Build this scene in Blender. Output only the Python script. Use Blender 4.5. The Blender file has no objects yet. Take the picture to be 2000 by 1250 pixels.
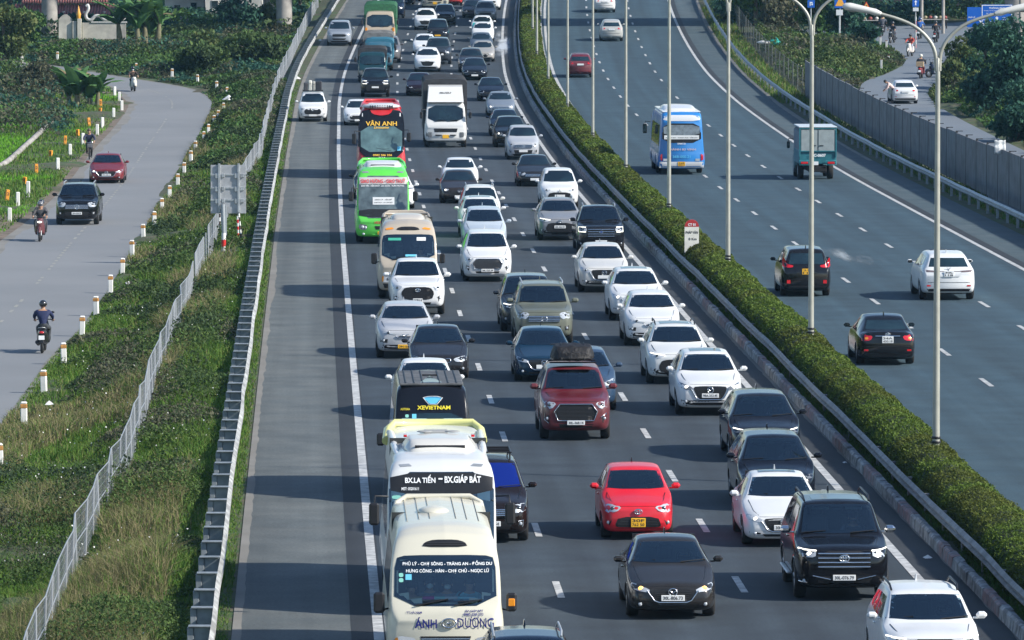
import bpy, bmesh, math, random
import numpy as np
from mathutils import Vector, Matrix, Euler
from mathutils.bvhtree import BVHTree
from mathutils.geometry import delaunay_2d_cdt
SC = bpy.context.scene
COL = SC.collection
R = math.radians
random.seed(7); RNG = np.random.default_rng(11)

# ---------------------------------------------------------------- camera, sky, sun, exposure
FPX = 12170.0; CAM_H = 14.25; PITCH = math.atan(835 / FPX)
cam = bpy.data.cameras.new('camera'); camo = bpy.data.objects.new('camera', cam); COL.objects.link(camo)
camo.location = (0, 0, CAM_H); camo.rotation_euler = (math.pi / 2 - PITCH, 0, 0)
cam.sensor_fit = 'HORIZONTAL'; cam.sensor_width = 36; cam.lens = 36 * FPX / 2000
cam.clip_start = 1; cam.clip_end = 6000
SC.camera = camo
SUN_EL = R(34); SUN_AZ = R(-20)           # azimuth measured from +X towards +Y
sd = Vector((math.cos(SUN_EL) * math.cos(SUN_AZ), math.cos(SUN_EL) * math.sin(SUN_AZ), math.sin(SUN_EL)))
W = bpy.data.worlds.new('World'); SC.world = W; W.use_nodes = True
wn = W.node_tree; bg = wn.nodes['Background']
sky = wn.nodes.new('ShaderNodeTexSky'); sky.sky_type = 'NISHITA'; sky.sun_disc = False
sky.sun_elevation = SUN_EL; sky.sun_rotation = math.pi / 2 - SUN_AZ
sky.dust_density = .5; sky.ozone_density = 3.0
wn.links.new(sky.outputs[0], bg.inputs[0]); bg.inputs[1].default_value = 0.11
sun = bpy.data.lights.new('sun', 'SUN'); sun.energy = 4.2; sun.angle = R(1.5); sun.color = (1.0, .95, .87)
suno = bpy.data.objects.new('sun', sun); COL.objects.link(suno); suno.location = (60, 0, 60)
suno.rotation_euler = sd.to_track_quat('Z', 'Y').to_euler()
SC.view_settings.view_transform = 'Standard'; SC.view_settings.look = 'None'
SC.view_settings.exposure = 0.7; SC.view_settings.gamma = 1

# ---------------------------------------------------------------- materials
MATS = {}
def lin(c): return tuple(((v / 255) / 12.92 if v / 255 <= .04045 else ((v / 255 + .055) / 1.055) ** 2.4) for v in c)
def mat(name, col, rough=.6, metal=0., coat=0., emit=None, estr=0, var=0., vscale=3., bump=0., bscale=20., spec=.5, dust=0., inner=None, island=None, col2=None, patch=.05, pcol=None):
    if name in MATS: return MATS[name]
    m = bpy.data.materials.new(name); m.use_nodes = True; nt = m.node_tree; N = nt.nodes; Lk = nt.links
    b = N['Principled BSDF']; b.inputs['Base Color'].default_value = (*col, 1); b.inputs['Roughness'].default_value = rough
    b.inputs['Metallic'].default_value = metal; b.inputs['Coat Weight'].default_value = coat; b.inputs['Coat Roughness'].default_value = .08
    b.inputs['Specular IOR Level'].default_value = spec
    cur = None
    def mix(fac, a, bb, ty='MIX'):
        n = N.new('ShaderNodeMix'); n.data_type = 'RGBA'; n.blend_type = ty
        for i, v in ((0, fac), (6, a), (7, bb)):
            if hasattr(v, 'is_output'): Lk.new(v, n.inputs[i])
            elif i == 0: n.inputs[0].default_value = v
            else: n.inputs[i].default_value = (*v[:3], 1)
        return n.outputs[2]
    def noise(scale, detail=5, lo=.35, hi=.65, sc=None):
        t = N.new('ShaderNodeTexCoord'); n = N.new('ShaderNodeTexNoise'); n.inputs['Scale'].default_value = scale; n.inputs['Detail'].default_value = detail
        src = t.outputs['Object']
        if sc:
            mp = N.new('ShaderNodeMapping'); mp.inputs['Scale'].default_value = sc; Lk.new(src, mp.inputs[0]); src = mp.outputs[0]
        Lk.new(src, n.inputs['Vector'])
        r = N.new('ShaderNodeMapRange'); r.inputs[1].default_value = lo; r.inputs[2].default_value = hi
        Lk.new(n.outputs[0], r.inputs[0]); return r.outputs[0], n.outputs[0]
    cur = tuple(col)
    if island:   # per-leaf variation
        g = N.new('ShaderNodeNewGeometry'); cr = N.new('ShaderNodeValToRGB')
        el = cr.color_ramp.elements; el[0].color = (*island[0], 1); el[1].color = (*island[-1], 1)
        for i, c in enumerate(island[1:-1]):
            e = el.new((i + 1) / (len(island) - 1)); e.color = (*c, 1)
        Lk.new(g.outputs['Random Per Island'], cr.inputs[0]); cur = cr.outputs[0]
    if pcol is not None:
        f, _ = noise(patch, 4, .42, .6); cur = mix(f, cur, pcol)
    if col2 is not None:
        f, _ = noise(vscale, 6, .4, .62); cur = mix(f, cur, col2)
    if var:
        f, _ = noise(vscale * 1.7, 6, .3, .7)
        n = N.new('ShaderNodeMapRange'); n.inputs[3].default_value = 1 - var; n.inputs[4].default_value = 1 + var; Lk.new(f, n.inputs[0])
        h = N.new('ShaderNodeHueSaturation')
        if hasattr(cur, 'is_output'): Lk.new(cur, h.inputs['Color'])
        else: h.inputs['Color'].default_value = (*cur, 1)
        Lk.new(n.outputs[0], h.inputs['Value']); cur = h.outputs[0]
    if dust:
        f, _ = noise(2.2, 6, .35, .75)
        g = N.new('ShaderNodeNewGeometry'); sx = N.new('ShaderNodeSeparateXYZ'); Lk.new(g.outputs['Normal'], sx.inputs[0])
        a = N.new('ShaderNodeMath'); a.operation = 'MULTIPLY'; Lk.new(f, a.inputs[0]); a.inputs[1].default_value = dust * .45
        cur = mix(a.outputs[0], cur, (.32, .30, .27))
        rr = N.new('ShaderNodeMapRange'); rr.inputs[3].default_value = rough; rr.inputs[4].default_value = min(1, rough + .35); Lk.new(f, rr.inputs[0]); Lk.new(rr.outputs[0], b.inputs['Roughness'])
    if inner is not None:   # inside faces of a body shell are dark trim
        g = N.new('ShaderNodeNewGeometry'); cur = mix(g.outputs['Backfacing'], cur, inner)
    if hasattr(cur, 'is_output'): Lk.new(cur, b.inputs['Base Color'])
    if bump:
        _, raw = noise(bscale, 6); bp = N.new('ShaderNodeBump'); bp.inputs['Strength'].default_value = bump; bp.inputs['Distance'].default_value = .05
        Lk.new(raw, bp.inputs['Height']); Lk.new(bp.outputs[0], b.inputs['Normal'])
    if emit is not None:
        b.inputs['Emission Color'].default_value = (*emit, 1); b.inputs['Emission Strength'].default_value = estr
    MATS[name] = m; return m
def paint(c, dust=.05, metal=0., rough=.38):
    dk = max(c) < .1
    if dk: dust = 0; c = tuple(v * .62 for v in c)
    key = 'paint_%d_%d_%d_%.2f_%.1f' % (*[int(v * 2550) for v in c], dust, metal)
    return mat(key, c, rough if not dk else .13, metal, .55 if not dk else 0, spec=.5, dust=dust, inner=(.03, .03, .033))
def glass_clear(name, tint=(.45, .62, .62), fac=.35):
    if name in MATS: return MATS[name]
    m = bpy.data.materials.new(name); m.use_nodes = True; nt = m.node_tree; N = nt.nodes; Lk = nt.links
    N.remove(N['Principled BSDF']); o = N['Material Output']
    t = N.new('ShaderNodeBsdfTransparent'); t.inputs[0].default_value = (*tint, 1)
    g = N.new('ShaderNodeBsdfGlossy'); g.inputs['Roughness'].default_value = .06; g.inputs[0].default_value = (.75, .9, .95, 1)
    fr = N.new('ShaderNodeFresnel'); fr.inputs[0].default_value = 1.5
    ad = N.new('ShaderNodeMath'); ad.operation = 'ADD'; ad.inputs[1].default_value = fac * .3; Lk.new(fr.outputs[0], ad.inputs[0])
    mx = N.new('ShaderNodeMixShader'); Lk.new(ad.outputs[0], mx.inputs[0]); Lk.new(t.outputs[0], mx.inputs[1]); Lk.new(g.outputs[0], mx.inputs[2])
    Lk.new(mx.outputs[0], o.inputs[0]); MATS[name] = m; return m

GLASS = mat('tinted_glass', (.006, .014, .022), .05, 0, 0, spec=.85, col2=(.014, .034, .044), vscale=.9)  # teal mottling in the colour stands in for reflected sky and cabin
GLASSB = mat('blue_glass', (.004, .016, .17), .06, 0, 0, spec=.6)
SCREEN = glass_clear('clear_windshield_glass', (.78, .90, .90), .42)
BLACK = mat('black_plastic', (.012, .012, .014), .45)
DARK = mat('dark_underbody', (.008, .008, .009), .8)
TYRE = mat('tyre_rubber', (.018, .018, .018), .85)
RIM = mat('alloy_rim', (.42, .43, .45), .35, .8)
CHROME = mat('chrome_trim', (.72, .73, .75), .18, 1)
LENS = mat('headlight_lens', (.48, .51, .54), .15, .1, 1)
LENSD = mat('headlight_lens_smoked', (.16, .17, .18), .12, .2, 1)
LIT = mat('lit_lamp', (.9, .9, .85), .3, emit=(1, .93, .78), estr=1.3)
LITO = mat('lit_amber_lamp', (.9, .5, .1), .3, emit=(1, .5, .12), estr=1.6)
AMBER = mat('amber_lens', (.8, .28, .02), .2, coat=1)
REDL = mat('red_lens', (.55, .01, .015), .2, coat=1)
PLW = mat('plate_white', (.74, .75, .74), .45); PLY = mat('plate_yellow', (.85, .45, .02), .45)
INK = mat('plate_ink', (.02, .02, .022), .6)
WHITEINK = mat('white_lettering', (.85, .86, .86), .5)
SEAT = mat('seat_fabric', (.07, .07, .075), .8)
SKIN = mat('skin', (.42, .24, .15), .55); HAIR = mat('black_hair', (.012, .01, .009), .5)
GREYM = mat('galvanised_steel', (.46, .48, .49), .42, .55, var=.2, vscale=2.5)

# ---------------------------------------------------------------- mesh helpers
def mesh_from(name, verts, faces, mats, fm=None, smooth=False):
    me = bpy.data.meshes.new(name)
    me.from_pydata([tuple(v) for v in verts], [], faces)
    for m in mats: me.materials.append(m)
    if fm is not None: me.polygons.foreach_set('material_index', fm)
    if smooth: me.polygons.foreach_set('use_smooth', [True] * len(me.polygons))
    me.update(); return me
def link(name, me, parent=None):
    o = bpy.data.objects.new(name, me); COL.objects.link(o)
    if parent is not None: o.parent = parent
    return o
def tag(o, label=None, cat=None, group=None, kind=None):
    if label: o['label'] = label
    if cat: o['category'] = cat
    if group: o['group'] = group
    if kind: o['kind'] = kind
    return o
def empty(name, loc, rz=0, rx=0, label=None, cat=None, group=None):
    o = bpy.data.objects.new(name, None); COL.objects.link(o); o.location = loc; o.rotation_euler = (rx, 0, rz)
    o.empty_display_size = .3
    return tag(o, label, cat, group)
class MB:
    def __init__(s): s.v = []; s.f = []; s.m = []; s.mats = []; s.sm = []; s.cur = 0; s.T = None
    def mat(s, m):
        if m not in s.mats: s.mats.append(m)
        s.cur = s.mats.index(m); return s
    def add(s, vs, fs, smooth=False):
        b = len(s.v)
        if s.T is not None: vs = [s.T @ Vector(v) for v in vs]
        s.v += [tuple(v) for v in vs]; s.f += [tuple(b + i for i in f) for f in fs]; s.m += [s.cur] * len(fs); s.sm += [smooth] * len(fs); return s
    def box(s, c, d, b=0., rot=None):
        hx, hy, hz = d[0] / 2, d[1] / 2, d[2] / 2
        vs = []; fs = []
        if b <= 0:
            for sx in (-1, 1):
                for sy in (-1, 1):
                    for sz in (-1, 1): vs.append((sx * hx, sy * hy, sz * hz))
            fs = [(0, 1, 3, 2), (4, 6, 7, 5), (0, 4, 5, 1), (2, 3, 7, 6), (0, 2, 6, 4), (1, 5, 7, 3)]
        else:
            b = min(b, hx * .9, hy * .9, hz * .9); ix = {}
            for sx in (-1, 1):
                for sy in (-1, 1):
                    for sz in (-1, 1):
                        for a in range(3):
                            e = [hx - b, hy - b, hz - b]; e[a] += b
                            ix[(sx, sy, sz, a)] = len(vs); vs.append((sx * e[0], sy * e[1], sz * e[2]))
            def key(a, sa, b_, sb, c_, sc_, ax):
                k = [0, 0, 0]; k[a] = sa; k[b_] = sb; k[c_] = sc_; return ix[(k[0], k[1], k[2], ax)]
            for a in range(3):
                b_, c_ = (a + 1) % 3, (a + 2) % 3
                for sa in (-1, 1):
                    q = [key(a, sa, b_, u, c_, w, a) for u, w in ((-1, -1), (1, -1), (1, 1), (-1, 1))]
                    fs.append(tuple(q if sa > 0 else q[::-1]))
                for sb in (-1, 1):
                    for sc_ in (-1, 1):
                        q = [key(a, -1, b_, sb, c_, sc_, b_), key(a, 1, b_, sb, c_, sc_, b_), key(a, 1, b_, sb, c_, sc_, c_), key(a, -1, b_, sb, c_, sc_, c_)]
                        fs.append(tuple(q if sb * sc_ < 0 else q[::-1]))
            for sx in (-1, 1):
                for sy in (-1, 1):
                    for sz in (-1, 1):
                        q = [ix[(sx, sy, sz, k)] for k in range(3)]
                        fs.append(tuple(q if sx * sy * sz > 0 else q[::-1]))
        M = Matrix.Translation(c)
        if rot is not None: M = M @ Euler(rot).to_matrix().to_4x4()
        return s.add([M @ Vector(v) for v in vs], fs)
    def cyl(s, p0, p1, r0, r1=None, n=12, caps=True, smooth=True):
        r1 = r0 if r1 is None else r1; p0 = Vector(p0); p1 = Vector(p1); d = p1 - p0
        q = d.to_track_quat('Z', 'Y').to_matrix() if d.length > 1e-9 else Matrix.Identity(3)
        vs = []
        for p, r in ((p0, r0), (p1, r1)):
            for i in range(n):
                a = 2 * math.pi * i / n; vs.append(p + q @ Vector((r * math.cos(a), r * math.sin(a), 0)))
        s.add(vs, [(i, (i + 1) % n, n + (i + 1) % n, n + i) for i in range(n)], smooth)
        if caps: s.add(vs, [tuple(range(n))[::-1], tuple(range(n, 2 * n))])
        return s
    def tube(s, pts, r, n=8, smooth=True, caps=True):
        pts = [Vector(p) for p in pts]; k = len(pts); rs = r if isinstance(r, (list, tuple)) else [r] * k
        vs = []; prev = None
        for i, p in enumerate(pts):
            t = (pts[min(i + 1, k - 1)] - pts[max(i - 1, 0)]).normalized()
            if prev is None:
                u = t.orthogonal().normalized()
            else: u = (prev - t * prev.dot(t)).normalized()
            prev = u; w = t.cross(u)
            for j in range(n):
                a = 2 * math.pi * j / n; vs.append(p + (u * math.cos(a) + w * math.sin(a)) * rs[i])
        fs = [(i * n + j, i * n + (j + 1) % n, (i + 1) * n + (j + 1) % n, (i + 1) * n + j) for i in range(k - 1) for j in range(n)]
        s.add(vs, fs, smooth)
        if caps: s.add(vs, [tuple(range(n))[::-1], tuple(range((k - 1) * n, k * n))])
        return s
    def lathe(s, prof, c, axis='Z', n=16, smooth=True):
        vs = []; k = len(prof)
        for r, h in prof:
            for j in range(n):
                a = 2 * math.pi * j / n; x, y = r * math.cos(a), r * math.sin(a)
                v = (x, y, h) if axis == 'Z' else ((h, x, y) if axis == 'X' else (y, h, x))
                vs.append(Vector(v) + Vector(c))
        return s.add(vs, [(i * n + j, i * n + (j + 1) % n, (i + 1) * n + (j + 1) % n, (i + 1) * n + j) for i in range(k - 1) for j in range(n)], smooth)
    def ball(s, c, r, n=10, m=6):
        rx, ry, rz = (r, r, r) if not isinstance(r, (tuple, list)) else r
        vs = []; 
        for i in range(m + 1):
            t = math.pi * i / m
            for j in range(n):
                a = 2 * math.pi * j / n; vs.append((c[0] + rx * math.sin(t) * math.cos(a), c[1] + ry * math.sin(t) * math.sin(a), c[2] - rz * math.cos(t)))
        return s.add(vs, [(i * n + j, i * n + (j + 1) % n, (i + 1) * n + (j + 1) % n, (i + 1) * n + j) for i in range(m) for j in range(n)], True)
    def prism(s, poly, y0, y1):   # poly in x,z extruded along y
        n = len(poly); vs = [(x, y0, z) for x, z in poly] + [(x, y1, z) for x, z in poly]
        a = sum(poly[i][0] * poly[(i + 1) % n][1] - poly[(i + 1) % n][0] * poly[i][1] for i in range(n))
        fs = [tuple(range(n)), tuple(range(n, 2 * n))[::-1]] + [(i, n + i, n + (i + 1) % n, (i + 1) % n) for i in range(n)]
        if a < 0: fs = [f[::-1] for f in fs]
        return s.add(vs, fs)
    def build(s, name, parent=None, m=None):
        me = mesh_from(name, s.v, s.f, s.mats or ([m] if m else []), s.m)
        me.polygons.foreach_set('use_smooth', s.sm); return link(name, me, parent)
def quick(name, parent, m, fn):
    b = MB().mat(m); fn(b); return b.build(name, parent)

# text --------------------------------------------------------------
_TX = {}
def text2d(body, size=1., bold=.0, sx=1., shear=0.):
    k = (body, bold, shear)
    if k not in _TX:
        c = bpy.data.curves.new('lettering', 'FONT'); c.body = body; c.align_x = 'CENTER'; c.align_y = 'CENTER'; c.size = 1; c.offset = bold; c.shear = shear
        c.resolution_u = 3
        o = bpy.data.objects.new('lettering', c); COL.objects.link(o)
        dg = bpy.context.evaluated_depsgraph_get(); me = bpy.data.meshes.new_from_object(o.evaluated_get(dg))
        _TX[k] = ([(v.co.x, v.co.y) for v in me.vertices], [tuple(p.vertices) for p in me.polygons])
        bpy.data.objects.remove(o); bpy.data.curves.remove(c); bpy.data.meshes.remove(me)
    v, f = _TX[k]
    if not v: return [], []
    w = max(p[0] for p in v) - min(p[0] for p in v); cx = (max(p[0] for p in v) + min(p[0] for p in v)) / 2
    h = max(p[1] for p in v) - min(p[1] for p in v); cy = (max(p[1] for p in v) + min(p[1] for p in v)) / 2
    return [((x - cx) / w * size * 1.0, (y - cy) / w * size * sx) for x, y in v], f     # size = total width, sx = vertical stretch
def text_flat(name, body, width, c, m, parent, rz=0., tilt=0., bold=.02, sx=1., back=False, maxh=None, shear=0.):
    v, f = text2d(body, width, bold, sx, shear)
    if not v: return
    if maxh:
        hh = max(p[1] for p in v) - min(p[1] for p in v); v = [(x, y * maxh / hh) for x, y in v]
    s = -1 if back else 1
    vs = [(x * s, y * math.sin(tilt), y * math.cos(tilt)) for x, y in v]
    M = Matrix.Translation(c) @ Matrix.Rotation(rz, 4, 'Z')
    return link(name, mesh_from(name, [M @ Vector(p) for p in vs], f, [m]), parent)

# ---------------------------------------------------------------- where things are
def prof(Y):
    return 7.4e-5 * np.maximum(0, np.asarray(Y, float) - 300) ** 2 if isinstance(Y, np.ndarray) else 7.4e-5 * max(0., Y - 300) ** 2
_RY = [60, 100, 140, 200, 260, 300, 340, 380, 400, 420, 440, 460, 480, 500, 520, 540, 580, 640, 720, 900]
_RX = [10.73, 9.42, 8.1, 6.16, 4.26, 3.05, 1.88, .79, .25, -.16, -.5, -.66, -.74, -.76, -.72, -.62, -.2, 1.0, 4, 16]
_gy = np.arange(60, 901, 1.); _gx = np.interp(_gy, _RY, _RX)
_kk = np.exp(-np.linspace(-2, 2, 31) ** 2); _kk /= _kk.sum(); _gx[15:-15] = np.convolve(_gx, _kk, 'same')[15:-15]
def M(Y): return np.interp(Y, _gy, _gx)          # x of the left carriageway's median edge line
def tang(Y): return (float(M(Y + 2)) - float(M(Y - 2))) / 4
def ray(x, y):
    b = 625 - y
    return ((x - 1000), FPX * math.cos(PITCH) + b * math.sin(PITCH), -FPX * math.sin(PITCH) + b * math.cos(PITCH))
def at(x, y, z=0.):      # point of the photograph at height z above the ground
    d = ray(x, y); Y = 50.
    g = lambda Y: CAM_H + d[2] * Y / d[1] - prof(Y) - z
    while g(Y) > 0 and Y < 1500: Y += 2
    a, b = Y - 2, Y
    for _ in range(24):
        m = (a + b) / 2
        if g(m) > 0: a = m
        else: b = m
    return Vector((d[0] * a / d[1], a, prof(a) + z))
def pxX(x, y, Y):        # point of the photograph at distance Y
    d = ray(x, y); return Vector((d[0] * Y / d[1], Y, CAM_H + d[2] * Y / d[1]))

# ================================================================ THE SETTING
Y0, Y1 = 92., 640.
def strip(name, o1, o2, z, m, y0=Y0, y1=Y1, step=4., kind='structure', parent=None, nx=1):
    ys = np.arange(y0, y1 + step, step); vs = []; fs = []
    for Y in ys:
        for j in range(nx + 1):
            o = o1 + (o2 - o1) * j / nx; vs.append((float(M(Y)) + o, Y, prof(Y) + z))
    n = nx + 1
    for i in range(len(ys) - 1):
        for j in range(nx): a = i * n + j; fs.append((a, a + 1, a + n + 1, a + n))
    me = mesh_from(name, vs, fs, [m]); uv = me.uv_layers.new(name='lane')
    for lp_ in me.loops: v = vs[lp_.vertex_index]; uv.data[lp_.index].uv = (v[0] - float(M(v[1])), v[1])
    o = link(name, me, parent)
    if kind: o['kind'] = kind
    return o
def asphalt(name, c, c2, streak=.25):
    m = mat(name, c, .82, var=.05 if 'service' in name else .14, vscale=.12 if 'service' in name else .5, bump=.12, bscale=60, col2=c2)
    if 'service' in name: return m
    nt = m.node_tree; N = nt.nodes; L = nt.links; b = N['Principled BSDF']; src = b.inputs['Base Color'].links[0].from_socket
    t = N.new('ShaderNodeTexCoord'); mp = N.new('ShaderNodeMapping'); mp.inputs['Scale'].default_value = (1.3, .012, 1)
    n = N.new('ShaderNodeTexNoise'); n.inputs['Scale'].default_value = 1; n.inputs['Detail'].default_value = 4
    L.new(t.outputs['UV'], mp.inputs[0]); L.new(mp.outputs[0], n.inputs['Vector'])
    r = N.new('ShaderNodeMapRange'); r.inputs[1].default_value = .3; r.inputs[2].default_value = .7; r.inputs[3].default_value = 1 - streak; r.inputs[4].default_value = 1 + streak * 1.2
    L.new(n.outputs[0], r.inputs[0])
    n2 = N.new('ShaderNodeTexNoise'); n2.inputs['Scale'].default_value = 14; n2.inputs['Detail'].default_value = 8; L.new(t.outputs['Object'], n2.inputs['Vector'])
    r2 = N.new('ShaderNodeMapRange'); r2.inputs[1].default_value = .3; r2.inputs[2].default_value = .7; r2.inputs[3].default_value = .78; r2.inputs[4].default_value = 1.22; L.new(n2.outputs[0], r2.inputs[0])
    sx = N.new('ShaderNodeSeparateXYZ'); L.new(t.outputs['UV'], sx.inputs[0])   # oil drips and wheel tracks follow the lanes
    ma = N.new('ShaderNodeMath'); ma.operation = 'MULTIPLY_ADD'; L.new(sx.outputs[0], ma.inputs[0]); ma.inputs[1].default_value = 2 * math.pi / 3.77 * 2; ma.inputs[2].default_value = 0.3 if name != 'asphalt_right' else 1.2
    si = N.new('ShaderNodeMath'); si.operation = 'SINE'; L.new(ma.outputs[0], si.inputs[0])
    m3 = N.new('ShaderNodeMath'); m3.operation = 'MULTIPLY_ADD'; L.new(si.outputs[0], m3.inputs[0]); m3.inputs[1].default_value = .07; m3.inputs[2].default_value = 1
    mq = N.new('ShaderNodeMath'); mq.operation = 'MULTIPLY'; L.new(r.outputs[0], mq.inputs[0]); L.new(m3.outputs[0], mq.inputs[1]); r = mq
    mu = N.new('ShaderNodeMath'); mu.operation = 'MULTIPLY'; L.new(r.outputs[0], mu.inputs[0]); L.new(r2.outputs[0], mu.inputs[1])
    h = N.new('ShaderNodeHueSaturation'); L.new(src, h.inputs['Color']); L.new(mu.outputs[0], h.inputs['Value']); L.new(h.outputs[0], b.inputs['Base Color'])
    return m
A_MAIN = asphalt('asphalt_main', (.024, .034, .044), (.030, .042, .052))
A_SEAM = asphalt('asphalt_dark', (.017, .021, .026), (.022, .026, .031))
A_SHLD = asphalt('asphalt_shoulder', (.080, .092, .092), (.102, .112, .108), .18)
A_RGHT = asphalt('asphalt_right', (.023, .050, .068), (.030, .060, .078), .2)
A_RSH = asphalt('asphalt_right_shoulder', (.042, .066, .076), (.058, .080, .088), .12)
A_SERV = asphalt('asphalt_service', (.180, .187, .192), (.200, .205, .208), .05)
A_DUST = mat('dusty_edge', (.20, .19, .17), .9, var=.1, vscale=.3, col2=(.17, .16, .14))
PAINTW = mat('road_paint', (.52, .52, .50), .6, var=.22, vscale=3, col2=(.33, .33, .32))
PAINTY = mat('worn_yellow_paint', (.30, .29, .24), .7, var=.2, vscale=3, col2=(.23, .23, .22))
strip('road_surface', -11.88, .95, 0, A_MAIN, nx=6)
strip('road_surface', 3.0, 14.55, 0, A_RGHT, nx=5)
strip('road_joint', -11.88, -11.2, .004, A_SEAM)
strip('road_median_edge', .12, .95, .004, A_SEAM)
strip('hard_shoulder', -14.12, -11.8, .002, A_SHLD, nx=2)
strip('hard_shoulder', 14.5, 17.0, .003, A_RSH, nx=2)
strip('road_joint', 14.48, 14.85, .006, A_SEAM)
def dusty(name, base, w, side, y0=Y0, y1=Y1):
    ys = np.arange(y0, y1, .8); vs = []; fs = []
    rn = np.cumsum(RNG.normal(0, .04, len(ys))); rn -= np.linspace(rn[0], rn[-1], len(ys)); rn = np.clip(rn, -.1, .25)
    for i, Y in enumerate(ys):
        jag = (abs(rn[i]) + RNG.random() * .1) * .45; vs += [(float(M(Y)) + base - side * .06, Y, prof(Y) + .008), (float(M(Y)) + base + side * (w + jag), Y, prof(Y) + .008)]
    fs = [(2 * i, 2 * i + 1, 2 * i + 3, 2 * i + 2) for i in range(len(ys) - 1)]
    o = link(name, mesh_from(name, vs, fs, [A_DUST])); o['kind'] = 'structure'
dusty('gravel_edge', -14.12, .06, 1)
dusty('gravel_edge', .95, .05, -1)
dusty('gravel_edge', 16.9, .15, -1, 330)
def line(name, off, w, m, y0=Y0, y1=Y1):
    return strip(name, off - w / 2, off + w / 2, .010, m, y0, y1, 2.)
line('road_marking', -11.35, .2, PAINTW); line('road_marking', 0, .2, PAINTW)
line('road_marking', 3.45, .2, PAINTW); line('road_marking', 14.35, .2, PAINTW)
def dashes(off, yc):
    mb = MB().mat(PAINTW); k = int((yc - Y0) // 12)
    Y = yc - 12 * k
    while Y < Y1:
        a, b = Y - 1.5, Y + 1.5; vs = []
        for y in (a, b):
            x = float(M(y)) + off; vs += [(x - .075, y, prof(y) + .010), (x + .075, y, prof(y) + .010)]
        mb.add(vs, [(0, 1, 3, 2)]); Y += 12
    mb.build('lane_dashes')['kind'] = 'structure'
dashes(-7.58, at(1087, 1152).y); dashes(-3.8, at(1443, 1142).y); dashes(7.05, at(1846, 688).y); dashes(10.7, at(1912, 594.8).y)
def spill(name, o1, o2, y0, y1, c, lo, hi, seed):   # dry powder lying on the road
    m = mat('pale_powder_%d' % seed, c, .9); nt = m.node_tree; N = nt.nodes; L = nt.links; b = N['Principled BSDF']; ou = N['Material Output']
    t = N.new('ShaderNodeTexCoord'); mp = N.new('ShaderNodeMapping'); mp.inputs['Scale'].default_value = (1.4, .12, 1); mp.inputs['Location'].default_value = (seed, 0, 0); n = N.new('ShaderNodeTexNoise'); n.inputs['Scale'].default_value = 1; n.inputs['Detail'].default_value = 8
    L.new(t.outputs['Object'], mp.inputs[0]); L.new(mp.outputs[0], n.inputs['Vector']); r = N.new('ShaderNodeMapRange'); r.inputs[1].default_value = lo; r.inputs[2].default_value = hi; r.inputs[4].default_value = .85; L.new(n.outputs[0], r.inputs[0])
    sx = N.new('ShaderNodeSeparateXYZ'); L.new(t.outputs['UV'], sx.inputs[0]); k = []
    for ax, a, bb in ((0, o1, o2), (1, y0, y1)):
        q = N.new('ShaderNodeMapRange'); q.inputs[1].default_value = a; q.inputs[2].default_value = bb; q.inputs[3].default_value = -1.6; q.inputs[4].default_value = 1.6; L.new(sx.outputs[ax], q.inputs[0]); w = N.new('ShaderNodeMath'); w.operation = 'ABSOLUTE'; L.new(q.outputs[0], w.inputs[0]); e = N.new('ShaderNodeMath'); e.operation = 'SUBTRACT'; e.use_clamp = True; e.inputs[0].default_value = 1.6; L.new(w.outputs[0], e.inputs[1]); k.append(e)
    a = r
    for e in k: x = N.new('ShaderNodeMath'); x.operation = 'MULTIPLY'; L.new(a.outputs[0], x.inputs[0]); L.new(e.outputs[0], x.inputs[1]); a = x
    L.new(a.outputs[0], b.inputs['Alpha']); strip(name, o1, o2, .015, m, y0, y1, 2., nx=2)
spill('powder_spill', -.7, .75, 463, 506, (.50, .54, .58), .40, .62, 3); spill('powder_spill', 7.5, 9.6, 238, 250, (.30, .34, .36), .46, .7, 5); spill('powder_spill', -5.6, -4.2, 190, 204, (.16, .17, .18), .46, .7, 9)
# --- left service road -------------------------------------------------
def curve(pts, n):
    P = [Vector(p) for p in pts]; P = [2 * P[0] - P[1]] + P + [2 * P[-1] - P[-2]]; out = []
    segs = len(P) - 3
    for k in range(n + 1):
        t = k / n * segs; i = min(int(t), segs - 1); u = t - i; a, b, c, d = P[i:i + 4]
        out.append(.5 * ((2 * b) + (c - a) * u + (2 * a - 5 * b + 4 * c - d) * u * u + (3 * b - a - 3 * c + d) * u ** 3))
    return out
SV = -.7
def svp(x, y): v = at(x, y, SV); return (v.x, v.y, 0)
LR = [(-11.9, 60, 0), (-13.2, 120, 0), (-14.3, 172, 0), svp(100, 700), svp(150, 650), svp(210, 570), svp(270, 470), svp(310, 400), svp(350, 330), svp(385, 270), svp(410, 220), svp(413, 197), svp(388, 179), svp(340, 167), svp(280, 157), (-29.0, 452, 0), (-33.5, 464, 0), (-38, 472, 0), (-46, 480, 0), (-70, 496, 0)]
LL = [(-18.6, 60, 0), (-19.4, 120, 0), (-20.2, 172, 0), (-20.7, 200, 0), (-21.0, 215, 0), (-21.4, 240, 0), svp(0, 475), svp(60, 430), svp(130, 365), svp(180, 300), svp(225, 250), svp(252, 212), svp(250, 198), svp(232, 183), svp(205, 168), (-31.0, 443, 0), (-35, 452, 0), (-39, 458, 0), (-47, 465, 0), (-72, 480, 0)]
RLt = [(23.2, 200, 0), (22.3, 280, 0), (22.3, 330, 0), (22.2, 370, 0), (22.8, 405, 0), (24.0, 427, 0), (26.5, 441, 0), (28.6, 455, 0), (29.2, 468, 0), (28.6, 482, 0), (26, 494, 0), (21, 500, 0)]
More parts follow.
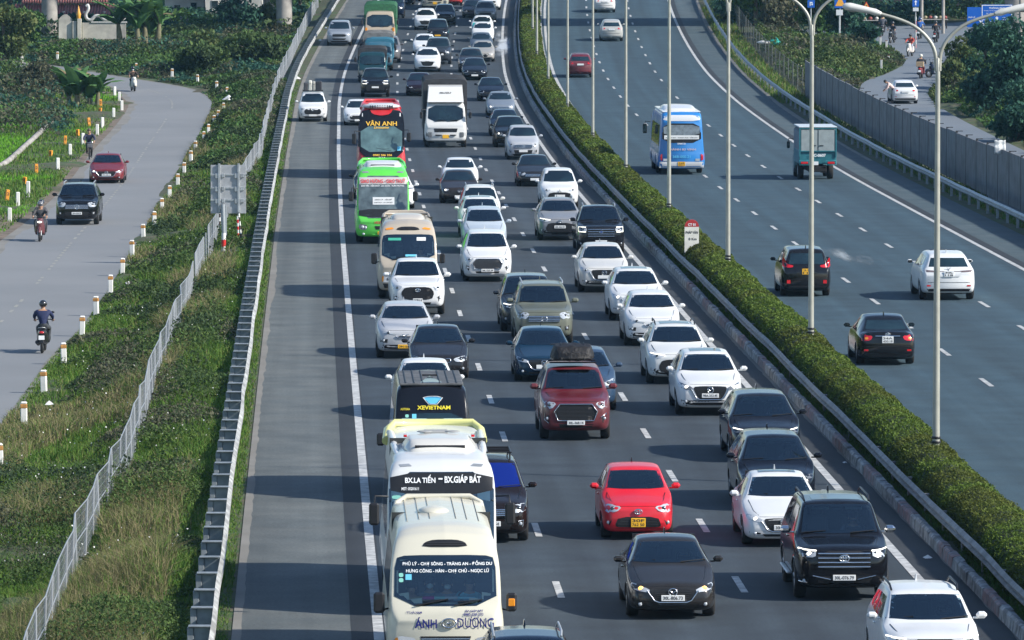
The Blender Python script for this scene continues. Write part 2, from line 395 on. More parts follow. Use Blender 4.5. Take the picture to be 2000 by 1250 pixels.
RRt = [(30.5, 200, 0), (29.0, 280, 0), (28.3, 330, 0), (27.9, 352, 0), (27.2, 390, 0), (27.5, 411, 0), (29.2, 428, 0), (32.0, 458, 0), (34.5, 480, 0), (40, 500, 0), (46, 515, 0), (48, 530, 0)]
def ribbon(name, A, B, z, m, n=160, nx=4):
    A = curve(A, n); B = curve(B, n); vs = []; fs = []
    for a, b in zip(A, B):
        for j in range(nx + 1):
            p = a.lerp(b, j / nx); vs.append((p.x, p.y, prof(p.y) + z))
    k = nx + 1
    for i in range(n):
        for j in range(nx): q = i * k + j; fs.append((q, q + 1, q + k + 1, q + k))
    o = link(name, mesh_from(name, vs, fs, [m])); o['kind'] = 'structure'; return A, B
LLc, LRc = ribbon('service_road', LL, LR, SV, A_SERV)
RLc, RRc = ribbon('service_road', RLt, RRt, .0, asphalt('asphalt_service_right', (.13, .155, .18), (.15, .17, .19), .08))
XR = [(20.5, 490, 0), (28, 484, 0), (45, 478, 0), (80, 470, 0)]; XL = [(20.5, 508, 0), (28, 506, 0), (45, 508, 0), (80, 500, 0)]
XLc, XRc = ribbon('crossing_road', XL, XR, .012, MATS['asphalt_service_right'], 40)
# worn centre dashes of the left service road
mb = MB().mat(PAINTY)
for i in range(0, 155, 1):
    a = LLc[i].lerp(LRc[i], .52); b = LLc[i + 1].lerp(LRc[i + 1], .52); L_ = (b - a).length
    k = max(1, int(L_ / 1.6))
    for j in range(k):
        p = a.lerp(b, (j + .2) / k); q = a.lerp(b, (j + .65) / k); nrm = (q - p).normalized().cross(Vector((0, 0, 1))) * .06
        if random.random() < .8: mb.add([(v.x, v.y, prof(v.y) + SV + .006) for v in (p - nrm, p + nrm, q + nrm, q - nrm)], [(0, 1, 2, 3)])
mb.build('centre_dashes')['kind'] = 'structure'
mb = MB().mat(A_DUST)   # dusty margin along the left edge
for cv, sg in ((LLc, 1), (LRc, -1)):
    pr = None
    for i in range(0, 150):
        d = (cv[i + 1] - cv[i]).normalized(); nr = Vector((d.y, -d.x, 0)) * sg; w = .25 + .3 * random.random() if sg == 1 else .1 * random.random()
        a = cv[i] - nr * .2; b = cv[i] + nr * w; cu = [(a.x, a.y, prof(a.y) + SV + .004), (b.x, b.y, prof(b.y) + SV + .004)]
        if pr: mb.add(pr + cu, [(0, 1, 3, 2)])
        pr = cu
mb.build('gravel_edge')['kind'] = 'structure'
DIRT = mat('brown_dirt', (.17, .13, .10), .95, var=.25, vscale=1.5, col2=(.11, .09, .06), bump=.5)
mb = MB().mat(DIRT); pr = None
for i in range(30, 112):
    d = (LLc[i + 1] - LLc[i]).normalized(); nr = Vector((-d.y, d.x, 0)); w = 1.1 + .9 * math.sin(i * .35) * math.sin(i * .13) + random.uniform(-.3, .3)
    cu = [(q.x, q.y, prof(q.y) + SV + z) for q, z in ((LLc[i] + nr * .1, .012), (LLc[i] + nr * (.1 + w * .6), .05), (LLc[i] + nr * (.1 + w), -.02))]
    if pr: mb.add(pr + cu, [(0, 3, 4, 1), (1, 4, 5, 2)])
    pr = cu
mb.build('dirt_margin')['kind'] = 'structure'
# --- terrain -------------------------------------------------------------
def in_poly(px, py, poly):
    ins = np.zeros(px.shape, bool); n = len(poly)
    for i in range(n):
        x0, y0 = poly[i]; x1, y1 = poly[(i + 1) % n]
        c = ((y0 > py) != (y1 > py))
        if y0 != y1: ins ^= c & (px < (x1 - x0) * (py - y0) / (y1 - y0) + x0)
    return ins
def rpoly(A, B, g=0.):
    return [(p.x, p.y) for p in A] + [(p.x, p.y) for p in B[::-1]]
POLYS = [rpoly(LLc, LRc), rpoly(RLc, RRc), rpoly(XLc, XRc)]
def on_road(px, py): 
    r = np.zeros(np.shape(px), bool)
    for P in POLYS: r |= in_poly(px, py, P)
    return r
def sstep(a, b, x): t = np.clip((x - a) / (b - a), 0, 1); return t * t * (3 - 2 * t)
def vnoise(x, y, s, seed=0):   # smooth value noise
    x = np.asarray(x, float) / s + seed * 17.3; y = np.asarray(y, float) / s + seed * 9.1
    xi = np.floor(x).astype(int); yi = np.floor(y).astype(int); fx = x - xi; fy = y - yi; fx = fx * fx * (3 - 2 * fx); fy = fy * fy * (3 - 2 * fy)
    def h(a, b): v = np.sin(a * 127.1 + b * 311.7 + seed * 74.7) * 43758.5453; return v - np.floor(v)
    return (h(xi, yi) * (1 - fx) + h(xi + 1, yi) * fx) * (1 - fy) + (h(xi, yi + 1) * (1 - fx) + h(xi + 1, yi + 1) * fx) * fy
def tz(X, Y):
    X = np.asarray(X, float); Y = np.asarray(Y, float); o = X - M(Y)
    z = prof(Y * 1.0) if isinstance(Y, np.ndarray) and Y.shape else prof(float(Y))
    z = z + SV * sstep(-15, -19, o) if False else z + SV * (1 - sstep(-19.3, -15.2, o))
    return z
def terrain(name, offs, m, amp=.25):
    ys = np.concatenate([np.arange(60, 560, 2.), np.arange(560, 900, 20.), [1000, 1300, 1800]])
    OX, YY = np.meshgrid(np.array(offs, float), ys); XX = OX + M(YY)
    far = np.maximum(0, YY - 900); XX = np.where(YY > 900, OX + M(np.full_like(YY, 900.)), XX)
    Z = tz(XX, YY); Z = np.where(YY > 600, prof(600.) + .02 * (YY - 600) * 0 + (Z - prof(YY * 1.0)), Z)
    rd = on_road(XX, YY); edge = np.minimum(np.abs(OX - offs[0]), 3) / 3 if len(offs) > 6 else 0
    nz = (vnoise(XX, YY, 5, 1) - .5) * amp * 2 + (vnoise(XX, YY, 1.7, 2) - .5) * amp * .6
    Z = Z + np.where(rd, -.12, np.where(edge > .3, nz * edge - .05, -.01))
    # dilate the lowered area by one cell so no soil pokes through the road edge
    vs = np.stack([XX, YY, Z], -1).reshape(-1, 3); n = len(offs)
    fs = [(i * n + j, i * n + j + 1, (i + 1) * n + j + 1, (i + 1) * n + j) for i in range(len(ys) - 1) for j in range(n - 1)]
    if offs[0] > offs[-1]: fs = [f[::-1] for f in fs]
    o = link(name, mesh_from(name, vs.tolist(), fs, [m], smooth=True)); o['kind'] = 'structure'; return o
SOIL = mat('verge_soil', (.045, .07, .022), .95, var=.3, vscale=1.2, bump=.6, bscale=8, col2=(.08, .07, .04), pcol=(.04, .08, .02), patch=.15)
lo = [-14.1, -14.5, -15] + list(np.arange(-15.7, -48, -.7)) + list(np.arange(-50, -100, -4)) + [-120, -170, -260, -400]
ro = [16.9, 17.4] + list(np.arange(18, 60, .9)) + list(np.arange(62, 110, 4)) + [130, 200, 400]
terrain('ground', lo, SOIL); terrain('ground', ro, SOIL)
strip('median_ground', 1.0, 3.05, .14, SOIL, nx=1)

b_ = MB().mat(SOIL); b_.add([(-600, -900, -.9), (600, -900, -.9), (600, 62, -.9), (-600, 62, -.9)], [(0, 1, 2, 3)]); b_.build('ground')['kind'] = 'structure'
b_ = MB().mat(A_MAIN); b_.add([(-3.4 + 28, -900, -.02), (17.6 + 28, -900, -.02), (19.5, 92, -.02), (-2.5, 92, -.02)], [(0, 1, 2, 3)]); b_.build('road_surface')['kind'] = 'structure'
# ---------------------------------------------------------------- foliage generators
def leaf_mesh(name, P, size, m, elong=1.6, upright=.3, parent=None, kind=None, mats=None, mi=None):
    """P: Nx3 positions, size: N"""
    n = len(P); a = RNG.random(n) * 2 * np.pi; tl = (RNG.random(n) * 2 - 1) * np.pi * (.5 - upright * .3)
    u = np.stack([np.cos(a), np.sin(a), np.zeros(n)], -1); w = np.stack([-np.sin(a) * np.cos(tl), np.cos(a) * np.cos(tl), np.sin(tl) + upright], -1)
    w /= np.linalg.norm(w, axis=1)[:, None]; s = np.asarray(size)[:, None]
    nrm = np.cross(u, w) * .18
    v = np.stack([P - w * s * elong / 2, P + u * s / 2 + nrm * s, P + w * s * elong / 2, P - u * s / 2 + nrm * s], 1).reshape(-1, 3)
    me = bpy.data.meshes.new(name); me.vertices.add(4 * n); me.vertices.foreach_set('co', v.astype(np.float32).ravel())
    me.loops.add(4 * n); me.loops.foreach_set('vertex_index', np.arange(4 * n, dtype=np.int32)); me.polygons.add(n)
    me.polygons.foreach_set('loop_start', np.arange(0, 4 * n, 4, dtype=np.int32)); me.polygons.foreach_set('loop_total', np.full(n, 4, np.int32))
    for q in (mats or [m]): me.materials.append(q)
    if mi is not None: me.polygons.foreach_set('material_index', mi.astype(np.int32))
    me.update(); me.validate(); o = link(name, me, parent)
    if kind: o['kind'] = kind
    return o
def blade_mesh(name, P, h, w, m, lean=.35, parent=None, kind=None, mats=None, mi=None):
    n = len(P); a = RNG.random(n) * 2 * np.pi; d = RNG.random(n) * 2 * np.pi; l = RNG.random(n) * lean
    h = np.asarray(h); w = np.asarray(w); u = np.stack([np.cos(a), np.sin(a), np.zeros(n)], -1) * (w / 2)[:, None]
    ld = np.stack([np.cos(d), np.sin(d), np.zeros(n)], -1)
    mid = P + ld * (h * l * .35)[:, None] + np.stack([0 * h, 0 * h, h * .6], -1); tip = P + ld * (h * l * 1.3)[:, None] + np.stack([0 * h, 0 * h, h * (1 - .3 * l)], -1)
    v = np.stack([P - u, P + u, mid + u * .8, mid - u * .8, tip], 1).reshape(-1, 3)
    me = bpy.data.meshes.new(name); me.vertices.add(5 * n); me.vertices.foreach_set('co', v.astype(np.float32).ravel())
    b = np.arange(n)[:, None] * 5; lp = np.concatenate([b + [0, 1, 2, 3], b + [3, 2, 4]], 1).ravel()
    me.loops.add(7 * n); me.loops.foreach_set('vertex_index', lp.astype(np.int32)); me.polygons.add(2 * n)
    st = (np.arange(n)[:, None] * 7 + [0, 4]).ravel(); me.polygons.foreach_set('loop_start', st.astype(np.int32)); me.polygons.foreach_set('loop_total', np.tile([4, 3], n).astype(np.int32))
    for q in (mats or [m]): me.materials.append(q)
    if mi is not None: me.polygons.foreach_set('material_index', np.repeat(mi, 2).astype(np.int32))
    me.update(); me.validate(); o = link(name, me, parent)
    if kind: o['kind'] = kind
    return o
def leafmat(name, *cols, patch=None, ps=.12):
    m = mat(name, cols[0], .75, island=cols, pcol=patch, patch=ps, spec=.12)
    nt = m.node_tree; N = nt.nodes; L = nt.links; b = N['Principled BSDF']; o = N['Material Output']
    tr = N.new('ShaderNodeBsdfTranslucent'); mx = N.new('ShaderNodeMixShader'); mx.inputs[0].default_value = .25
    s = b.inputs['Base Color'].links[0].from_socket; L.new(s, tr.inputs[0]); L.new(b.outputs[0], mx.inputs[1]); L.new(tr.outputs[0], mx.inputs[2]); L.new(mx.outputs[0], o.inputs[0])
    return m
G_BLADE = leafmat('grass_blades', (.05, .13, .018), (.08, .17, .028), (.12, .21, .038), (.18, .21, .06))
G_DRY = leafmat('dry_grass', (.20, .18, .09), (.26, .22, .12), (.13, .16, .05))
G_WEED = leafmat('weed_leaves', (.045, .09, .028), (.075, .13, .036), (.12, .18, .05), (.05, .075, .035), patch=(.055, .085, .04))
G_BROWN = leafmat('brown_weeds', (.09, .09, .06), (.13, .13, .08), (.07, .10, .05))
G_HEDGE = leafmat('hedge_leaves', (.06, .105, .018), (.09, .145, .025), (.12, .18, .033), (.15, .21, .042), patch=(.10, .12, .028), ps=.3)
G_DARK = leafmat('dark_tree_leaves', (.025, .075, .06), (.04, .105, .075), (.065, .15, .09))
G_MID = leafmat('mid_tree_leaves', (.05, .11, .035), (.08, .16, .045), (.13, .21, .06))
G_LIGHT = leafmat('light_tree_leaves', (.06, .10, .03), (.10, .14, .05), (.14, .16, .06))
G_BRIGHT = leafmat('bright_grass', (.09, .26, .02), (.13, .32, .025), (.17, .36, .04))
BARK = mat('bark', (.11, .09, .07), .9, var=.3, vscale=6, bump=.4, bscale=30)
FLOWER = mat('white_flowers', (.7, .7, .66), .7)

def scatter(n, o1, o2, y0, y1, bias=1.6):
    """random points between offsets, denser near the camera"""
    u = RNG.random(n); Y = (y0 ** (1 - bias) + u * (y1 ** (1 - bias) - y0 ** (1 - bias))) ** (1 / (1 - bias))
    a = o1(Y) if callable(o1) else np.full(n, o1); b = o2(Y) if callable(o2) else np.full(n, o2)
    X = M(Y) + a + (b - a) * RNG.random(n); k = ~on_road(X, Y)
    q = at(437, 506, -.45); k &= ~((np.abs(X - q.x - .1) < .75) & (Y < q.y + 1) & (Y > q.y - 13) & (RNG.random(n) < .9))
    return X[k], Y[k]
LRy = np.array([p.y for p in LRc[:105]]); LRx = np.array([p.x for p in LRc[:105]])
def servR(Y): return np.interp(Y, LRy, LRx) - M(Y) - .05      # offset of the right edge of the left service road
def servL(Y): return np.interp(Y, [p.y for p in LLc[:105]], [p.x for p in LLc[:105]]) - M(Y)
# verge between guardrail and service road
X, Y = scatter(230000, -14.25, servR, 100, 430, 1.9)
o = X - M(Y); pt = vnoise(X, Y, 6, 3) * .6 + vnoise(X, Y, 2.2, 4) * .4
edge = np.minimum(1, np.abs(o - servR(Y)) / 1.2); edge2 = np.minimum(1, np.abs(o + 14.2) / 1.3)
tall = np.clip(pt * 1.8 - .45, .1, 1.2) * np.minimum(edge, edge2) ** .7
hh = .10 + tall * .42 * (.6 + .8 * RNG.random(len(X))); sc = np.clip(Y / 160, .8, 2.2)
P = np.stack([X, Y, tz(X, Y) - .05], -1); dry = ((vnoise(X * 1.6, Y * .3, 4, 8) > .68) | ((np.abs(X + 8.1) < 1.6) & (Y < 122)) | (np.hypot(X + 11.2, (Y - 232) * .3) < 1.6)) & (o < -15.6)
hh = np.where(dry, hh * 1.5 + .1, hh)
mi = np.where(dry, np.where(RNG.random(len(X)) < .75, 1, 0), np.where(RNG.random(len(X)) < .03, 1, 0))
blade_mesh('verge_grass', P, hh, .022 * sc, None, .9, kind='stuff', mats=[G_BLADE, G_DRY], mi=mi)
tag(bpy.data.objects['verge_grass'], 'long green and straw coloured grass between guardrail and service road', 'grass')
def weeds(name, n, o1, o2, y0, y1, hmax, label, bias=1.9, s0=.055, thr=.40, mats=None, extra=0.):
    X, Y = scatter(n, o1, o2, y0, y1, bias); pt = vnoise(X * 1.2, Y * .4, 2.2, 5) * .6 + vnoise(X, Y, 1.1, 6) * .4
    k = pt > thr; X, Y, pt = X[k], Y[k], pt[k]; o = X - M(Y)
    em = np.minimum(1, np.maximum(0, -14.6 - o) / 1.2) * np.minimum(1, np.abs(o - servR(Y)) / 1.2) if y1 < 440 else 1
    top = (pt - thr) / (1 - thr) * hmax * 1.7 * em + extra
    Z = tz(X, Y) + top * RNG.random(len(X)) ** .45
    mi = np.where(vnoise(X * 1.3, Y * .35, 2.4, 9) + RNG.random(len(X)) * .3 > .82, 1, 0)
    ob = leaf_mesh(name, np.stack([X, Y, Z], -1), s0 * np.clip(Y / 150, .8, 3) * (.6 + .8 * RNG.random(len(X))), None, upright=.5, kind='stuff', mats=mats or [G_WEED, G_BROWN], mi=mi)
    return tag(ob, label, 'weeds')
weeds('leafy_weeds', 230000, -14.8, servR, 100, 430, .75, 'dark leafy weeds growing along the fence left of the motorway')
X, Y = scatter(1500, -15.2, lambda Y: servR(Y) + .8, 100, 260, 2); k = vnoise(X, Y, 3, 12) > .55
tag(leaf_mesh('wild_flowers', np.stack([X[k], Y[k], tz(X[k], Y[k]) + .3 + .4 * RNG.random(k.sum())], -1), .035 + .02 * RNG.random(k.sum()), FLOWER, 1., kind='stuff'), 'tiny white wild flowers dotted over the left verge weeds', 'flowers')
# outer side of the left service road and its far bend
LLr = lambda Y: servL(Y) - .45
X, Y = scatter(75000, LLr, lambda Y: LLr(Y) - 14, 255, 440, 1.2)
o = X - M(Y); field = (o < -29.6) & (Y < 372)
P = np.stack([X, Y, tz(X, Y) - .03], -1)
blade_mesh('roadside_grass', P, np.where(field, .2, .22 * (.4 + RNG.random(len(X)) * vnoise(X, Y, 4, 2) * 1.6)), np.full(len(X), .05), None, .6, kind='stuff', mats=[G_BLADE, G_BRIGHT], mi=np.where(field | (vnoise(X, Y, 5, 21) > .62), 1, 0))
tag(bpy.data.objects['roadside_grass'], 'short bright green grass left of the service road', 'grass')
def mass(name, n, fx, hfun, m, s, label, mats=None, seed=0, up=.4, cat='undergrowth'):
    """leaf cloud filling a region: fx(n)->X,Y ; hfun(X,Y)->height of the canopy"""
    X, Y = fx(n); k = ~on_road(X, Y); X, Y = X[k], Y[k]; H = hfun(X, Y); k = H > .02; X, Y, H = X[k], Y[k], H[k]
    Z = tz(X, Y) + H * (1 - (RNG.random(len(X)) ** 2) * .7)
    mi = (vnoise(X, Y, 4.2, seed + 3) * (len(mats) - .01) * .9 + RNG.random(len(X)) * .5).astype(int).clip(0, len(mats) - 1) if mats else None
    ob = leaf_mesh(name, np.stack([X, Y, Z], -1), s * (.6 + .8 * RNG.random(len(X))), m, upright=up, kind='stuff', mats=mats, mi=mi)
    return tag(ob, label, cat)
def rect(x0, x1, y0, y1): return lambda n: (x0 + (x1 - x0) * RNG.random(n), y0 + (y1 - y0) * RNG.random(n))
def hum(X, Y, s, lo, hi, seed, sharp=1.): return lo + (hi - lo) * np.clip((vnoise(X, Y, s, seed) * .65 + vnoise(X, Y, s * .4, seed + 1) * .35 - .25) * 2, 0, 1) ** sharp
def far_left_h(X, Y):
    # undergrowth behind the bend of the service road
    d = 1e9 * np.ones_like(X)
    for p in LRc[88:150:2] + LLc[88:150:2]: d = np.minimum(d, np.hypot(X - p.x, Y - p.y))
    o = X - M(Y)
    w = 1 - .85 * np.clip((Y - 478) / 8, 0, 1) * (X < -28) - .55 * np.clip((Y - 485) / 10, 0, 1) * (X >= -28)
    return hum(X, Y, 4.5, .15, 2.0, 31) * np.clip((d - 1.2) / 5, .0, 1) * np.clip((-15.9 - o) / 2., 0, 1) * w
mass('undergrowth', 170000, rect(-62, -16, 425, 512), far_left_h, None, .17, 'dense dark green undergrowth behind the bend of the service road', [G_WEED, G_MID, G_WEED, G_DARK, G_BROWN, G_MID, G_LIGHT], 41)
mass('undergrowth', 45000, rect(-50, -25, 372, 462), lambda X, Y: hum(X, Y, 4, -.5, 1.8, 51) * np.clip((np.interp(Y, [372, 405, 425, 440, 452, 462], [-26.8, -27.5, -28.5, -31.5, -36, -40]) - X) / 2, 0, 1), None, .17, 'low dark bushes and weeds inside the bend of the service road', [G_WEED, G_DARK, G_BROWN, G_MID], 61)
mass('undergrowth', 50000, lambda n: (lambda Y: (M(Y) - 15.6 - 5 * RNG.random(n), Y))(325 + 115 * RNG.random(n)), lambda X, Y: hum(X, Y, 4, .1, 1.1, 71) * np.clip((np.abs((X - M(Y)) - servR(Y)) - .3) / 1.5, 0, 1) * np.clip((-15.4 - (X - M(Y))) / 1, 0, 1), None, .13, 'tangled low bushes between wire fence and service road', [G_WEED, G_MID, G_WEED, G_BROWN], 81)
mass('undergrowth', 40000, rect(-75, -17, 508, 570), lambda X, Y: hum(X, Y, 5, .2, 1.3, 35), None, .32, 'rough green growth around the viaduct piers at top left', [G_WEED, G_DARK, G_MID], 36)
mass('undergrowth', 40000, rect(17, 75, 512, 580), lambda X, Y: hum(X, Y, 5, .2, 1.5, 37), None, .32, 'dark rough growth beyond the junction at top right', [G_DARK, G_WEED, G_DARK], 38)
# right hand side
def wallx(Y): return M(Y) + 19.2
X, Y = scatter(26000, 16.95, 19.1, 250, 540, 1.3); o = X - M(Y)
k = (Y > 400) | (RNG.random(len(X)) < .5) & (o > 17.6); X, Y, o = X[k], Y[k], o[k]
blade_mesh('median_side_grass', np.stack([X, Y, tz(X, Y) - .04], -1), .1 + .28 * RNG.random(len(X)) * np.clip((Y - 330) / 60, .4, 1.6), np.full(len(X), .05), None, .8, kind='stuff', mats=[G_BLADE, G_DRY], mi=np.where(RNG.random(len(X)) < .25, 1, 0))
bpy.data.objects['median_side_grass'].name = 'guardrail_grass'; tag(bpy.data.objects['guardrail_grass'], 'ragged grass strip along the right guardrail', 'grass')
def rd_dist(X, Y):
    d = 1e9 * np.ones_like(X)
    for p in RLc[::2] + RRc[::2] + XLc[::2] + XRc[::2]: d = np.minimum(d, np.hypot(X - p.x, Y - p.y))
    return d
mass('undergrowth', 70000, lambda n: (lambda Y: (M(Y) + 19.6 + 11 * RNG.random(n), Y))(398 + 92 * RNG.random(n)), lambda X, Y: hum(X, Y, 3.5, .15, 1.9, 91) * np.clip((rd_dist(X, Y) - .5) / 2.2, 0, 1), None, .15, 'scrubby green bushes between the right fence and the side road', [G_MID, G_WEED, G_LIGHT, G_BROWN, G_WEED], 92)
mass('undergrowth', 110000, rect(27, 52, 322, 475), lambda X, Y: hum(X, Y, 4, .3, 2.4, 95) * np.clip((rd_dist(X, Y) - .4) / 2.5, 0, 1) * np.clip((X - np.interp(Y, [322, 345, 390, 411, 428, 458, 475], [29.5, 28.6, 28, 28.3, 29.8, 32.8, 35])) / 1.5, 0, 1), None, .17, 'dark green scrub right of the side road', [G_DARK, G_WEED, G_MID, G_DARK, G_LIGHT], 96)
# median grass strip and far grass
X, Y = scatter(50000, 1.05, 1.6, 100, 420, 2.)
k = vnoise(X, Y, 1.5, 33) > .28; X, Y = X[k], Y[k]
tag(blade_mesh('kerb_grass', np.stack([X, Y, prof(Y) + .12], -1), .05 + .12 * RNG.random(len(X)), .022 * np.clip(Y / 160, .8, 2.5), None, .9, kind='stuff', mats=[G_BLADE, G_BROWN], mi=np.where(RNG.random(len(X)) < .3, 1, 0)), 'short grass in the strip behind the median kerb', 'grass')

# ---------------------------------------------------------------- hedge
def hedge():
    root = empty('hedge', (float(M(300)) + 2.2, 300, prof(300.)), label='long clipped green hedge running down the median between the carriageways', cat='hedge')
    core = mat('hedge_inner_twigs', (.02, .03, .01), .95)
    ys = np.arange(100, 575, 1.); vs = []; fs = []; n = 7
    base = [(1.45, .1), (1.5, .55), (1.75, .84), (2.15, .95), (2.6, .84), (2.85, .5), (2.92, .1)]
    for i, y in enumerate(ys):
        w = float(vnoise(y, 0., 3.5, 5)) * .12
        for dx, z in base: vs.append((float(M(y)) + dx + (w * .4 if dx > 2 else -w * .3), y, prof(y) + z + w * (z > .4)))
    fs = [(i * n + j, i * n + j + 1, (i + 1) * n + j + 1, (i + 1) * n + j) for i in range(len(ys) - 1) for j in range(n - 1)]
    inv = Matrix.Translation(-root.location)
    b = link('branches', mesh_from('branches', [inv @ Vector(v) for v in vs], fs, [core]), root)
    N_ = 280000; u = RNG.random(N_); bias = 1.9; y = (100 ** (1 - bias) + u * (570 ** (1 - bias) - 100 ** (1 - bias))) ** (1 / (1 - bias))
    t = RNG.random(N_) * 6; ti = t.astype(int); f = t - ti; B = np.array(base)
    q = B[ti] * (1 - f)[:, None] + B[np.minimum(ti + 1, 6)] * f[:, None]
    lump = vnoise(y, q[:, 0] * 2, .8, 6) * .15 + vnoise(y, q[:, 0] * 0, 3.5, 5) * .14
    c = np.array([2.2, .5]); dd = q - c; ln = np.linalg.norm(dd, axis=1)[:, None]; q = q + dd / ln * (lump - .06 + RNG.random(N_) * .07)[:, None]
    P = np.stack([M(y) + q[:, 0], y, prof(y) + q[:, 1]], -1) - np.array(root.location)
    o = leaf_mesh('leaves', P, .042 * np.clip(y / 150, .75, 2.6) * (.6 + .8 * RNG.random(N_)), G_HEDGE, upright=.4, parent=root)
hedge()

# ---------------------------------------------------------------- kerb, guardrails
KERBM = mat('kerb_concrete', (.36, .36, .35), .85, var=.35, vscale=3, bump=.5, bscale=15, col2=(.17, .17, .17))
KERBR = mat('kerb_faded_red', (.27, .17, .16), .85, var=.35, vscale=3, bump=.5, bscale=15, col2=(.22, .2, .2))
def kerb(name, off, side, label):
    mb = MB(); Y = 98.; prevm = 0; i = 0
    while Y < 560:
        L_ = 1.0; y2 = Y + L_ - .03
        mb.mat(KERBR if (i // 3) % 3 == 2 and Y < 230 else KERBM)
        j = [RNG.normal(0, .012) for _ in range(4)]
        P = []
        for yy in (Y, y2):
            x = float(M(yy)) + off; z = prof(yy)
            P += [(x, yy, z - .02), (x + side * (.02 + j[0]), yy, z + .23 + j[1]), (x + side * (.07 + j[0]), yy, z + .27 + j[2]), (x + side * .2, yy, z + .26 + j[3]), (x + side * .2, yy, z - .02)]
        F = [(0, 1, 6, 5), (1, 2, 7, 6), (2, 3, 8, 7), (3, 4, 9, 8), (0, 4, 3, 2, 1), (5, 6, 7, 8, 9)]
        mb.add(P, F if side > 0 else [f[::-1] for f in F]); Y += L_; i += 1
    o = mb.build(name); o['kind'] = 'structure'; return o
kerb('kerb', .88, 1, ''); kerb('kerb', 3.18, -1, '')
RAILM = mat('weathered_rail', (.50, .50, .47), .55, .3, var=.25, vscale=1.2, col2=(.30, .29, .27))
RAILD = mat('dusty_median_rail', (.16, .16, .17), .6, .2, var=.3, vscale=1.5, col2=(.24, .24, .24))
def rail_beam(off, side, z0, y0, y1, mt, parent, wob=.03, post_off=None):
    pr = [(0, 0), (.02, .02), (.075, .075), (.075, .105), (.015, .14), (.015, .17), (.075, .205), (.075, .235), (.02, .29), (0, .31)]
    ys = np.arange(y0, y1 + .1, 1.0); vs = []; n = len(pr); fs = []
    for y in ys:
        w = (float(vnoise(y, 3., 6., 9)) - .5) * wob * 2; wz = (float(vnoise(y, 8., 5., 4)) - .5) * wob
        for d, z in pr: vs.append(Vector((float(M(y)) + off + w + side * d, y, prof(y) + z0 + z + wz)) - parent.location)
    fs = [(i * n + j, i * n + j + 1, (i + 1) * n + j + 1, (i + 1) * n + j) for i in range(len(ys) - 1) for j in range(n - 1)]
    if side > 0: fs = [f[::-1] for f in fs]
    me = mesh_from('beam', vs, fs, [mt], smooth=False); o = link('beam', me, parent)
    so = o.modifiers.new('thick', 'SOLIDIFY'); so.thickness = .004
    return o
def many(parent, name, ys, fn, m):
    """ys sorted near to far; the 100 nearest as parts, the rest as one"""
    for y in ys[:100]:
        b = MB().mat(m); fn(b, y); b.build(name, parent)
    if len(ys) > 100:
        b = MB().mat(m)
        for y in ys[100:]: fn(b, y)
        b.build(name, parent)['kind'] = 'stuff'
def guard(label, off, side, z0, y0, y1, step, pm, bm, block, phase=0.):
    root = empty('guardrail', (float(M(y0)) + off, y0, prof(y0)), label=label, cat='guardrail')
    rail_beam(off, side, z0, y0, y1, bm, root)
    L0 = root.location
    def post(b, y):
        x = float(M(y)) + off; z = prof(y); t = math.atan(tang(y))
        if block:
            # C post, spacer arm and back plate seen end-on
            b.box(Vector((x - side * .38, y, z + .33)) - L0, (.12, .13, .80), .01)
            b.box(Vector((x - side * .17, y + .02, z + z0 + .12)) - L0, (.30, .10, .42), .01)
            b.box(Vector((x - side * .21, y - .05, z + z0 + .325)) - L0, (.42, .2, .03), .008)
        else:
            b.box(Vector((x - side * .08, y, z + .3)) - L0, (.12, .1, .66), .01)
    many(root, 'post', list(np.arange(y0 + 1 + phase, y1, step)), post, pm)
    return root
POSTD = mat('dark_galvanised_post', (.26, .29, .31), .55, .4, var=.2, vscale=3)
guard('grey steel guardrail with spacer blocks along the left shoulder', -14.5, 1, .43, 100, 556, 3.0, POSTD, RAILM, True, 1.3)
guard('dusty dark steel guardrail standing in front of the median hedge', 1.28, -1, .36, 104, 556, 4., RAILD, RAILD, False)
guard('grey steel guardrail along the right shoulder below the panel wall', 17.35, -1, .43, 240, 556, 4., POSTD, mat('blue_grey_rail', (.33, .36, .38), .5, .3, var=.2, vscale=1.5), False)

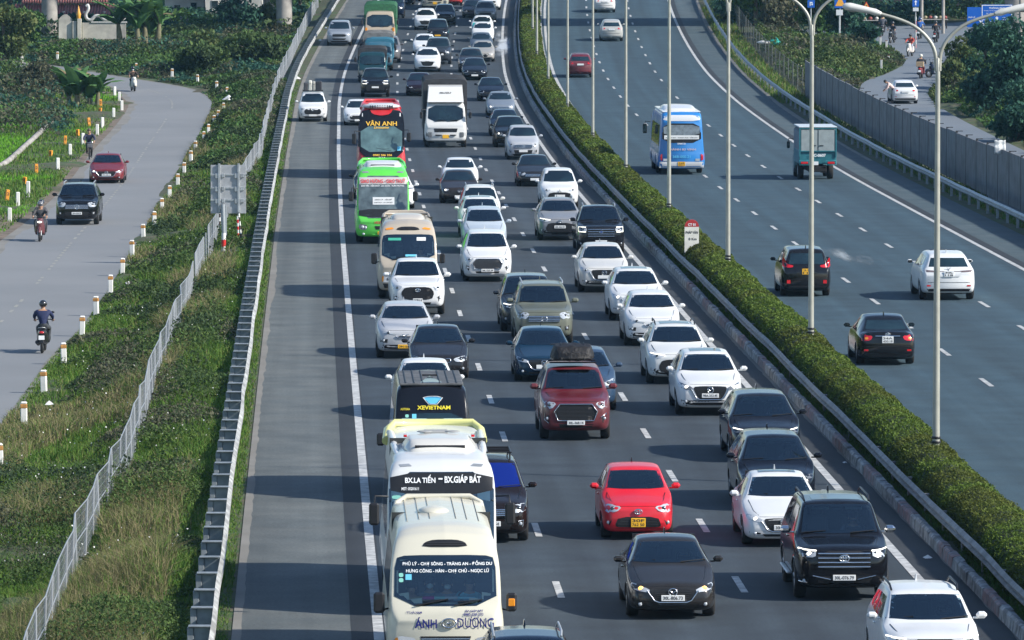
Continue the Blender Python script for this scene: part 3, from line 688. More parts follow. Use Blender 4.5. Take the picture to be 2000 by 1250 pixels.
# ---------------------------------------------------------------- left wire fence
FOFF = ([100, 134, 146, 158, 183, 204, 235, 260, 305, 334, 368, 455, 512, 560], [-17.9, -17.7, -17.45, -17.2, -17.2, -17, -16.8, -16.55, -15.9, -15.5, -15.55, -15.55, -16.05, -16.5])
WIREM = mat('pale_fence_wire', (.30, .32, .34), .5, .3)
def fence():
    root = empty('wire_fence', (float(M(104)) - 17.9, 104, -.6), label='pale grey wire mesh fence leaning through the weeds of the left verge', cat='fence'); L0 = root.location
    fx = lambda y: float(M(y)) + float(np.interp(y, *FOFF))
    ys = list(np.arange(104, 548, 3.0)); gz = lambda y: float(tz(fx(y), float(y)))
    lean = {y: (random.uniform(-.06, .06), random.uniform(-.05, .05), random.uniform(-.06, .05)) for y in ys}
    H = 1.32
    def top(y): l = lean[y]; return Vector((fx(y) + l[0], y + l[1], gz(y) + H + l[2]))
    def post(b, y):
        b.cyl(Vector((fx(y), y, gz(y) - .2)) - L0, top(y) - L0, .028, n=6)
    many(root, 'post', ys, post, WIREM)
    mb = MB().mat(WIREM); gaps = {int((241 - 104) / 3), int((244 - 104) / 3), int((224 - 104) / 3)}
    for i in range(len(ys) - 1):
        if i in gaps: continue
        a, b = top(ys[i]) - L0, top(ys[i + 1]) - L0; c = Vector((fx(ys[i]), ys[i], gz(ys[i]) + .05)) - L0; d = Vector((fx(ys[i + 1]), ys[i + 1], gz(ys[i + 1]) + .05)) - L0
        for p, q in ((a, b), (c, d), (a.lerp(c, .5), b.lerp(d, .5))): mb.cyl(p, q, .016, n=4, caps=False)
        k = 14 if ys[i] < 330 else 7; r = .0035 if ys[i] < 200 else (.005 if ys[i] < 330 else .009)
        for j in range(1, k):
            t = j / k; mb.cyl(c.lerp(d, t), a.lerp(b, t), r, n=3, caps=False)
        if ys[i] < 260:
            for j in range(1, 7):
                t = j / 7; mb.cyl(c.lerp(a, t), d.lerp(b, t), .003, n=3, caps=False)
    mb.build('wire_mesh', root)
fence()
def cfence():
    root = empty('wire_fence', (float(M(410)) + 19.2, 410, prof(410.)), label='rusty chain fence on posts beyond the end of the panel wall', cat='fence'); L0 = root.location
    wm = mat('dull_wire', (.11, .12, .11), .7, .2)
    ys = list(np.arange(412, 540, 5.)); g = lambda y, z: Vector((float(M(y)) + 19.2, y, prof(y) + z)) - L0
    for y in ys: quick('post', root, wm, lambda b: b.cyl(g(y, -.1), g(y, 1.75), .035, n=6))
    mb = MB().mat(wm)
    for i in range(len(ys) - 1):
        for z in (.15, .95, 1.7): mb.cyl(g(ys[i], z), g(ys[i + 1], z), .014, n=4, caps=False)
        for j in range(1, 8):
            y = ys[i] + 5 * j / 8; mb.cyl(g(y, .1), g(y, 1.7), .005, n=3, caps=False)
    mb.build('wire_mesh', root)
cfence()
# panel wall
def wall():
    root = empty('panel_wall', (float(M(330)) + 19.2, 330, 0), label='tall grey panel wall with thin dark posts beside the right carriageway', cat='wall'); L0 = root.location
    pm = mat('grey_wall_panel', (.155, .165, .175), .8, var=.25, vscale=.8, col2=(.15, .15, .155), bump=.2, bscale=10); dk = mat('dark_wall_post', (.03, .032, .036), .6)
    ys = [409 - 4.8 * i for i in range(38)]
    for i, y in enumerate(ys):
        x = float(M(y)) + 19.2; dz = random.uniform(-.03, .03)
        quick('post', root, dk, lambda b: (b.box(Vector((x, y, prof(y) + 1.2)) - L0, (.11, .10, 2.5), .01), b.box(Vector((x + .12, y, prof(y) + 2.47)) - L0, (.34, .09, .04))))
        if i < len(ys) - 1:
            y2 = ys[i + 1]; a = Vector((x, y, 0)); b_ = Vector((float(M(y2)) + 19.2, y2, 0)); 
            b = MB().mat(pm); th = Vector((.04, 0, 0)); dn = (b_ - a).normalized() * .056; nseg = 2
            for k in range(nseg):
                p = (a + dn).lerp(b_ - dn, k / nseg); q = (a + dn).lerp(b_ - dn, (k + 1) / nseg - .004)
                vs = [p - th, q - th, q + th, p + th]; z0 = prof(p.y) ; vs = [Vector((v.x, v.y, prof(v.y))) - L0 for v in vs]
                vs = [v + Vector((0, 0, .02)) for v in vs] + [v + Vector((0, 0, 2.4 + dz)) for v in vs]
                b.add(vs, [(0, 1, 5, 4), (1, 2, 6, 5), (2, 3, 7, 6), (3, 0, 4, 7), (4, 5, 6, 7)][:: 1])
            b.build('panel', root)
wall()

# ---------------------------------------------------------------- street lamps in the median
POLEM = mat('cream_lamp_pole', (.36, .36, .31), .45, .2, var=.12, vscale=2); HEADM = mat('lamp_head', (.66, .65, .60), .4, .1)
def lamp_proto():
    root = empty('street_lamp', (0, 0, 0))
    quick('pole', root, POLEM, lambda b: b.lathe([(.0, 0), (.13, 0), (.13, .5), (.092, .55), (.088, 1), (.056, 9.7), (.052, 10.2), (.0, 10.25)], (0, 0, 0), n=14))
    quick('collar', root, BLACK, lambda b: (b.lathe([(.108, .98), (.115, .99), (.115, 1.03), (.108, 1.04)], (0, 0, 0), n=12), b.lathe([(.106, 1.09), (.113, 1.10), (.113, 1.14), (.106, 1.15)], (0, 0, 0), n=12)))
    for s in (-1, 1):
        pts = [(s * .035, 0, 9.9), (s * .06, 0, 10.3), (s * .2, 0, 10.62), (s * .5, 0, 10.92), (s * .9, 0, 11.12), (s * 1.5, 0, 11.3)]
        pts = [tuple(p) for p in curve(pts, 14)]
        arm = quick('arm', root, POLEM, lambda b: b.tube(pts, [.05 - .012 * i / 14 for i in range(15)], 8))
        hd = MB().mat(HEADM)
        hd.tube([(s * 1.36, 0, 11.26), (s * 1.5, 0, 11.30), (s * 1.62, 0, 11.335), (s * 2.1, 0, 11.43), (s * 2.22, 0, 11.44), (s * 2.28, 0, 11.44)], [.05, .085, .075, .10, .085, .03], 10)
        h = hd.build('lamp_head', root)
        quick('lens', h, mat('lamp_glass', (.3, .3, .28), .3), lambda b: b.ball((s * 2.02, 0, 11.36), (.16, .07, .06)))
    return root
def copy_tree(o, parent=None):
    c = o.copy(); COL.objects.link(c)
    if parent is not None: c.parent = parent
    for ch in list(o.children): copy_tree(ch, c)
    return c
lp = lamp_proto(); ords = ['nearest', 'second nearest', 'third', 'fourth', 'fifth', 'sixth', 'seventh', 'eighth', 'ninth', 'tenth', 'eleventh', 'twelfth']
for i in range(12):
    y = 148.8 + 37.4 * i; o = lp if i == 0 else copy_tree(lp)
    o.location = (float(M(y)) + 2.35, y, prof(y) + .1)
    tag(o, ['nearest cream double armed street lamp, rightmost in the picture', 'second double armed street lamp from the right, between black sedan and black people carrier', 'third street lamp pole from the right, left of the black people carrier', 'fourth street lamp pole from the right, just left of the kilometre stone'][i] if i < 4 else '%s street lamp pole up the median hedge, counted from the camera' % ords[i], 'street lamp', 'double armed street lamps along the median hedge')
def milestone():
    p = at(1351, 480, .95); root = empty('kilometre_stone', (p.x, p.y, p.z - .9), label='white kilometre stone with red rounded top standing in the hedge', cat='milestone')
    wm = mat('stone_white_paint', (.72, .70, .62), .6, var=.1); rm = mat('stone_red_paint', (.42, .03, .03), .5)
    quick('stone', root, wm, lambda b: b.prism([(-.27, 0), (.27, 0), (.27, 1.62), (-.27, 1.62)], -.07, .07))
    arc = [(.27 * math.cos(a), 1.622 + .27 * math.sin(a)) for a in [math.pi * k / 12 for k in range(13)]]
    quick('red_cap', root, rm, lambda b: b.prism(arc, -.075, .075))
    text_flat('lettering', 'PHÁP VÂN', .46, (0, -.076, 1.42), INK, root, bold=.02, maxh=.13)
    text_flat('lettering', '8 Km', .3, (.03, -.076, 1.16), INK, root, bold=.02, maxh=.1)
    text_flat('lettering', 'CT 01', .28, (0, -.081, 1.70), WHITEINK, root, bold=.03, maxh=.1)
milestone()

# ---------------------------------------------------------------- guide posts and orange markers
GPW = mat('guide_post_white', (.74, .73, .68), .6, var=.08); GPO = mat('guide_post_orange', (.45, .22, .06), .6, var=.3, vscale=9); ORG = mat('orange_marker', (.75, .30, .03), .6, var=.15)
def gp_proto(h, capped):
    root = empty('guide_post', (0, 0, 0))
    quick('post', root, GPW, lambda b: b.box((0, 0, h / 2 - .1), (.18, .18, h + .2 - (.2 if capped else 0)), .02))
    if capped:
        quick('reflector_band', root, GPO, lambda b: b.box((0, 0, h - .045), (.186, .186, .11), .01))
        quick('cap', root, GPW, lambda b: b.box((0, 0, h + .045), (.18, .18, .07), .03))
    return root
RP = [(0, 918), (47, 833), (86, 768), (125, 712), (160, 657), (188, 617), (216, 573), (239, 539), (258, 502), (280, 469), (301, 443), (317, 416), (331, 390), (347, 366), (360, 343), (373, 319), (382, 299), (398, 280), (407, 265), (418, 247), (426, 237), (437, 222), (443, 190), (423, 178), (386, 165), (336, 153), (266, 142), (112, 119), (43, 122)]
LPp = [(224, 188), (233, 199), (238, 216), (222, 231), (200, 250), (190, 264), (162, 282), (137, 304), (113, 332), (55, 380), (35, 402), (19, 434)]
OM = [(197, 210), (195, 222), (174, 247), (152, 265), (127, 283), (99, 307), (71, 340), (48, 360), (13, 392)]
def ordn(i):
    T = ['first', 'second', 'third', 'fourth', 'fifth', 'sixth', 'seventh', 'eighth', 'ninth', 'tenth', 'eleventh', 'twelfth', 'thirteenth', 'fourteenth', 'fifteenth', 'sixteenth', 'seventeenth', 'eighteenth', 'nineteenth', 'twentieth']
    return T[i] if i < 20 else (['twenty first', 'twenty second', 'twenty third', 'twenty fourth', 'twenty fifth', 'twenty sixth', 'twenty seventh', 'twenty eighth', 'twenty ninth', 'thirtieth'] + ['later'] * 40)[i - 20]
g0 = gp_proto(.62, True)
for i, (x, y) in enumerate(RP):
    o = g0 if i == 0 else copy_tree(g0); o.location = at(x, y, SV); o.rotation_euler.z = random.uniform(-.2, .2); o.rotation_euler.y = random.uniform(-.03, .03)
    tag(o, '%s banded guide post from the camera, right edge of left service road' % ordn(i), 'guide post', 'banded guide posts between service road and verge')
g1 = gp_proto(.66, False)
for i, (x, y) in enumerate(LPp):
    o = g1 if i == 0 else copy_tree(g1); o.location = at(x, y, SV); o.rotation_euler.z = random.uniform(-.3, .3)
    tag(o, '%s plain white guide post from the banana plant, left of the road' % ordn(i), 'guide post', 'plain white guide posts left of the service road')
b0 = empty('marker_post', (0, 0, 0)); quick('post', b0, ORG, lambda b: b.box((0, 0, .22), (.17, .17, .46), .015)); quick('marking', b0, INK, lambda b: (b.box((0, -.087, .33), (.09, .006, .03)), b.box((0, -.087, .24), (.09, .006, .03)), b.box((.03, -.087, .28), (.025, .005, .12))))
for i, (x, y) in enumerate(OM):
    o = b0 if i == 0 else copy_tree(b0); o.location = at(x, y, SV); o.rotation_euler = (random.uniform(-.08, .08), random.uniform(-.08, .12), random.uniform(-.4, .4)); s = (.85, 1.2)[i % 2 == 0]; o.scale = (1, 1, s)
    tag(o, '%s orange marker stub from the banana plant, in the roadside grass' % ordn(i), 'marker post', 'orange marker stubs in the roadside grass')

# ---------------------------------------------------------------- road sign seen from behind, striped poles
def backsign():
    p = at(437, 506, -.45); root = empty('road_sign', p, label='large grey road sign seen from behind on a post with red and white base', cat='road sign')
    W_ = 1.42; zt = 4.0; h = 1.95
    s = FPX / p.y; xc = (446 - 437) / s; zb = (506 - 417) / s; 
    pan = quick('panel', root, mat('sign_back_grey', (.40, .41, .42), .5, .3, var=.12), lambda b: b.box((xc, .15, zb + h / 2), (W_, .03, h), .006))
    quick('blue_face', root, mat('sign_blue', (.01, .09, .35), .4), lambda b: b.box((xc, .17, zb + h / 2), (W_ - .02, .006, h - .02)))
    for dx in (-.36, .42): quick('upright', root, GREYM, lambda b: b.box((xc + dx, .09, zb + h / 2 + .05), (.09, .09, h + .02), .008))
    for k in (.28, .53, .8): quick('stiffener', root, GREYM, lambda b: (b.box((xc, .115, zb + h * k), (W_, .04, .06)), b.box((xc - .42, .10, zb + h * k - .05), (.2, .07, .2), .01), b.box((xc + .36, .10, zb + h * k - .05), (.2, .07, .2), .01), b.box((xc - .2, .10, zb + h * k - .03), (.12, .07, .16), .01), b.box((xc + .56, .10, zb + h * k - .03), (.16, .07, .16), .01)))
    top = (506 - 399) / s
    quick('post', root, mat('sign_post_grey', (.33, .36, .38), .5, .3), lambda b: (b.cyl((0, 0, .98), (-.03, 0, top), .085, n=14), b.box((.09, .05, 1.55), (.07, .06, 1.2), .01)))
    for k in range(5): quick('base_band', root, mat('band_red', (.6, .02, .02), .5) if k % 2 else mat('band_white', (.75, .75, .72), .5), lambda b: b.cyl((0, 0, -.3 + k * .27 if k else -.4), (0, 0, -.03 + k * .27), .088, n=14))
backsign()
def striped(px0, px1, zt, label, c2, base=SV * .6, r=.04):
    a = at(*px0, base); s = FPX / a.y; b_ = a + Vector(((px1[0] - px0[0]) / s, 0, (px0[1] - px1[1]) / s))
    root = empty('striped_pole', a, label=label, cat='pole', group='striped poles by the grey sign'); n = zt
    d = b_ - a
    for k in range(n):
        quick('stripe', root, MATS['band_white'] if k % 2 == 0 else c2, lambda b: b.cyl(d * (k / n), d * ((k + 1) / n), r, n=10))
DKS = mat('band_dark', (.05, .03, .03), .6)
striped((428, 476), (431, 351), 17, 'thin brown and white striped pole crossing the grey sign on its left', DKS)
striped((473, 489), (461, 351), 17, 'long striped pole leaning across the right half of the grey sign', DKS)
striped((466, 482), (464, 422), 9, 'short red and white striped pole just right of the sign post', MATS['band_red'])

# ---------------------------------------------------------------- plants
def tree(name, base, h, rx, m, label, cat='tree', n=2600, leaf=.22, lobes=9, trunk=.16, group=None, flat=.75, low=.35, seed=0, squash=1.):
    rg = np.random.default_rng(seed + int(abs(base.x) * 13 + base.y)); root = empty(name, base, label=label, cat=cat, group=group)
    rr = random.Random(seed + int(base.y)); C = []
    for k in range(lobes):
        a = 2 * math.pi * k / lobes + rr.uniform(-.5, .5); q = rr.uniform(.2, .72) * rx; z = h * (low + (1 - low) * rr.uniform(.15, .85)); C.append((q * math.cos(a), q * math.sin(a) * squash, z, rr.uniform(.32, .55) * rx))
    C.append((0, 0, h * .86, rx * .5))
    tb = MB().mat(BARK); tb.tube([(0, 0, -.3), (.05, 0, h * .25), (-.04, .03, h * .5), (0, 0, h * .75)], [trunk * 1.2, trunk, trunk * .7, trunk * .3], 8)
    for c in C[:7]: tb.tube([(0, 0, h * .3), (c[0] * .5, c[1] * .5, (h * .35 + c[2]) / 2 + .1), (c[0], c[1], c[2])], [trunk * .5, trunk * .3, trunk * .12], 6)
    tb.build('trunk', root); P = []; S = []
    tot = sum(c[3] ** 2 for c in C)
    for c in C:
        k = int(n * c[3] ** 2 / tot); u = rg.normal(size=(k, 3)); u /= np.linalg.norm(u, axis=1)[:, None]; r = c[3] * (.55 + .5 * rg.random(k)) * (1 + .22 * np.sin(u[:, 0] * 5 + c[0]) * np.cos(u[:, 2] * 6))
        P.append(np.array(c[:3]) + u * r[:, None] * np.array([1, 1, flat]))
    P = np.concatenate(P); P = P[P[:, 2] > .05]
    leaf_mesh('crown', P, leaf * (.5 + rg.random(len(P))), m, upright=.2, parent=root)
    return root
BANL = leafmat('banana_leaf', (.05, .14, .05), (.08, .18, .06), (.16, .26, .10)); BAND = mat('dead_banana_leaf', (.16, .12, .06), .9)
def banana(base, label, scale=1., n=13, seed=1, stems=4):
    rr = random.Random(seed); root = empty('banana_plant', base, label=label, cat='banana plant')
    tops = []
    for k in range(stems):
        x, y = rr.uniform(-.8, .8) * scale, rr.uniform(-.5, .5) * scale; hh = rr.uniform(.35, .85) * scale; tops.append((x, y, hh))
        quick('stem', root, mat('banana_stem', (.14, .13, .07), .8, var=.3), lambda b: b.tube([(x, y, -.2), (x * 1.05, y, hh * .5), (x * 1.1, y, hh)], [.14 * scale, .11 * scale, .07 * scale], 8))
    for k in range(n * stems // 2):
        x, y, h = tops[k % stems]; a = rr.uniform(0, 2 * math.pi); L_ = rr.uniform(1.4, 2.3) * scale; up = rr.uniform(.8, 1.5); w = rr.uniform(.22, .34) * scale
        mb = MB().mat(BANL if rr.random() < .85 else BAND); vs = []; K = 9; px, pz = 0., 0.; th = up
        d = (math.cos(a), math.sin(a)); prev = []
        for i in range(K):
            t = i / (K - 1); ww = w * math.sin(math.pi * min(1, t * .93 + .07)) ** .6; q = (x * 1.1 + d[0] * px, y + d[1] * px, h + pz)
            dr = rr.uniform(.1, .45) * ww
            vs += [(q[0] - d[1] * ww, q[1] + d[0] * ww, q[2] - dr), q, (q[0] + d[1] * ww, q[1] - d[0] * ww, q[2] - dr)]
            px += L_ / K * math.cos(th); pz += L_ / K * math.sin(th); th -= rr.uniform(.06, .24)
        fs = []
        for i in range(K - 1):
            for j in (0, 1): fs.append((i * 3 + j, i * 3 + j + 1, i * 3 + j + 4, i * 3 + j + 3))
        mb.add(vs, fs).build('leaf', root)
banana(at(168, 206, SV), 'large banana plant with arching leaves beside the service road bend', 1.4, 20, 3, 5)
banana(pxX(272, 78, 492) + Vector((0, 0, -.3)), 'tall banana clump in front of the cream garden wall', 2.0, 16, 5, 5)
def T(x, y, Y, h, rx, m, label, **k):
    p = pxX(x, y, Y); p.z = float(tz(p.x, float(Y))); return tree(k.pop('name', 'leafy_tree'), p, h, rx, m, label, **k)
T(8, 150, 470, 4.2, 2.3, G_LIGHT, 'yellowish green bushy tree at the left picture edge', n=3000, low=.1)
T(40, 95, 497, 2.6, 1.9, G_MID, 'spreading pale shrub mound below the concrete viaduct pier', n=4200, low=.05, name='spreading_shrub')
T(20, 20, 540, 7.5, 4.0, G_DARK, 'dark tree behind the tiled temple roof at top left', n=3000)
T(208, 25, 535, 7., 3.0, G_DARK, 'dark tree between the temple roof and the banana clump', n=2500)
T(460, 40, 512, 2.6, 2.6, G_DARK, 'dark round bush in front of the low red roofed house', n=2600, low=.05, name='round_bush')
T(520, 42, 512, 2.4, 1.2, G_LIGHT, 'bush with yellow blossoms left of the right viaduct pier', n=1600, low=.05, name='flowering_bush')
T(585, 20, 530, 6.5, 2.6, G_MID, 'green tree right of the viaduct pier at the top of the fence', n=2500, low=.1)
T(400, 105, 468, 2.0, 2.2, G_LIGHT, 'bright green bush above the service road bend', n=2400, low=.05, name='bright_bush')
T(500, 120, 460, 2.2, 2.6, G_WEED, 'olive bush beside the wire fence above the bend', n=2600, low=.05, name='olive_bush')
T(390, 130, 452, 1.9, 2.4, G_WEED, 'mottled bush right behind the bend guide posts', n=2400, low=.05, name='mottled_bush')
T(75, 195, 425, 2.0, 1.8, G_BROWN, 'purple brown dry bush left of the large banana plant', n=2000, low=.05, name='dry_bush')
T(1600, 60, 488, 4.6, 2.2, G_MID, 'leafy tree between the second lamp and the U turn sign', n=3200, low=.05)
T(1450, 30, 520, 6.5, 2.6, G_WEED, 'olive tree at the top left of the right hand scrub', n=3000, low=.05)
T(1520, 50, 496, 3.2, 2.0, G_BROWN, 'bare brownish bush above the rubbish heap', n=2000, low=.05, name='dry_bush')
T(1475, 40, 512, 6.5, 3.2, G_MID, 'green tree behind the third street lamp near the viaduct pier', n=3400, low=.1)
T(1555, 70, 500, 5.2, 2.4, G_DARK, 'dark green tree left of the second street lamp arms', n=3000, low=.1)
T(1650, 92, 478, 3.6, 2.4, G_DARK, 'dark bushy tree right of the second street lamp', n=3000, low=.05)
T(1690, 110, 470, 2.3, 1.1, G_DARK, 'small dark clipped bush at the side road corner', n=1500, low=.02, name='round_bush')
T(1630, 20, 540, 7, 3.0, G_MID, 'green tree behind the blue warning board', n=2800, low=.1)
T(1965, 205, 385, 5.6, 3.3, G_DARK, 'big dark green tree at the right picture edge', n=8000, leaf=.2, low=.05)
T(1925, 150, 420, 4.3, 2.4, G_DARK, 'dark tree left of the big edge tree, above the side road', n=5000, leaf=.2, low=.05)
T(1985, 250, 352, 3.2, 2.0, G_DARK, 'low dark bush at the right edge below the big tree', n=4000, leaf=.17, low=.03, name='dark_bush')
T(1880, 125, 440, 2.6, 1.4, G_LIGHT, 'pale reedy bush right of the side road', n=2200, leaf=.16, low=.03, name='reedy_bush')
T(1860, 165, 415, 2.2, 1.1, G_LIGHT, 'small yellowish bush below the reedy bush', n=1600, leaf=.15, low=.03, name='reedy_bush')
for i, (x, Y, h, r) in enumerate([(1760, 575, 8, 4), (1830, 580, 8, 4.5), (1900, 590, 8, 4), (1700, 590, 8, 4), (1560, 590, 8, 4), (1980, 560, 7, 4)]):
    T(x, 0, Y, h, r, G_DARK, 'dark background tree behind the shops, %s from the left' % ordn([1760, 1830, 1900, 1700, 1560, 1980].index(x) if False else sorted([1760, 1830, 1900, 1700, 1560, 1980]).index(x)), n=2200, leaf=.4, group='dark trees behind the shops', low=.02)
for i, (x, Y, h, r) in enumerate([(90, 575, 8, 4), (170, 580, 7, 4), (260, 575, 7, 4), (350, 570, 7, 4), (440, 575, 7, 4), (600, 575, 7, 3.5)]):
    T(x, 0, Y, h, r, G_DARK, 'dark background tree behind the temple and houses, %s from the left' % ordn(i), n=2000, leaf=.4, group='dark trees behind the temple and houses', low=.02)

# ---------------------------------------------------------------- viaduct with piers
CONC = mat('viaduct_concrete', (.34, .32, .29), .85, var=.2, vscale=.8, col2=(.24, .22, .20), bump=.2)
def pier(x, y, w, label, dark=False):
    p = pxX(x, y, 511); r = w / 2 * 511 / FPX; g = float(tz(p.x, 511.)); root = empty('viaduct_pier', (p.x, 511, g), label=label, cat='pier', group='round concrete viaduct piers')
    quick('column', root, CONC, lambda b: b.lathe([(r * 1.02, -1), (r, 0), (r, 12.0)], (0, 0, 0), n=20))
    quick('cross_head', root, CONC, lambda b: b.box((0, 0, 12.4), (3.4, 3.2, .9), .15))
    return g
pier(97, 50, 31, 'round concrete viaduct pier left of the cream garden wall'); pier(555, 48, 31, 'round concrete viaduct pier left of the motorway fence')
pier(1506, 38, 24, 'concrete viaduct pier behind the second street lamp arm'); pier(1985, 40, 46, 'thick concrete viaduct pier behind the blue sign boards')
g = prof(511.); quick('viaduct_deck', None, CONC, lambda b: b.prism([(-95, g + 12.1), (-95, g + 14.2), (95, g + 14.2), (95, g + 12.1)], 505.5, 516.5))
tag(bpy.data.objects['viaduct_deck'], 'concrete viaduct deck crossing above the motorway, its shadow lies on the road', 'viaduct')

# ---------------------------------------------------------------- temple, walls, houses (left top)
TILE = mat('red_roof_tile', (.34, .10, .08), .8, var=.3, vscale=6, col2=(.22, .12, .11)); CREAM = mat('cream_plaster', (.55, .52, .44), .85, var=.2, vscale=.6, col2=(.33, .31, .27)); DARKW = mat('dark_eaves', (.035, .038, .042), .85)
WHITEP = mat('white_plaster', (.58, .57, .54), .85, var=.2, vscale=.5, col2=(.42, .41, .38))
def temple():
    p = pxX(125, 45, 522); p.z = float(tz(p.x, 522.)) - 1.1; root = empty('temple', p, label='temple with stepped red brown tiled roof behind the garden wall', cat='temple')
    quick('wall', root, DARKW, lambda b: b.box((0, 2.5, 1.0), (7.4, 5, 3.0)))
    for k in range(5): quick('pillar', root, CREAM, lambda b: b.cyl((-3.4 + 1.7 * k, -.35, -.4), (-3.4 + 1.7 * k, -.35, 2.5), .11, n=8))
    def roof(b, z, w, d0, d1, h):
        N_ = 34; b.mat(TILE)
        for i in range(N_):
            x0 = -w / 2 + w * i / N_; x1 = x0 + w / N_ * .8
            vs = [(x0, d0, z), (x1, d0, z), (x1, d1, z + h), (x0, d1, z + h), ((x0 + x1) / 2, d0, z + .08), ((x0 + x1) / 2, d1, z + h + .08)]
            b.add(vs, [(0, 4, 5, 3), (4, 1, 2, 5), (0, 1, 4)])
        b.add([(-w / 2, d0 + .02, z - .03), (w / 2, d0 + .02, z - .03), (w / 2, d1, z + h - .03), (-w / 2, d1, z + h - .03)], [(0, 1, 2, 3)])
    quick('lower_roof', root, TILE, lambda b: roof(b, 2.1, 8.4, -1.0, 1.2, .95))
    quick('upper_roof', root, TILE, lambda b: roof(b, 3.15, 7.2, .6, 3.2, 2.3))
    quick('ridge', root, CREAM, lambda b: b.tube([(-3.6, 3.2, 5.7), (-3.0, 3.2, 5.5), (0, 3.2, 5.5), (3.0, 3.2, 5.5), (3.6, 3.2, 5.75)], .12, 6))
temple()
def gardenwall():
    p = pxX(180, 70, 503); p.z = float(tz(p.x, 503.)); s = FPX / 503; root = empty('garden_wall', p, label='cream garden wall with a white dragon shape along its top', cat='wall')
    X = lambda px: (px - 180) / s
    quick('wall', root, CREAM, lambda b: (b.box(((X(115) + X(141)) / 2, 0, .7), (X(141) - X(115), .2, 2.1)), b.box(((X(161) + X(246)) / 2, 0, .55), (X(246) - X(161), .2, 1.75))))
    quick('buttress', root, CREAM, lambda b: (b.box(((X(141) + X(151)) / 2, -.08, .6), (X(150) - X(142), .4, 1.9), .02), b.box(((X(151) + X(160)) / 2, -.15, .7), (X(160) - X(152), .5, 2.1), .02)))
    quick('coping', root, WHITEP, lambda b: b.box(((X(178) + X(248)) / 2, 0, 1.46), (X(248) - X(178), .34, .1), .02))
    quick('rounded_top', root, CREAM, lambda b: b.prism([(X(116) + (X(140) - X(116)) * k / 10, 1.75 + .35 * math.sin(math.pi * k / 10)) for k in range(11)], -.09, .09))
    pt = [(X(168), 0, 2.75), (X(172), 0, 2.85), (X(173), 0, 2.5), (X(168), 0, 2.1), (X(170), 0, 1.75), (X(178), 0, 1.65), (X(186), 0, 1.95), (X(195), 0, 1.95), (X(204), 0, 1.68), (X(216), 0, 1.7), (X(228), 0, 1.9), (X(240), 0, 1.7), (X(246), 0, 1.95)]
    pt = [tuple(q) for q in curve(pt, 40)]
    quick('dragon', root, WHITEP, lambda b: b.tube(pt, [.10 + .04 * math.sin(i / 40 * math.pi) for i in range(41)], 8))
    quick('flame_finial', root, mat('orange_gold', (.75, .36, .05), .5), lambda b: (b.lathe([(0, 1.68), (.17, 1.75), (.16, 1.95), (.2, 2.1), (.1, 2.4), (0, 2.85)], (X(154), -.15, 0), n=8)))
gardenwall()
def house(px0, px1, ybase, Y, h, roofc, label, roofd=2.0, openings=()):
    s = FPX / Y; p = pxX((px0 + px1) / 2, ybase, Y); p.z = float(tz(p.x, float(Y))); w = (px1 - px0) / s
    root = empty('house', p, label=label, cat='house')
    quick('wall', root, WHITEP, lambda b: b.box((0, 2, h / 2 - .3), (w, 4, h + .6)))
    def rf(b):
        b.mat(roofc); n = 30; vs = []
        for i in range(n):
            x0 = -w / 2 - .3 + (w + .6) * i / n; x1 = x0 + (w + .6) / n * .85
            b.add([(x0, -.5, h), (x1, -.5, h), (x1, 2, h + roofd), (x0, 2, h + roofd), ((x0 + x1) / 2, -.5, h + .07), ((x0 + x1) / 2, 2, h + roofd + .07)], [(0, 4, 5, 3), (4, 1, 2, 5), (0, 1, 4)])
        b.add([(-w / 2 - .3, -.5, h - .04), (w / 2 + .3, -.5, h - .04), (w / 2 + .3, 2, h + roofd - .04), (-w / 2 - .3, 2, h + roofd - .04)], [(0, 1, 2, 3)])
    quick('roof', root, roofc, rf)
    for (cx, cz, ww, hh) in openings:
        f = quick('window', root, WHITEP, lambda b: b.box((cx, -.02, cz), (ww + .1, .06, hh + .1), .01)); quick('pane', f, GLASS, lambda b: b.box((cx, -.045, cz), (ww, .04, hh)))
house(322, 398, 28, 530, 2.45, mat('faded_red_sheet', (.30, .08, .07), .7, var=.2), 'low cream house with a red sheet roof edge, left of the white house', openings=((-.6, 1.2, .5, .6), (.8, 1.1, .5, 1.2)))
house(402, 512, 28, 528, 3.2, MATS['faded_red_sheet'], 'long white plastered house behind the dark bushes', openings=((.3, 1.9, .5, .5), (-1.6, 1.7, .5, .5)))
house(505, 545, 28, 532, 2.5, MATS['faded_red_sheet'], 'small grey outbuilding with red roof beside the viaduct pier', openings=((0, 1.2, .4, .5),))
house(610, 650, 5, 560, 3.4, TILE, 'small tiled house beyond the top of the fence', openings=((0, 1.4, .6, .6),))
# right top: shops
def shop(px0, px1, Y, h, wallc, awn, label):
    s = FPX / Y; p = pxX((px0 + px1) / 2, 60, Y); p.z = float(tz(p.x, float(Y))); w = (px1 - px0) / s; root = empty('roadside_shop', p, label=label, cat='shop')
    quick('wall', root, wallc, lambda b: b.box((0, 2.5, h / 2), (w, 5, h)))
    quick('shutter', root, DARKW, lambda b: [b.box((0, -.03, .25 + .2 * k), (w * .8, .06, .17), .02) for k in range(11)])
    quick('awning', root, awn, lambda b: b.add([(-w / 2, -1.8, 2.5), (w / 2, -1.8, 2.5), (w / 2, -.05, 3.1), (-w / 2, -.05, 3.1), (-w / 2, -1.8, 2.25), (w / 2, -1.8, 2.25)], [(0, 1, 2, 3), (4, 5, 1, 0)]))
    for k in (-1, 1): quick('awning_post', root, GREYM, lambda b: b.cyl((k * (w / 2 - .1), -1.7, 0), (k * (w / 2 - .1), -1.7, 2.4), .04, n=6))
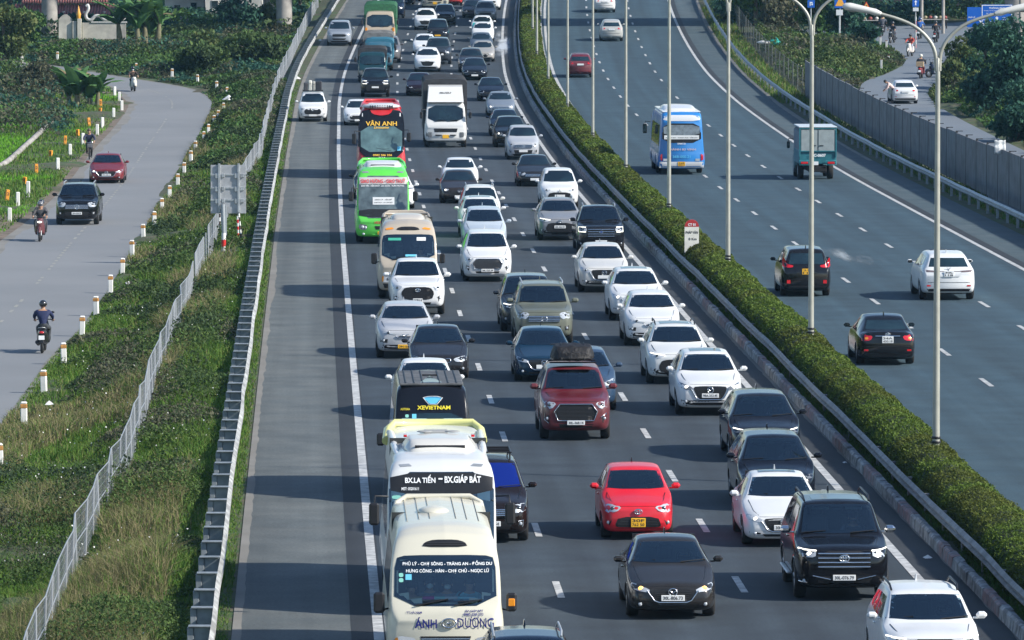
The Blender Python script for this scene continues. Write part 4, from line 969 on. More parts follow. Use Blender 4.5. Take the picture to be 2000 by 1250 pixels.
shop(1690, 1765, 532, 3.4, DARKW, mat('dark_blue_awning', (.03, .06, .13), .7), 'dark roadside shop under a blue awning, leftmost of the shops')
shop(1768, 1835, 534, 3.4, mat('brown_shop_wall', (.10, .07, .06), .8), mat('maroon_awning', (.20, .03, .04), .7), 'roadside shop under a maroon awning behind the crates')
shop(1838, 1900, 536, 3.2, DARKW, mat('grey_awning', (.12, .14, .16), .7), 'grey awning shop, rightmost of the shops behind the signs')
def stall(x, y, label, c, n=6, seed=0):
    rr = random.Random(seed); p = at(x, y, 0); root = empty('market_stall', p, label=label, cat='stall')
    quick('table', root, mat('stall_table', (.35, .33, .3), .8), lambda b: b.box((0, 0, .75), (2.4, .9, .06), .01))
    for sx in (-1, 1):
        for sy in (-1, 1): quick('leg', root, BLACK, lambda b: b.cyl((sx * 1.1, sy * .38, 0), (sx * 1.1, sy * .38, .74), .03, n=6))
    for k in range(n):
        q = tag(MB().mat(mat('stall_goods_%d' % (k % 3), [(.45, .45, .42), (.28, .24, .14), tuple(.5 * v for v in c)][k % 3], .7)).ball((0, 0, .14), (.17, .2, .14), 8, 5).build('produce_heap'), '%s heap of goods from the left on the %s' % (ordn(k), 'pale stall table' if seed else 'blue stall table'), 'goods', 'heaps of goods on the stalls')
        q.location = p + Vector((-1 + 2 * k / (n - 1), rr.uniform(-.15, .15), .78))
stall(1822, 56, 'pale produce stall beside the blue jacketed rider', (.5, .12, .1), 6, 1)
stall(1700, 58, 'pale stall under the blue awning by the dark bushes', (.1, .2, .4), 5, 0)

# ---------------------------------------------------------------- signs right top
BLUE = mat('sign_board_blue', (.008, .11, .50), .4)
def board(x0, y0, x1, y1, Y, label, items, frame=True, name='road_sign', postx=None, pole=None, col=None, post_to=None):
    s = FPX / Y; a = pxX(x0, y0, Y); b_ = pxX(x1, y1, Y); xc = (a.x + b_.x) / 2; g = float(tz(xc, float(Y))); root = empty(name, (xc, Y, g), label=label, cat='road sign')
    w = b_.x - a.x; h = a.z - b_.z; zc = (a.z + b_.z) / 2 - g
    quick('panel', root, col or BLUE, lambda b: b.box((0, 0, zc), (w, .04, h), .008))
    if frame: quick('border', root, WHITEINK, lambda b: [b.box(c, d) for c, d in (((0, -.024, zc + h / 2 - .05), (w - .04, .01, .05)), ((0, -.024, zc - h / 2 + .05), (w - .04, .01, .05)), ((-w / 2 + .05, -.024, zc), (.05, .008, h - .15)), ((w / 2 - .05, -.024, zc), (.05, .008, h - .15)))])
    for it in items:
        if it[0] == 't': text_flat('lettering', it[1], it[2] * w, (it[3] * w, -.03, zc + it[4] * h), WHITEINK, root, bold=.02, maxh=it[5] * h if len(it) > 5 else None)
        else: quick('arrow', root, WHITEINK, lambda b: b.prism([(q[0] * w, zc + q[1] * h) for q in it[1]], -.034, -.022))
    px = postx or [0]
    for q in px: quick('post', root, pole or GREYM, lambda b: b.cyl((q * w, .06, -.2), (q * w, .06, zc + h * .45), .045, n=8))
    return root
board(1917, 9, 1977, 47, 462, 'blue notice board headed THÔNG BÁO, in front of a thick pier', [('t', 'THÔNG BÁO', .52, 0, .33, .11), ('t', 'ĐỂ PHỤC VỤ THI CÔNG ĐƯỜNG GOM TUYẾN', .86, 0, .19, .055), ('t', 'QL1 PHÁP VÂN - CẦU GIẼ', .7, 0, .06, .06), ('t', 'HẠN CHẾ', .3, 0, -.06, .06), ('t', 'PHỦ LÝ', .22, -.34, -.28, .07), ('t', 'CẦU GIẼ', .26, .3, -.17, .06), ('t', 'NINH BÌNH', .3, .3, -.28, .05), ('p', [(-.27, -.43), (.3, -.43), (.3, -.37), (.03, -.37), (.03, -.2), (.055, -.2), (0, -.1), (-.055, -.2), (-.03, -.2), (-.03, -.37), (-.22, -.37), (-.22, -.35), (-.3, -.40)])], postx=[-.3, .3])
board(1889, 14, 1926, 53, 470, 'plain blue direction board half hidden behind the notice board', [('t', 'PHỦ LÝ', .36, -.25, 0, .09), ('t', '1 Km', .24, -.18, -.17, .08), ('p', [(.02, -.08), (.08, -.06), (.42, -.38), (.36, -.42)])], frame=False, postx=[-.3, .3])
board(1577, 0, 1591, 15, 470, 'small blue U turn sign above the scrub', [('p', [(-.18, -.25), (-.06, -.25), (-.06, .12), (.1, .12), (.1, -.02), (.0, -.02), (.15, -.22), (.3, -.02), (.2, -.02), (.2, .24), (-.18, .24)])], frame=False)
board(1630, -14, 1652, 16, 468, 'blue board with an orange warning triangle, partly cut by the frame', [], frame=False)
q = bpy.data.objects[[o.name for o in bpy.data.objects if o.get('label', '').startswith('blue board with an orange')][0]]
quick('warning_triangle', q, mat('warning_orange', (.85, .40, .05), .5), lambda b: b.prism([(-.36, 5.75 - q.location.z + 3.9 - 3.9), (.36, 5.75 - q.location.z), (0, 6.5 - q.location.z)], -.03, -.022))
board(1633, 19, 1646, 30, 466, 'white supplementary plate below the warning board', [], frame=False, col=mat('sign_white', (.65, .67, .68), .5))
rw = [MATS['band_red'], MATS['band_white']]
def rwpost(root, z0, z1, r=.05):
    n = max(3, int((z1 - z0) / .3))
    for k in range(n): quick('post_band', root, rw[k % 2], lambda b: b.cyl((0, .03, z0 + (z1 - z0) * k / n), (0, .03, z0 + (z1 - z0) * (k + 1) / n), r, n=8))
s1 = board(1782, -2, 1795, 13, 478, 'small blue ahead only sign on a red and white post', [('p', [(-.08, -.32), (.08, -.32), (.08, .08), (.22, .08), (0, .36), (-.22, .08), (-.08, .08)])], frame=False); rwpost(s1, 0, 2.4, .065)
s2 = board(1783, 15, 1794, 22, 477.5, 'small white plate under the ahead only sign', [], frame=False, col=MATS['sign_white'])
def tri(x, y, w, Y, label):
    s = FPX / Y; p = pxX(x, y, Y); g = float(tz(p.x, float(Y))); r = w / s / 2; zc = p.z - g; root = empty('warning_sign', (p.x, Y, g), label=label, cat='warning sign')
    quick('border', root, mat('sign_red', (.65, .05, .02), .5), lambda b: b.prism([(-r, zc - r * .8), (r, zc - r * .8), (0, zc + r)], 0, .03))
    quick('face', root, mat('sign_orange_face', (.85, .42, .10), .5), lambda b: b.prism([(-r * .68, zc - r * .62), (r * .68, zc - r * .62), (0, zc + r * .62)], -.012, -.002))
    quick('symbol', root, INK, lambda b: (b.box((0, -.016, zc - r * .25), (r * .14, .006, r * .65)), b.box((r * .15, -.016, zc - r * .15), (r * .4, .005, r * .12))))
    quick('post', root, GREYM, lambda b: b.cyl((0, .05, -.2), (0, .05, zc - r * .75), .035, n=6))
tri(1910, 85, 13, 440, 'orange red triangular junction warning sign in the bush beside the side road'); tri(1692, 10, 14, 480, 'faded red triangular warning sign above the roadside shop')
# concrete utility pole and wires by the shops
def upole(x, Y, h, label):
    p = pxX(x, 60, Y); p.z = float(tz(p.x, float(Y))); root = empty('utility_pole', p, label=label, cat='utility pole', group='utility poles near the shops')
    quick('pole', root, CONC, lambda b: b.cyl((0, 0, -.2), (0, 0, h), .14, .09, n=10)); quick('crossarm', root, CONC, lambda b: b.box((0, 0, h - .6), (1.6, .1, .1), .01))
    return p
upole(1800, 505, 9, 'grey utility pole beside the ahead only sign'); upole(1993, 450, 9, 'pale utility pole at the top right corner'); upole(1842, 500, 9, 'grey utility pole left of the plain blue board')
# rubbish heap by the fence, right
def heap(x, y, Y, parts, label, name='rubbish_heap'):
    p = pxX(x, y, Y); p.z = float(tz(p.x, float(Y))) + .9; root = empty(name, p, label=label, cat='rubbish')
    for nm, c, dx, dz, r in parts:
        b = MB().mat(mat('rag_%s' % nm, c, .8, var=.2, vscale=6)); b.ball((dx, 0, dz), r, 12, 8); o = b.build(nm, root)
        for v in o.data.vertices:
            f = 1 + .25 * math.sin(v.co.x * 9 + v.co.z * 14) ; v.co.z = dz + (v.co.z - dz) * f; v.co.x = dx + (v.co.x - dx) * (1 + .18 * math.cos(v.co.z * 17))
heap(1520, 90, 462, [('tarpaulin', (.03, .42, .36), -.3, .35, (.42, .4, .3)), ('white_sheet', (.66, .64, .60), -.95, .3, (.6, .4, .17)), ('sack', (.60, .50, .40), .6, 0, (.55, .4, .3)), ('sack', (.58, .52, .44), 1.2, -.2, (.55, .4, .22))], 'heap of sheets and sacks with a turquoise tarpaulin behind the fence')
heap(1562, 128, 440, [('sack', (.55, .42, .22), 0, -.4, (.3, .3, .2)), ('white_sheet', (.6, .55, .4), .3, -.5, (.25, .3, .12))], 'small yellowish rubbish bag at the end of the panel wall')
def litter(x, y, w, m, label, z=SV, name='litter'):
    z = z + (.42 if z < -.1 else 0); p = at(x, y, z); b = MB().mat(m); rr = random.Random(int(x)); n = 8
    pts = [(w * .5 * math.cos(2 * math.pi * k / n) * rr.uniform(.6, 1), w * .3 * math.sin(2 * math.pi * k / n) * rr.uniform(.6, 1), rr.uniform(0, .05)) for k in range(n)]
    b.add([(0, 0, w * .35)] + pts, [(0, 1 + k, 1 + (k + 1) % n) for k in range(n)]); o = b.build(name); o.location = p + Vector((0, 0, .02)); return tag(o, label, 'litter')
WL = mat('white_plastic', (.72, .72, .70), .5)
litter(447, 196, 1.0, WL, 'large white plastic bag beside the guide posts at the bend'); litter(581, 155, .55, WL, 'white scrap on the shoulder verge above the loaded white people carrier', 0)
litter(250, 556, .35, WL, 'small white scrap in the verge right of a guide post'); litter(96, 793, .4, WL, 'pale torn plastic below the nearest guide posts')
litter(626, 80, .4, WL, 'white bag lying against the guardrail beside the grey off-roader', .0)
litter(1812, 1093, .25, WL, 'thin white scrap by the median kerb right of the large black off-roader', .0); litter(1649, 907, .15, WL, 'tiny white scrap by the kerb beside the dark people carriers', .0)
# earth bund with pipe by the field
pts = [at(105, 238, SV), at(78, 262, SV), at(45, 292, SV), at(5, 325, SV), at(-60, 350, SV)]
tag(quick('irrigation_pipe', None, CONC, lambda b: b.tube([tuple(q + Vector((0, 0, .1))) for q in curve(pts, 16)], .16, 8)), 'pale irrigation channel pipe along the bright green field', 'pipe')

# ================================================================ VEHICLE KIT  (local axes: front at -y, right of picture +x, up +z)
def chaikin(P, n=2):
    for _ in range(n):
        Q = [P[0]]
        for i in range(len(P) - 1):
            a, b = P[i], P[i + 1]; Q += [(a[0] * .75 + b[0] * .25, a[1] * .75 + b[1] * .25), (a[0] * .25 + b[0] * .75, a[1] * .25 + b[1] * .75)]
        Q.append(P[-1]); P = Q
    return P
def loft(rows, L, W, arches=(), R_=.36, ny=90, smooth=.10, crown=.03, sub=2):
    """rows: (y, w, zb, zs, wt, zt) w,wt as fraction of W/2. returns verts, faces"""
    rows = sorted(rows); ya = [r[0] for r in rows]
    ys = np.unique(np.concatenate([np.linspace(0, L, ny), [y for a in arches for y in np.linspace(a - R_ - .07, a + R_ + .07, 14 if ny > 60 else 8)]]))
    ys = ys[(ys >= 0) & (ys <= L)]
    offs = np.linspace(-1, 1, 7) * smooth; prm = []
    for k in range(1, 6):
        v = np.array([r[k] for r in rows]); acc = np.zeros(len(ys))
        for o in offs:
            # smoothing shrinks at the two ends so the nose keeps its shape
            e = np.minimum(1, np.minimum(ys, L - ys) / (smooth * 1.5)); acc += np.interp(ys + o * e, ya, v)
        prm.append(acc / len(offs))
    w, zb, zs, wt, zt = prm; h = W / 2; V = []; F = []; n = None
    for i, y in enumerate(ys):
        a, b, c, t, z = w[i] * h, zb[i], zs[i], wt[i] * h, zt[i]; t = min(t, a * .97)
        m = b + (c - b) * .5
        prf = [(0, b), (a * .8, b), (a * .95, b + .05), (a * .995, b + (c - b) * .28), (a, m), (a * .985, c - (c - b) * .18), (a * .955, c), (t + (a * .955 - t) * .12, z - (z - c) * .12) if z - c > .12 else ((t + a * .955) / 2, (z + c) / 2), (t * .93, z), (t * .5, z + crown * .75), (0, z + crown)]
        prf = chaikin(prf, sub)
        za = -9
        for yc in arches:
            q = (R_ + .05) ** 2 - (y - yc) ** 2
            if q > 0: za = max(za, R_ * .98 - .02 + math.sqrt(q))
        if za > 0: prf = [(x, max(z_, min(za, c - .06))) for x, z_ in prf]
        row = [(x, y, z_) for x, z_ in prf]; full = row + [(-x, y_, z_) for x, y_, z_ in row[1:-1][::-1]]
        n = len(full); V += full
    k = len(ys)
    for i in range(k - 1):
        for j in range(n): F.append((i * n + j, i * n + (j + 1) % n, (i + 1) * n + (j + 1) % n, (i + 1) * n + j))
    # end caps as strips between left and right halves (half count hn)
    hn = (n + 2) // 2
    for base, flip in ((0, False), ((k - 1) * n, True)):
        for j in range(hn - 1):
            a = base + j; b = base + j + 1; c = base + (n - j - 1) % n; d = base + (n - j) % n
            q = [a, b, c, d]; q = [x for i_, x in enumerate(q) if x not in q[:i_]]
            if len(q) > 2: F.append(tuple(q[::-1]) if not flip else tuple(q))
    return V, [f[::-1] for f in F]
class Body:
    def __init__(s, V, F, name, parent, mt, sub=True):
        s.V, s.F = V, F; s.bvh = BVHTree.FromPolygons([Vector(v) for v in V], F); s.o = None; s.name = name; s.parent = parent; s.mt = mt; s.cut = []
    def fy(s, x, z, rear=False):
        o, d = (Vector((x, 40, z)), Vector((0, -1, 0))) if rear else (Vector((x, -10, z)), Vector((0, 1, 0)))
        h = s.bvh.ray_cast(o, d); return h[0]
    def fx(s, y, z, sgn):
        return s.bvh.ray_cast(Vector((sgn * 6, y, z)), Vector((-sgn, 0, 0)))[0]
    def fz(s, x, y): return s.bvh.ray_cast(Vector((x, y, 12)), Vector((0, 0, -1)))[0]
    def build(s):
        V, F = s.V, s.F
        if s.cut:
            F2 = []
            for f in F:
                c = [sum(V[i][k] for i in f) / len(f) for k in range(3)]; drop = False
                for poly, ymax in s.cut:
                    if c[1] < ymax and all(inpoly(V[i][0], V[i][2], poly) for i in f): drop = True
                if not drop: F2.append(f)
            F = F2
        me = mesh_from(s.name, V, F, [s.mt], smooth=True); s.o = link(s.name, me, s.parent); return s.o
def inpoly(x, y, P):
    c = False; n = len(P)
    for i in range(n):
        a, b = P[i], P[(i + 1) % n]
        if (a[1] > y) != (b[1] > y) and x < (b[0] - a[0]) * (y - a[1]) / (b[1] - a[1]) + a[0]: c = not c
    return c
def roundpoly(P, it=2): 
    for _ in range(it):
        Q = []
        for i in range(len(P)):
            a, b = P[i], P[(i + 1) % len(P)]; Q += [(a[0] * .8 + b[0] * .2, a[1] * .8 + b[1] * .2), (a[0] * .2 + b[0] * .8, a[1] * .2 + b[1] * .8)]
        P = Q
    return P
def patch(body, P, axis, off, res, thick=.012):
    """triangulated patch of polygon P laid on the body surface. axis: 'f','r','l','R','t'"""
    B = []
    for i in range(len(P)):
        a, b = P[i], P[(i + 1) % len(P)]; L_ = math.hypot(b[0] - a[0], b[1] - a[1]); k = max(1, int(L_ / res))
        for j in range(k): B.append((a[0] + (b[0] - a[0]) * j / k, a[1] + (b[1] - a[1]) * j / k))
    nb = len(B); ed = [(i, (i + 1) % nb) for i in range(nb)]; pts = list(B)
    x0, x1 = min(p[0] for p in B), max(p[0] for p in B); y0, y1 = min(p[1] for p in B), max(p[1] for p in B)
    gx = x0 + res * .7
    while gx < x1:
        gy = y0 + res * .7
        while gy < y1:
            if inpoly(gx, gy, B) and min((gx - b[0]) ** 2 + (gy - b[1]) ** 2 for b in B) > (res * .45) ** 2: pts.append((gx, gy))
            gy += res
        gx += res
    r = delaunay_2d_cdt([Vector(p) for p in pts], ed, [], 1, 1e-5); vs2, fs = r[0], r[2]
    out = []; miss = []
    for v in vs2:
        a, b = v
        if axis == 'f': h = body.fy(a, b)
        elif axis == 'r': h = body.fy(a, b, True)
        elif axis == 'l': h = body.fx(a, b, -1)
        elif axis == 'R': h = body.fx(a, b, 1)
        else: h = body.fz(a, b)
        out.append(h)
    good = [(i, h) for i, h in enumerate(out) if h is not None]
    if not good: return [], []
    ks = {'f': 1, 'r': 1, 'l': 0, 'R': 0, 't': 2}[axis]; sg = {'f': -1, 'r': 1, 'l': -1, 'R': 1, 't': 1}[axis]
    res_ = []
    for i, (v, h) in enumerate(zip(vs2, out)):
        if h is None:
            j, hh = min(good, key=lambda g: (vs2[g[0]][0] - v[0]) ** 2 + (vs2[g[0]][1] - v[1]) ** 2); d = hh[ks]
        else: d = h[ks]
        d += sg * off
        res_.append((v[0], d, v[1]) if ks == 1 else ((d, v[0], v[1]) if ks == 0 else (v[0], v[1], d)))
    # orientation outward
    F = []
    for f in fs:
        a, b, c = (Vector(res_[i]) for i in f[:3]); nn = (b - a).cross(c - a); F.append(tuple(f) if nn[ks] * sg > 0 else tuple(f[::-1]))
    # skirt back to the surface so the patch has thickness
    n0 = len(res_); bm_idx = list(range(nb)) if True else []
    return res_, F
def lay(name, body, P, axis, m, parent, off=.008, res=.10, both=False):
    V, F = patch(body, P, axis, off, res)
    if not V: return None
    if both:
        V2 = [(-x, y, z) for x, y, z in V]; n = len(V); F = F + [tuple(n + i for i in f[::-1]) for f in F]; V = V + V2
    return link(name, mesh_from(name, V, F, [m], smooth=True), parent)
def mir(P): return [(-x, z) for x, z in P][::-1]
def textlay(name, body, s, w, cx, cz, m, parent, off=.018, bold=.02, maxh=None, axis='f', shear=0., flip=False):
    v, f = text2d(s, w, bold, 1., shear)
    if not v: return None
    if maxh:
        hh = max(p[1] for p in v) - min(p[1] for p in v); v = [(x, y * maxh / hh) for x, y in v]
    out = []; last = None
    for x, z in v:
        xx = cx + (-x if axis == 'r' else x); h = body.fy(xx, cz + z, axis == 'r'); last = h[1] if h else (last or 0); out.append((xx, last + (off if axis == 'r' else -off), cz + z))
    return link(name, mesh_from(name, out, f, [m]), parent)
def wheel(parent, x, y, r, w, det=True, rimm=None):
    o = quick('wheel', parent, TYRE, lambda b: b.lathe([(r * .60, -w / 2), (r * .93, -w / 2), (r, -w * .32), (r, w * .32), (r * .93, w / 2), (r * .60, w / 2)], (0, 0, 0), 'X', 20 if det else 12))
    o.location = (x, y, r); s = 1 if x > 0 else -1
    def rim(b):
        b.lathe([(.0, s * w * .36), (r * .12, s * w * .40), (r * .60, s * w * .30), (r * .66, s * w * .46)], (0, 0, 0), 'X', 16 if det else 10)
        if det:
            for k in range(5):
                a = 2 * math.pi * k / 5 + .3; b.box((s * w * .40, .33 * r * math.cos(a), .33 * r * math.sin(a)), (w * .16, r * .5, r * .13), .01, rot=(a, 0, 0))
    q = quick('rim', o, rimm or RIM, rim); return o
def mirror(parent, x, y, z, m, s=1., det=True):
    sg = 1 if x > 0 else -1
    def f(b): b.box((0, 0, 0), (.225 * s, .14 * s, .15 * s), .055 * s); b.box((-sg * .12 * s, .02, -.06 * s), (.12 * s, .05, .035), .01)
    o = quick('mirror', parent, m, f); o.location = (x, y, z)
    if det: quick('mirror_glass', o, GLASS, lambda b: b.box((0, .071 * s, 0), (.17 * s, .006, .10 * s), .002))
    return o
def plate(parent, body, x, z, w, h, s, yel=False, rear=False, tilt=0, det=True):
    hpt = body.fy(x, z, rear); y = (hpt[1] if hpt else 0) + (.03 if rear else -.03)
    o = quick('license_plate', parent, PLY if yel else PLW, lambda b: b.box((x, y, z), (w, .02, h), .006))
    if s and det:
        rz = math.pi if rear else 0
        for i, ln in enumerate(s.split('|')):
            k = len(s.split('|')); text_flat('plate_number', ln, w * .84, (x, y + (.013 if rear else -.013), z + (0 if k == 1 else (.045 - .09 * i))), INK, o, rz=rz, bold=.015, maxh=h * (.6 if k == 1 else .32))
    return o
def emblem(parent, body, x, z, r, kind, rear=False, m=None):
    h = body.fy(x, z, rear); y = (h[1] if h else 0) + (.03 if rear else -.03); b = MB().mat(m or CHROME); t = r * .13; sg = -1 if rear else 1
    E = lambda cx, cz, a, c, n=18: [(x + cx + a * math.cos(2 * math.pi * k / n), y, z + cz + c * math.sin(2 * math.pi * k / n)) for k in range(n + 1)]
    if kind == 'T': b.tube(E(0, 0, r, r * .68), t, 5); b.tube(E(0, 0, r * .35, r * .62), t, 5); b.tube(E(0, r * .28, r * .75, r * .3), t, 5)
    elif kind == 'M': b.tube(E(0, 0, r, r * .85), t, 5); b.tube([(x - r * .85, y, z + r * .35), (x - r * .3, y, z + r * .1), (x, y, z - r * .35), (x + r * .3, y, z + r * .1), (x + r * .85, y, z + r * .35)], t, 5)
    elif kind == 'V': b.tube([(x - r * 1.2, y, z + r * .7), (x - r * .5, y, z + r * .5), (x, y, z - r * .7), (x + r * .5, y, z + r * .5), (x + r * 1.2, y, z + r * .7)], t, 5); b.tube([(x - r * .45, y, z + r * .7), (x, y, z - r * .2), (x + r * .45, y, z + r * .7)], t, 5)
    elif kind == 'H': b.tube(E(0, 0, r, r * .62), t, 5); b.tube([(x - r * .4, y, z - r * .4), (x - r * .25, y, z + r * .4)], t, 5); b.tube([(x + r * .25, y, z - r * .4), (x + r * .4, y, z + r * .4)], t, 5); b.tube([(x - r * .3, y, z - r * .05), (x + r * .3, y, z + r * .05)], t, 5)
    elif kind == 'F': b.mat(mat('badge_blue', (.02, .06, .25), .3)); b.ball((x, y, z), (r, .01, r * .45), 16, 6); b.mat(CHROME); b.tube(E(0, 0, r, r * .45), t, 5)
    elif kind == 'L': b.tube(E(0, 0, r, r * .75), t, 5); b.tube([(x - r * .1, y, z + r * .5), (x - r * .35, y, z - r * .3), (x + r * .6, y, z - r * .25)], t, 5)
    elif kind == 'S': 
        b.tube(E(0, 0, r, r), t, 5)
        for k in range(3): a = math.pi / 2 + 2 * math.pi * k / 3; b.tube([(x, y, z), (x + r * math.cos(a), y, z + r * math.sin(a))], t, 5)
    elif kind == 'D':
        for k in range(3):
            a = math.pi / 2 + 2 * math.pi * k / 3; c, s_ = math.cos(a), math.sin(a); p = [(0, 0), (.5 * c - .28 * s_, .5 * s_ + .28 * c), (c, s_), (.5 * c + .28 * s_, .5 * s_ - .28 * c)]; b.prism([(x + r * u, z + r * v) for u, v in p], y - .008, y)
    elif kind == 'B': b.box((x, y, z), (r * 2, .015, r * .6), r * .2)
    else: b.tube(E(0, 0, r, r * .6), t, 5)
    return b.build('emblem', parent)

# front styles: coordinates as fraction of half width (x) and of bonnet-edge height (z)
ST = {
 'shield': dict(grille=[(-.46, .90), (.46, .90), (.52, .82), (.38, .55), (.28, .50), (-.28, .50), (-.38, .55), (-.52, .82)], light=[(.52, .86), (.90, 1.0), (.95, .93), (.86, .82), (.54, .77)], trim='v', intake=[(-.55, .42), (.55, .42), (.48, .34), (-.48, .34)], fog=[(.60, .46), (.88, .50), (.88, .44), (.60, .41)], plate=.62, em=.78),
 'trapez': dict(grille=[(-.55, .66), (.55, .66), (.66, .40), (.52, .36), (-.52, .36), (-.66, .40)], light=[(.45, .93), (.80, 1.0), (.97, .93), (.90, .76), (.60, .80)], trim='b', intake=None, fog=[(.74, .56), (.90, .58), (.90, .44), (.80, .42)], plate=.50, em=.80),
 'bigtrap': dict(grille=[(-.46, .90), (.46, .90), (.62, .72), (.52, .50), (-.52, .50), (-.62, .72)], light=[(.54, .93), (.92, .97), (.96, .82), (.70, .78)], trim='o', intake=[(-.5, .42), (.5, .42), (.46, .34), (-.46, .34)], fog=[(.72, .58), (.88, .68), (.90, .52), (.78, .44)], plate=.45, em=.80),
 'bars': dict(grille=[(-.58, .95), (.58, .95), (.56, .62), (-.56, .62)], light=[(.60, .96), (.95, .97), (.95, .84), (.62, .84)], trim='bars', intake=[(-.62, .48), (.62, .48), (.55, .36), (-.55, .36)], fog=[(.76, .42), (.92, .44), (.92, .37), (.80, .36)], plate=.46, em=.82),
 'slim': dict(grille=[(-.30, .76), (.30, .76), (.22, .70), (-.22, .70)], light=[(.30, .84), (.94, .95), (.95, .91), (.32, .80)], trim='v', intake=[(-.55, .46), (.55, .46), (.62, .30), (-.62, .30)], fog=[(.62, .66), (.90, .70), (.88, .56), (.64, .54)], plate=.42, em=.76),
 'sedan': dict(grille=[(-.36, .88), (.36, .88), (.40, .80), (.34, .72), (-.34, .72), (-.40, .80)], light=[(.46, .88), (.84, .98), (.95, .90), (.92, .78), (.56, .74)], trim='o', intake=[(-.50, .56), (.50, .56), (.62, .38), (-.62, .38)], fog=[(.70, .52), (.88, .54), (.88, .44), (.74, .42)], plate=.55, em=.80),
 'wide': dict(grille=[(-.50, .86), (.50, .86), (.56, .74), (.50, .68), (-.50, .68), (-.56, .74)], light=[(.50, .94), (.88, .98), (.96, .90), (.90, .78), (.60, .76)], trim='bars', intake=[(-.58, .56), (.58, .56), (.52, .36), (-.52, .36)], fog=[(.72, .56), (.86, .58), (.84, .42), (.72, .44)], plate=.50, em=.77),
 'cross': dict(grille=[(-.52, .80), (.52, .80), (.66, .56), (.56, .38), (-.56, .38), (-.66, .56)], light=[(.44, .93), (.90, .99), (.95, .90), (.60, .84)], trim='o', intake=[(-.4, .33), (.4, .33), (.36, .28), (-.36, .28)], fog=[(.74, .52), (.90, .54), (.90, .44), (.78, .42)], plate=.62, em=.86),
}
SPEC = {   # L, W, H, hood front hf, cowl hc, belt b, yc cowl, yrf roof front, yrr roof rear, sedan deck or None, gc, wheel r, yf, yr, roof half width
 'sedan':  dict(L=4.5, W=1.78, H=1.47, hf=.72, hc=.98, b=.93, yc=1.20, yrf=2.02, yrr=3.20, deck=1.02, yrb=3.95, gc=.17, r=.32, yf=.88, yr=3.55, wr=.66),
 'hatch':  dict(L=3.75, W=1.62, H=1.50, hf=.80, hc=1.02, b=.97, yc=.95, yrf=1.70, yrr=3.15, deck=None, gc=.17, r=.29, yf=.75, yr=3.2, wr=.70),
 'suv':    dict(L=4.5, W=1.84, H=1.66, hf=.92, hc=1.13, b=1.08, yc=1.10, yrf=1.85, yrr=3.75, deck=None, gc=.22, r=.36, yf=.90, yr=3.62, wr=.67),
 'bigsuv': dict(L=4.85, W=1.93, H=1.87, hf=1.08, hc=1.26, b=1.20, yc=1.15, yrf=1.80, yrr=4.25, deck=None, gc=.26, r=.40, yf=.92, yr=3.76, wr=.73),
 'mpv':    dict(L=4.45, W=1.76, H=1.72, hf=.90, hc=1.12, b=1.06, yc=.98, yrf=1.80, yrr=3.95, deck=None, gc=.20, r=.33, yf=.85, yr=3.58, wr=.70),
 'minivan':dict(L=4.9, W=1.88, H=1.85, hf=.95, hc=1.20, b=1.12, yc=.95, yrf=1.80, yrr=4.4, deck=None, gc=.18, r=.35, yf=.92, yr=3.85, wr=.70),
 'pickup': dict(L=5.3, W=1.92, H=1.84, hf=1.08, hc=1.24, b=1.18, yc=1.22, yrf=1.85, yrr=3.2, deck=1.15, yrb=3.6, gc=.28, r=.39, yf=.95, yr=4.15, wr=.70),
}
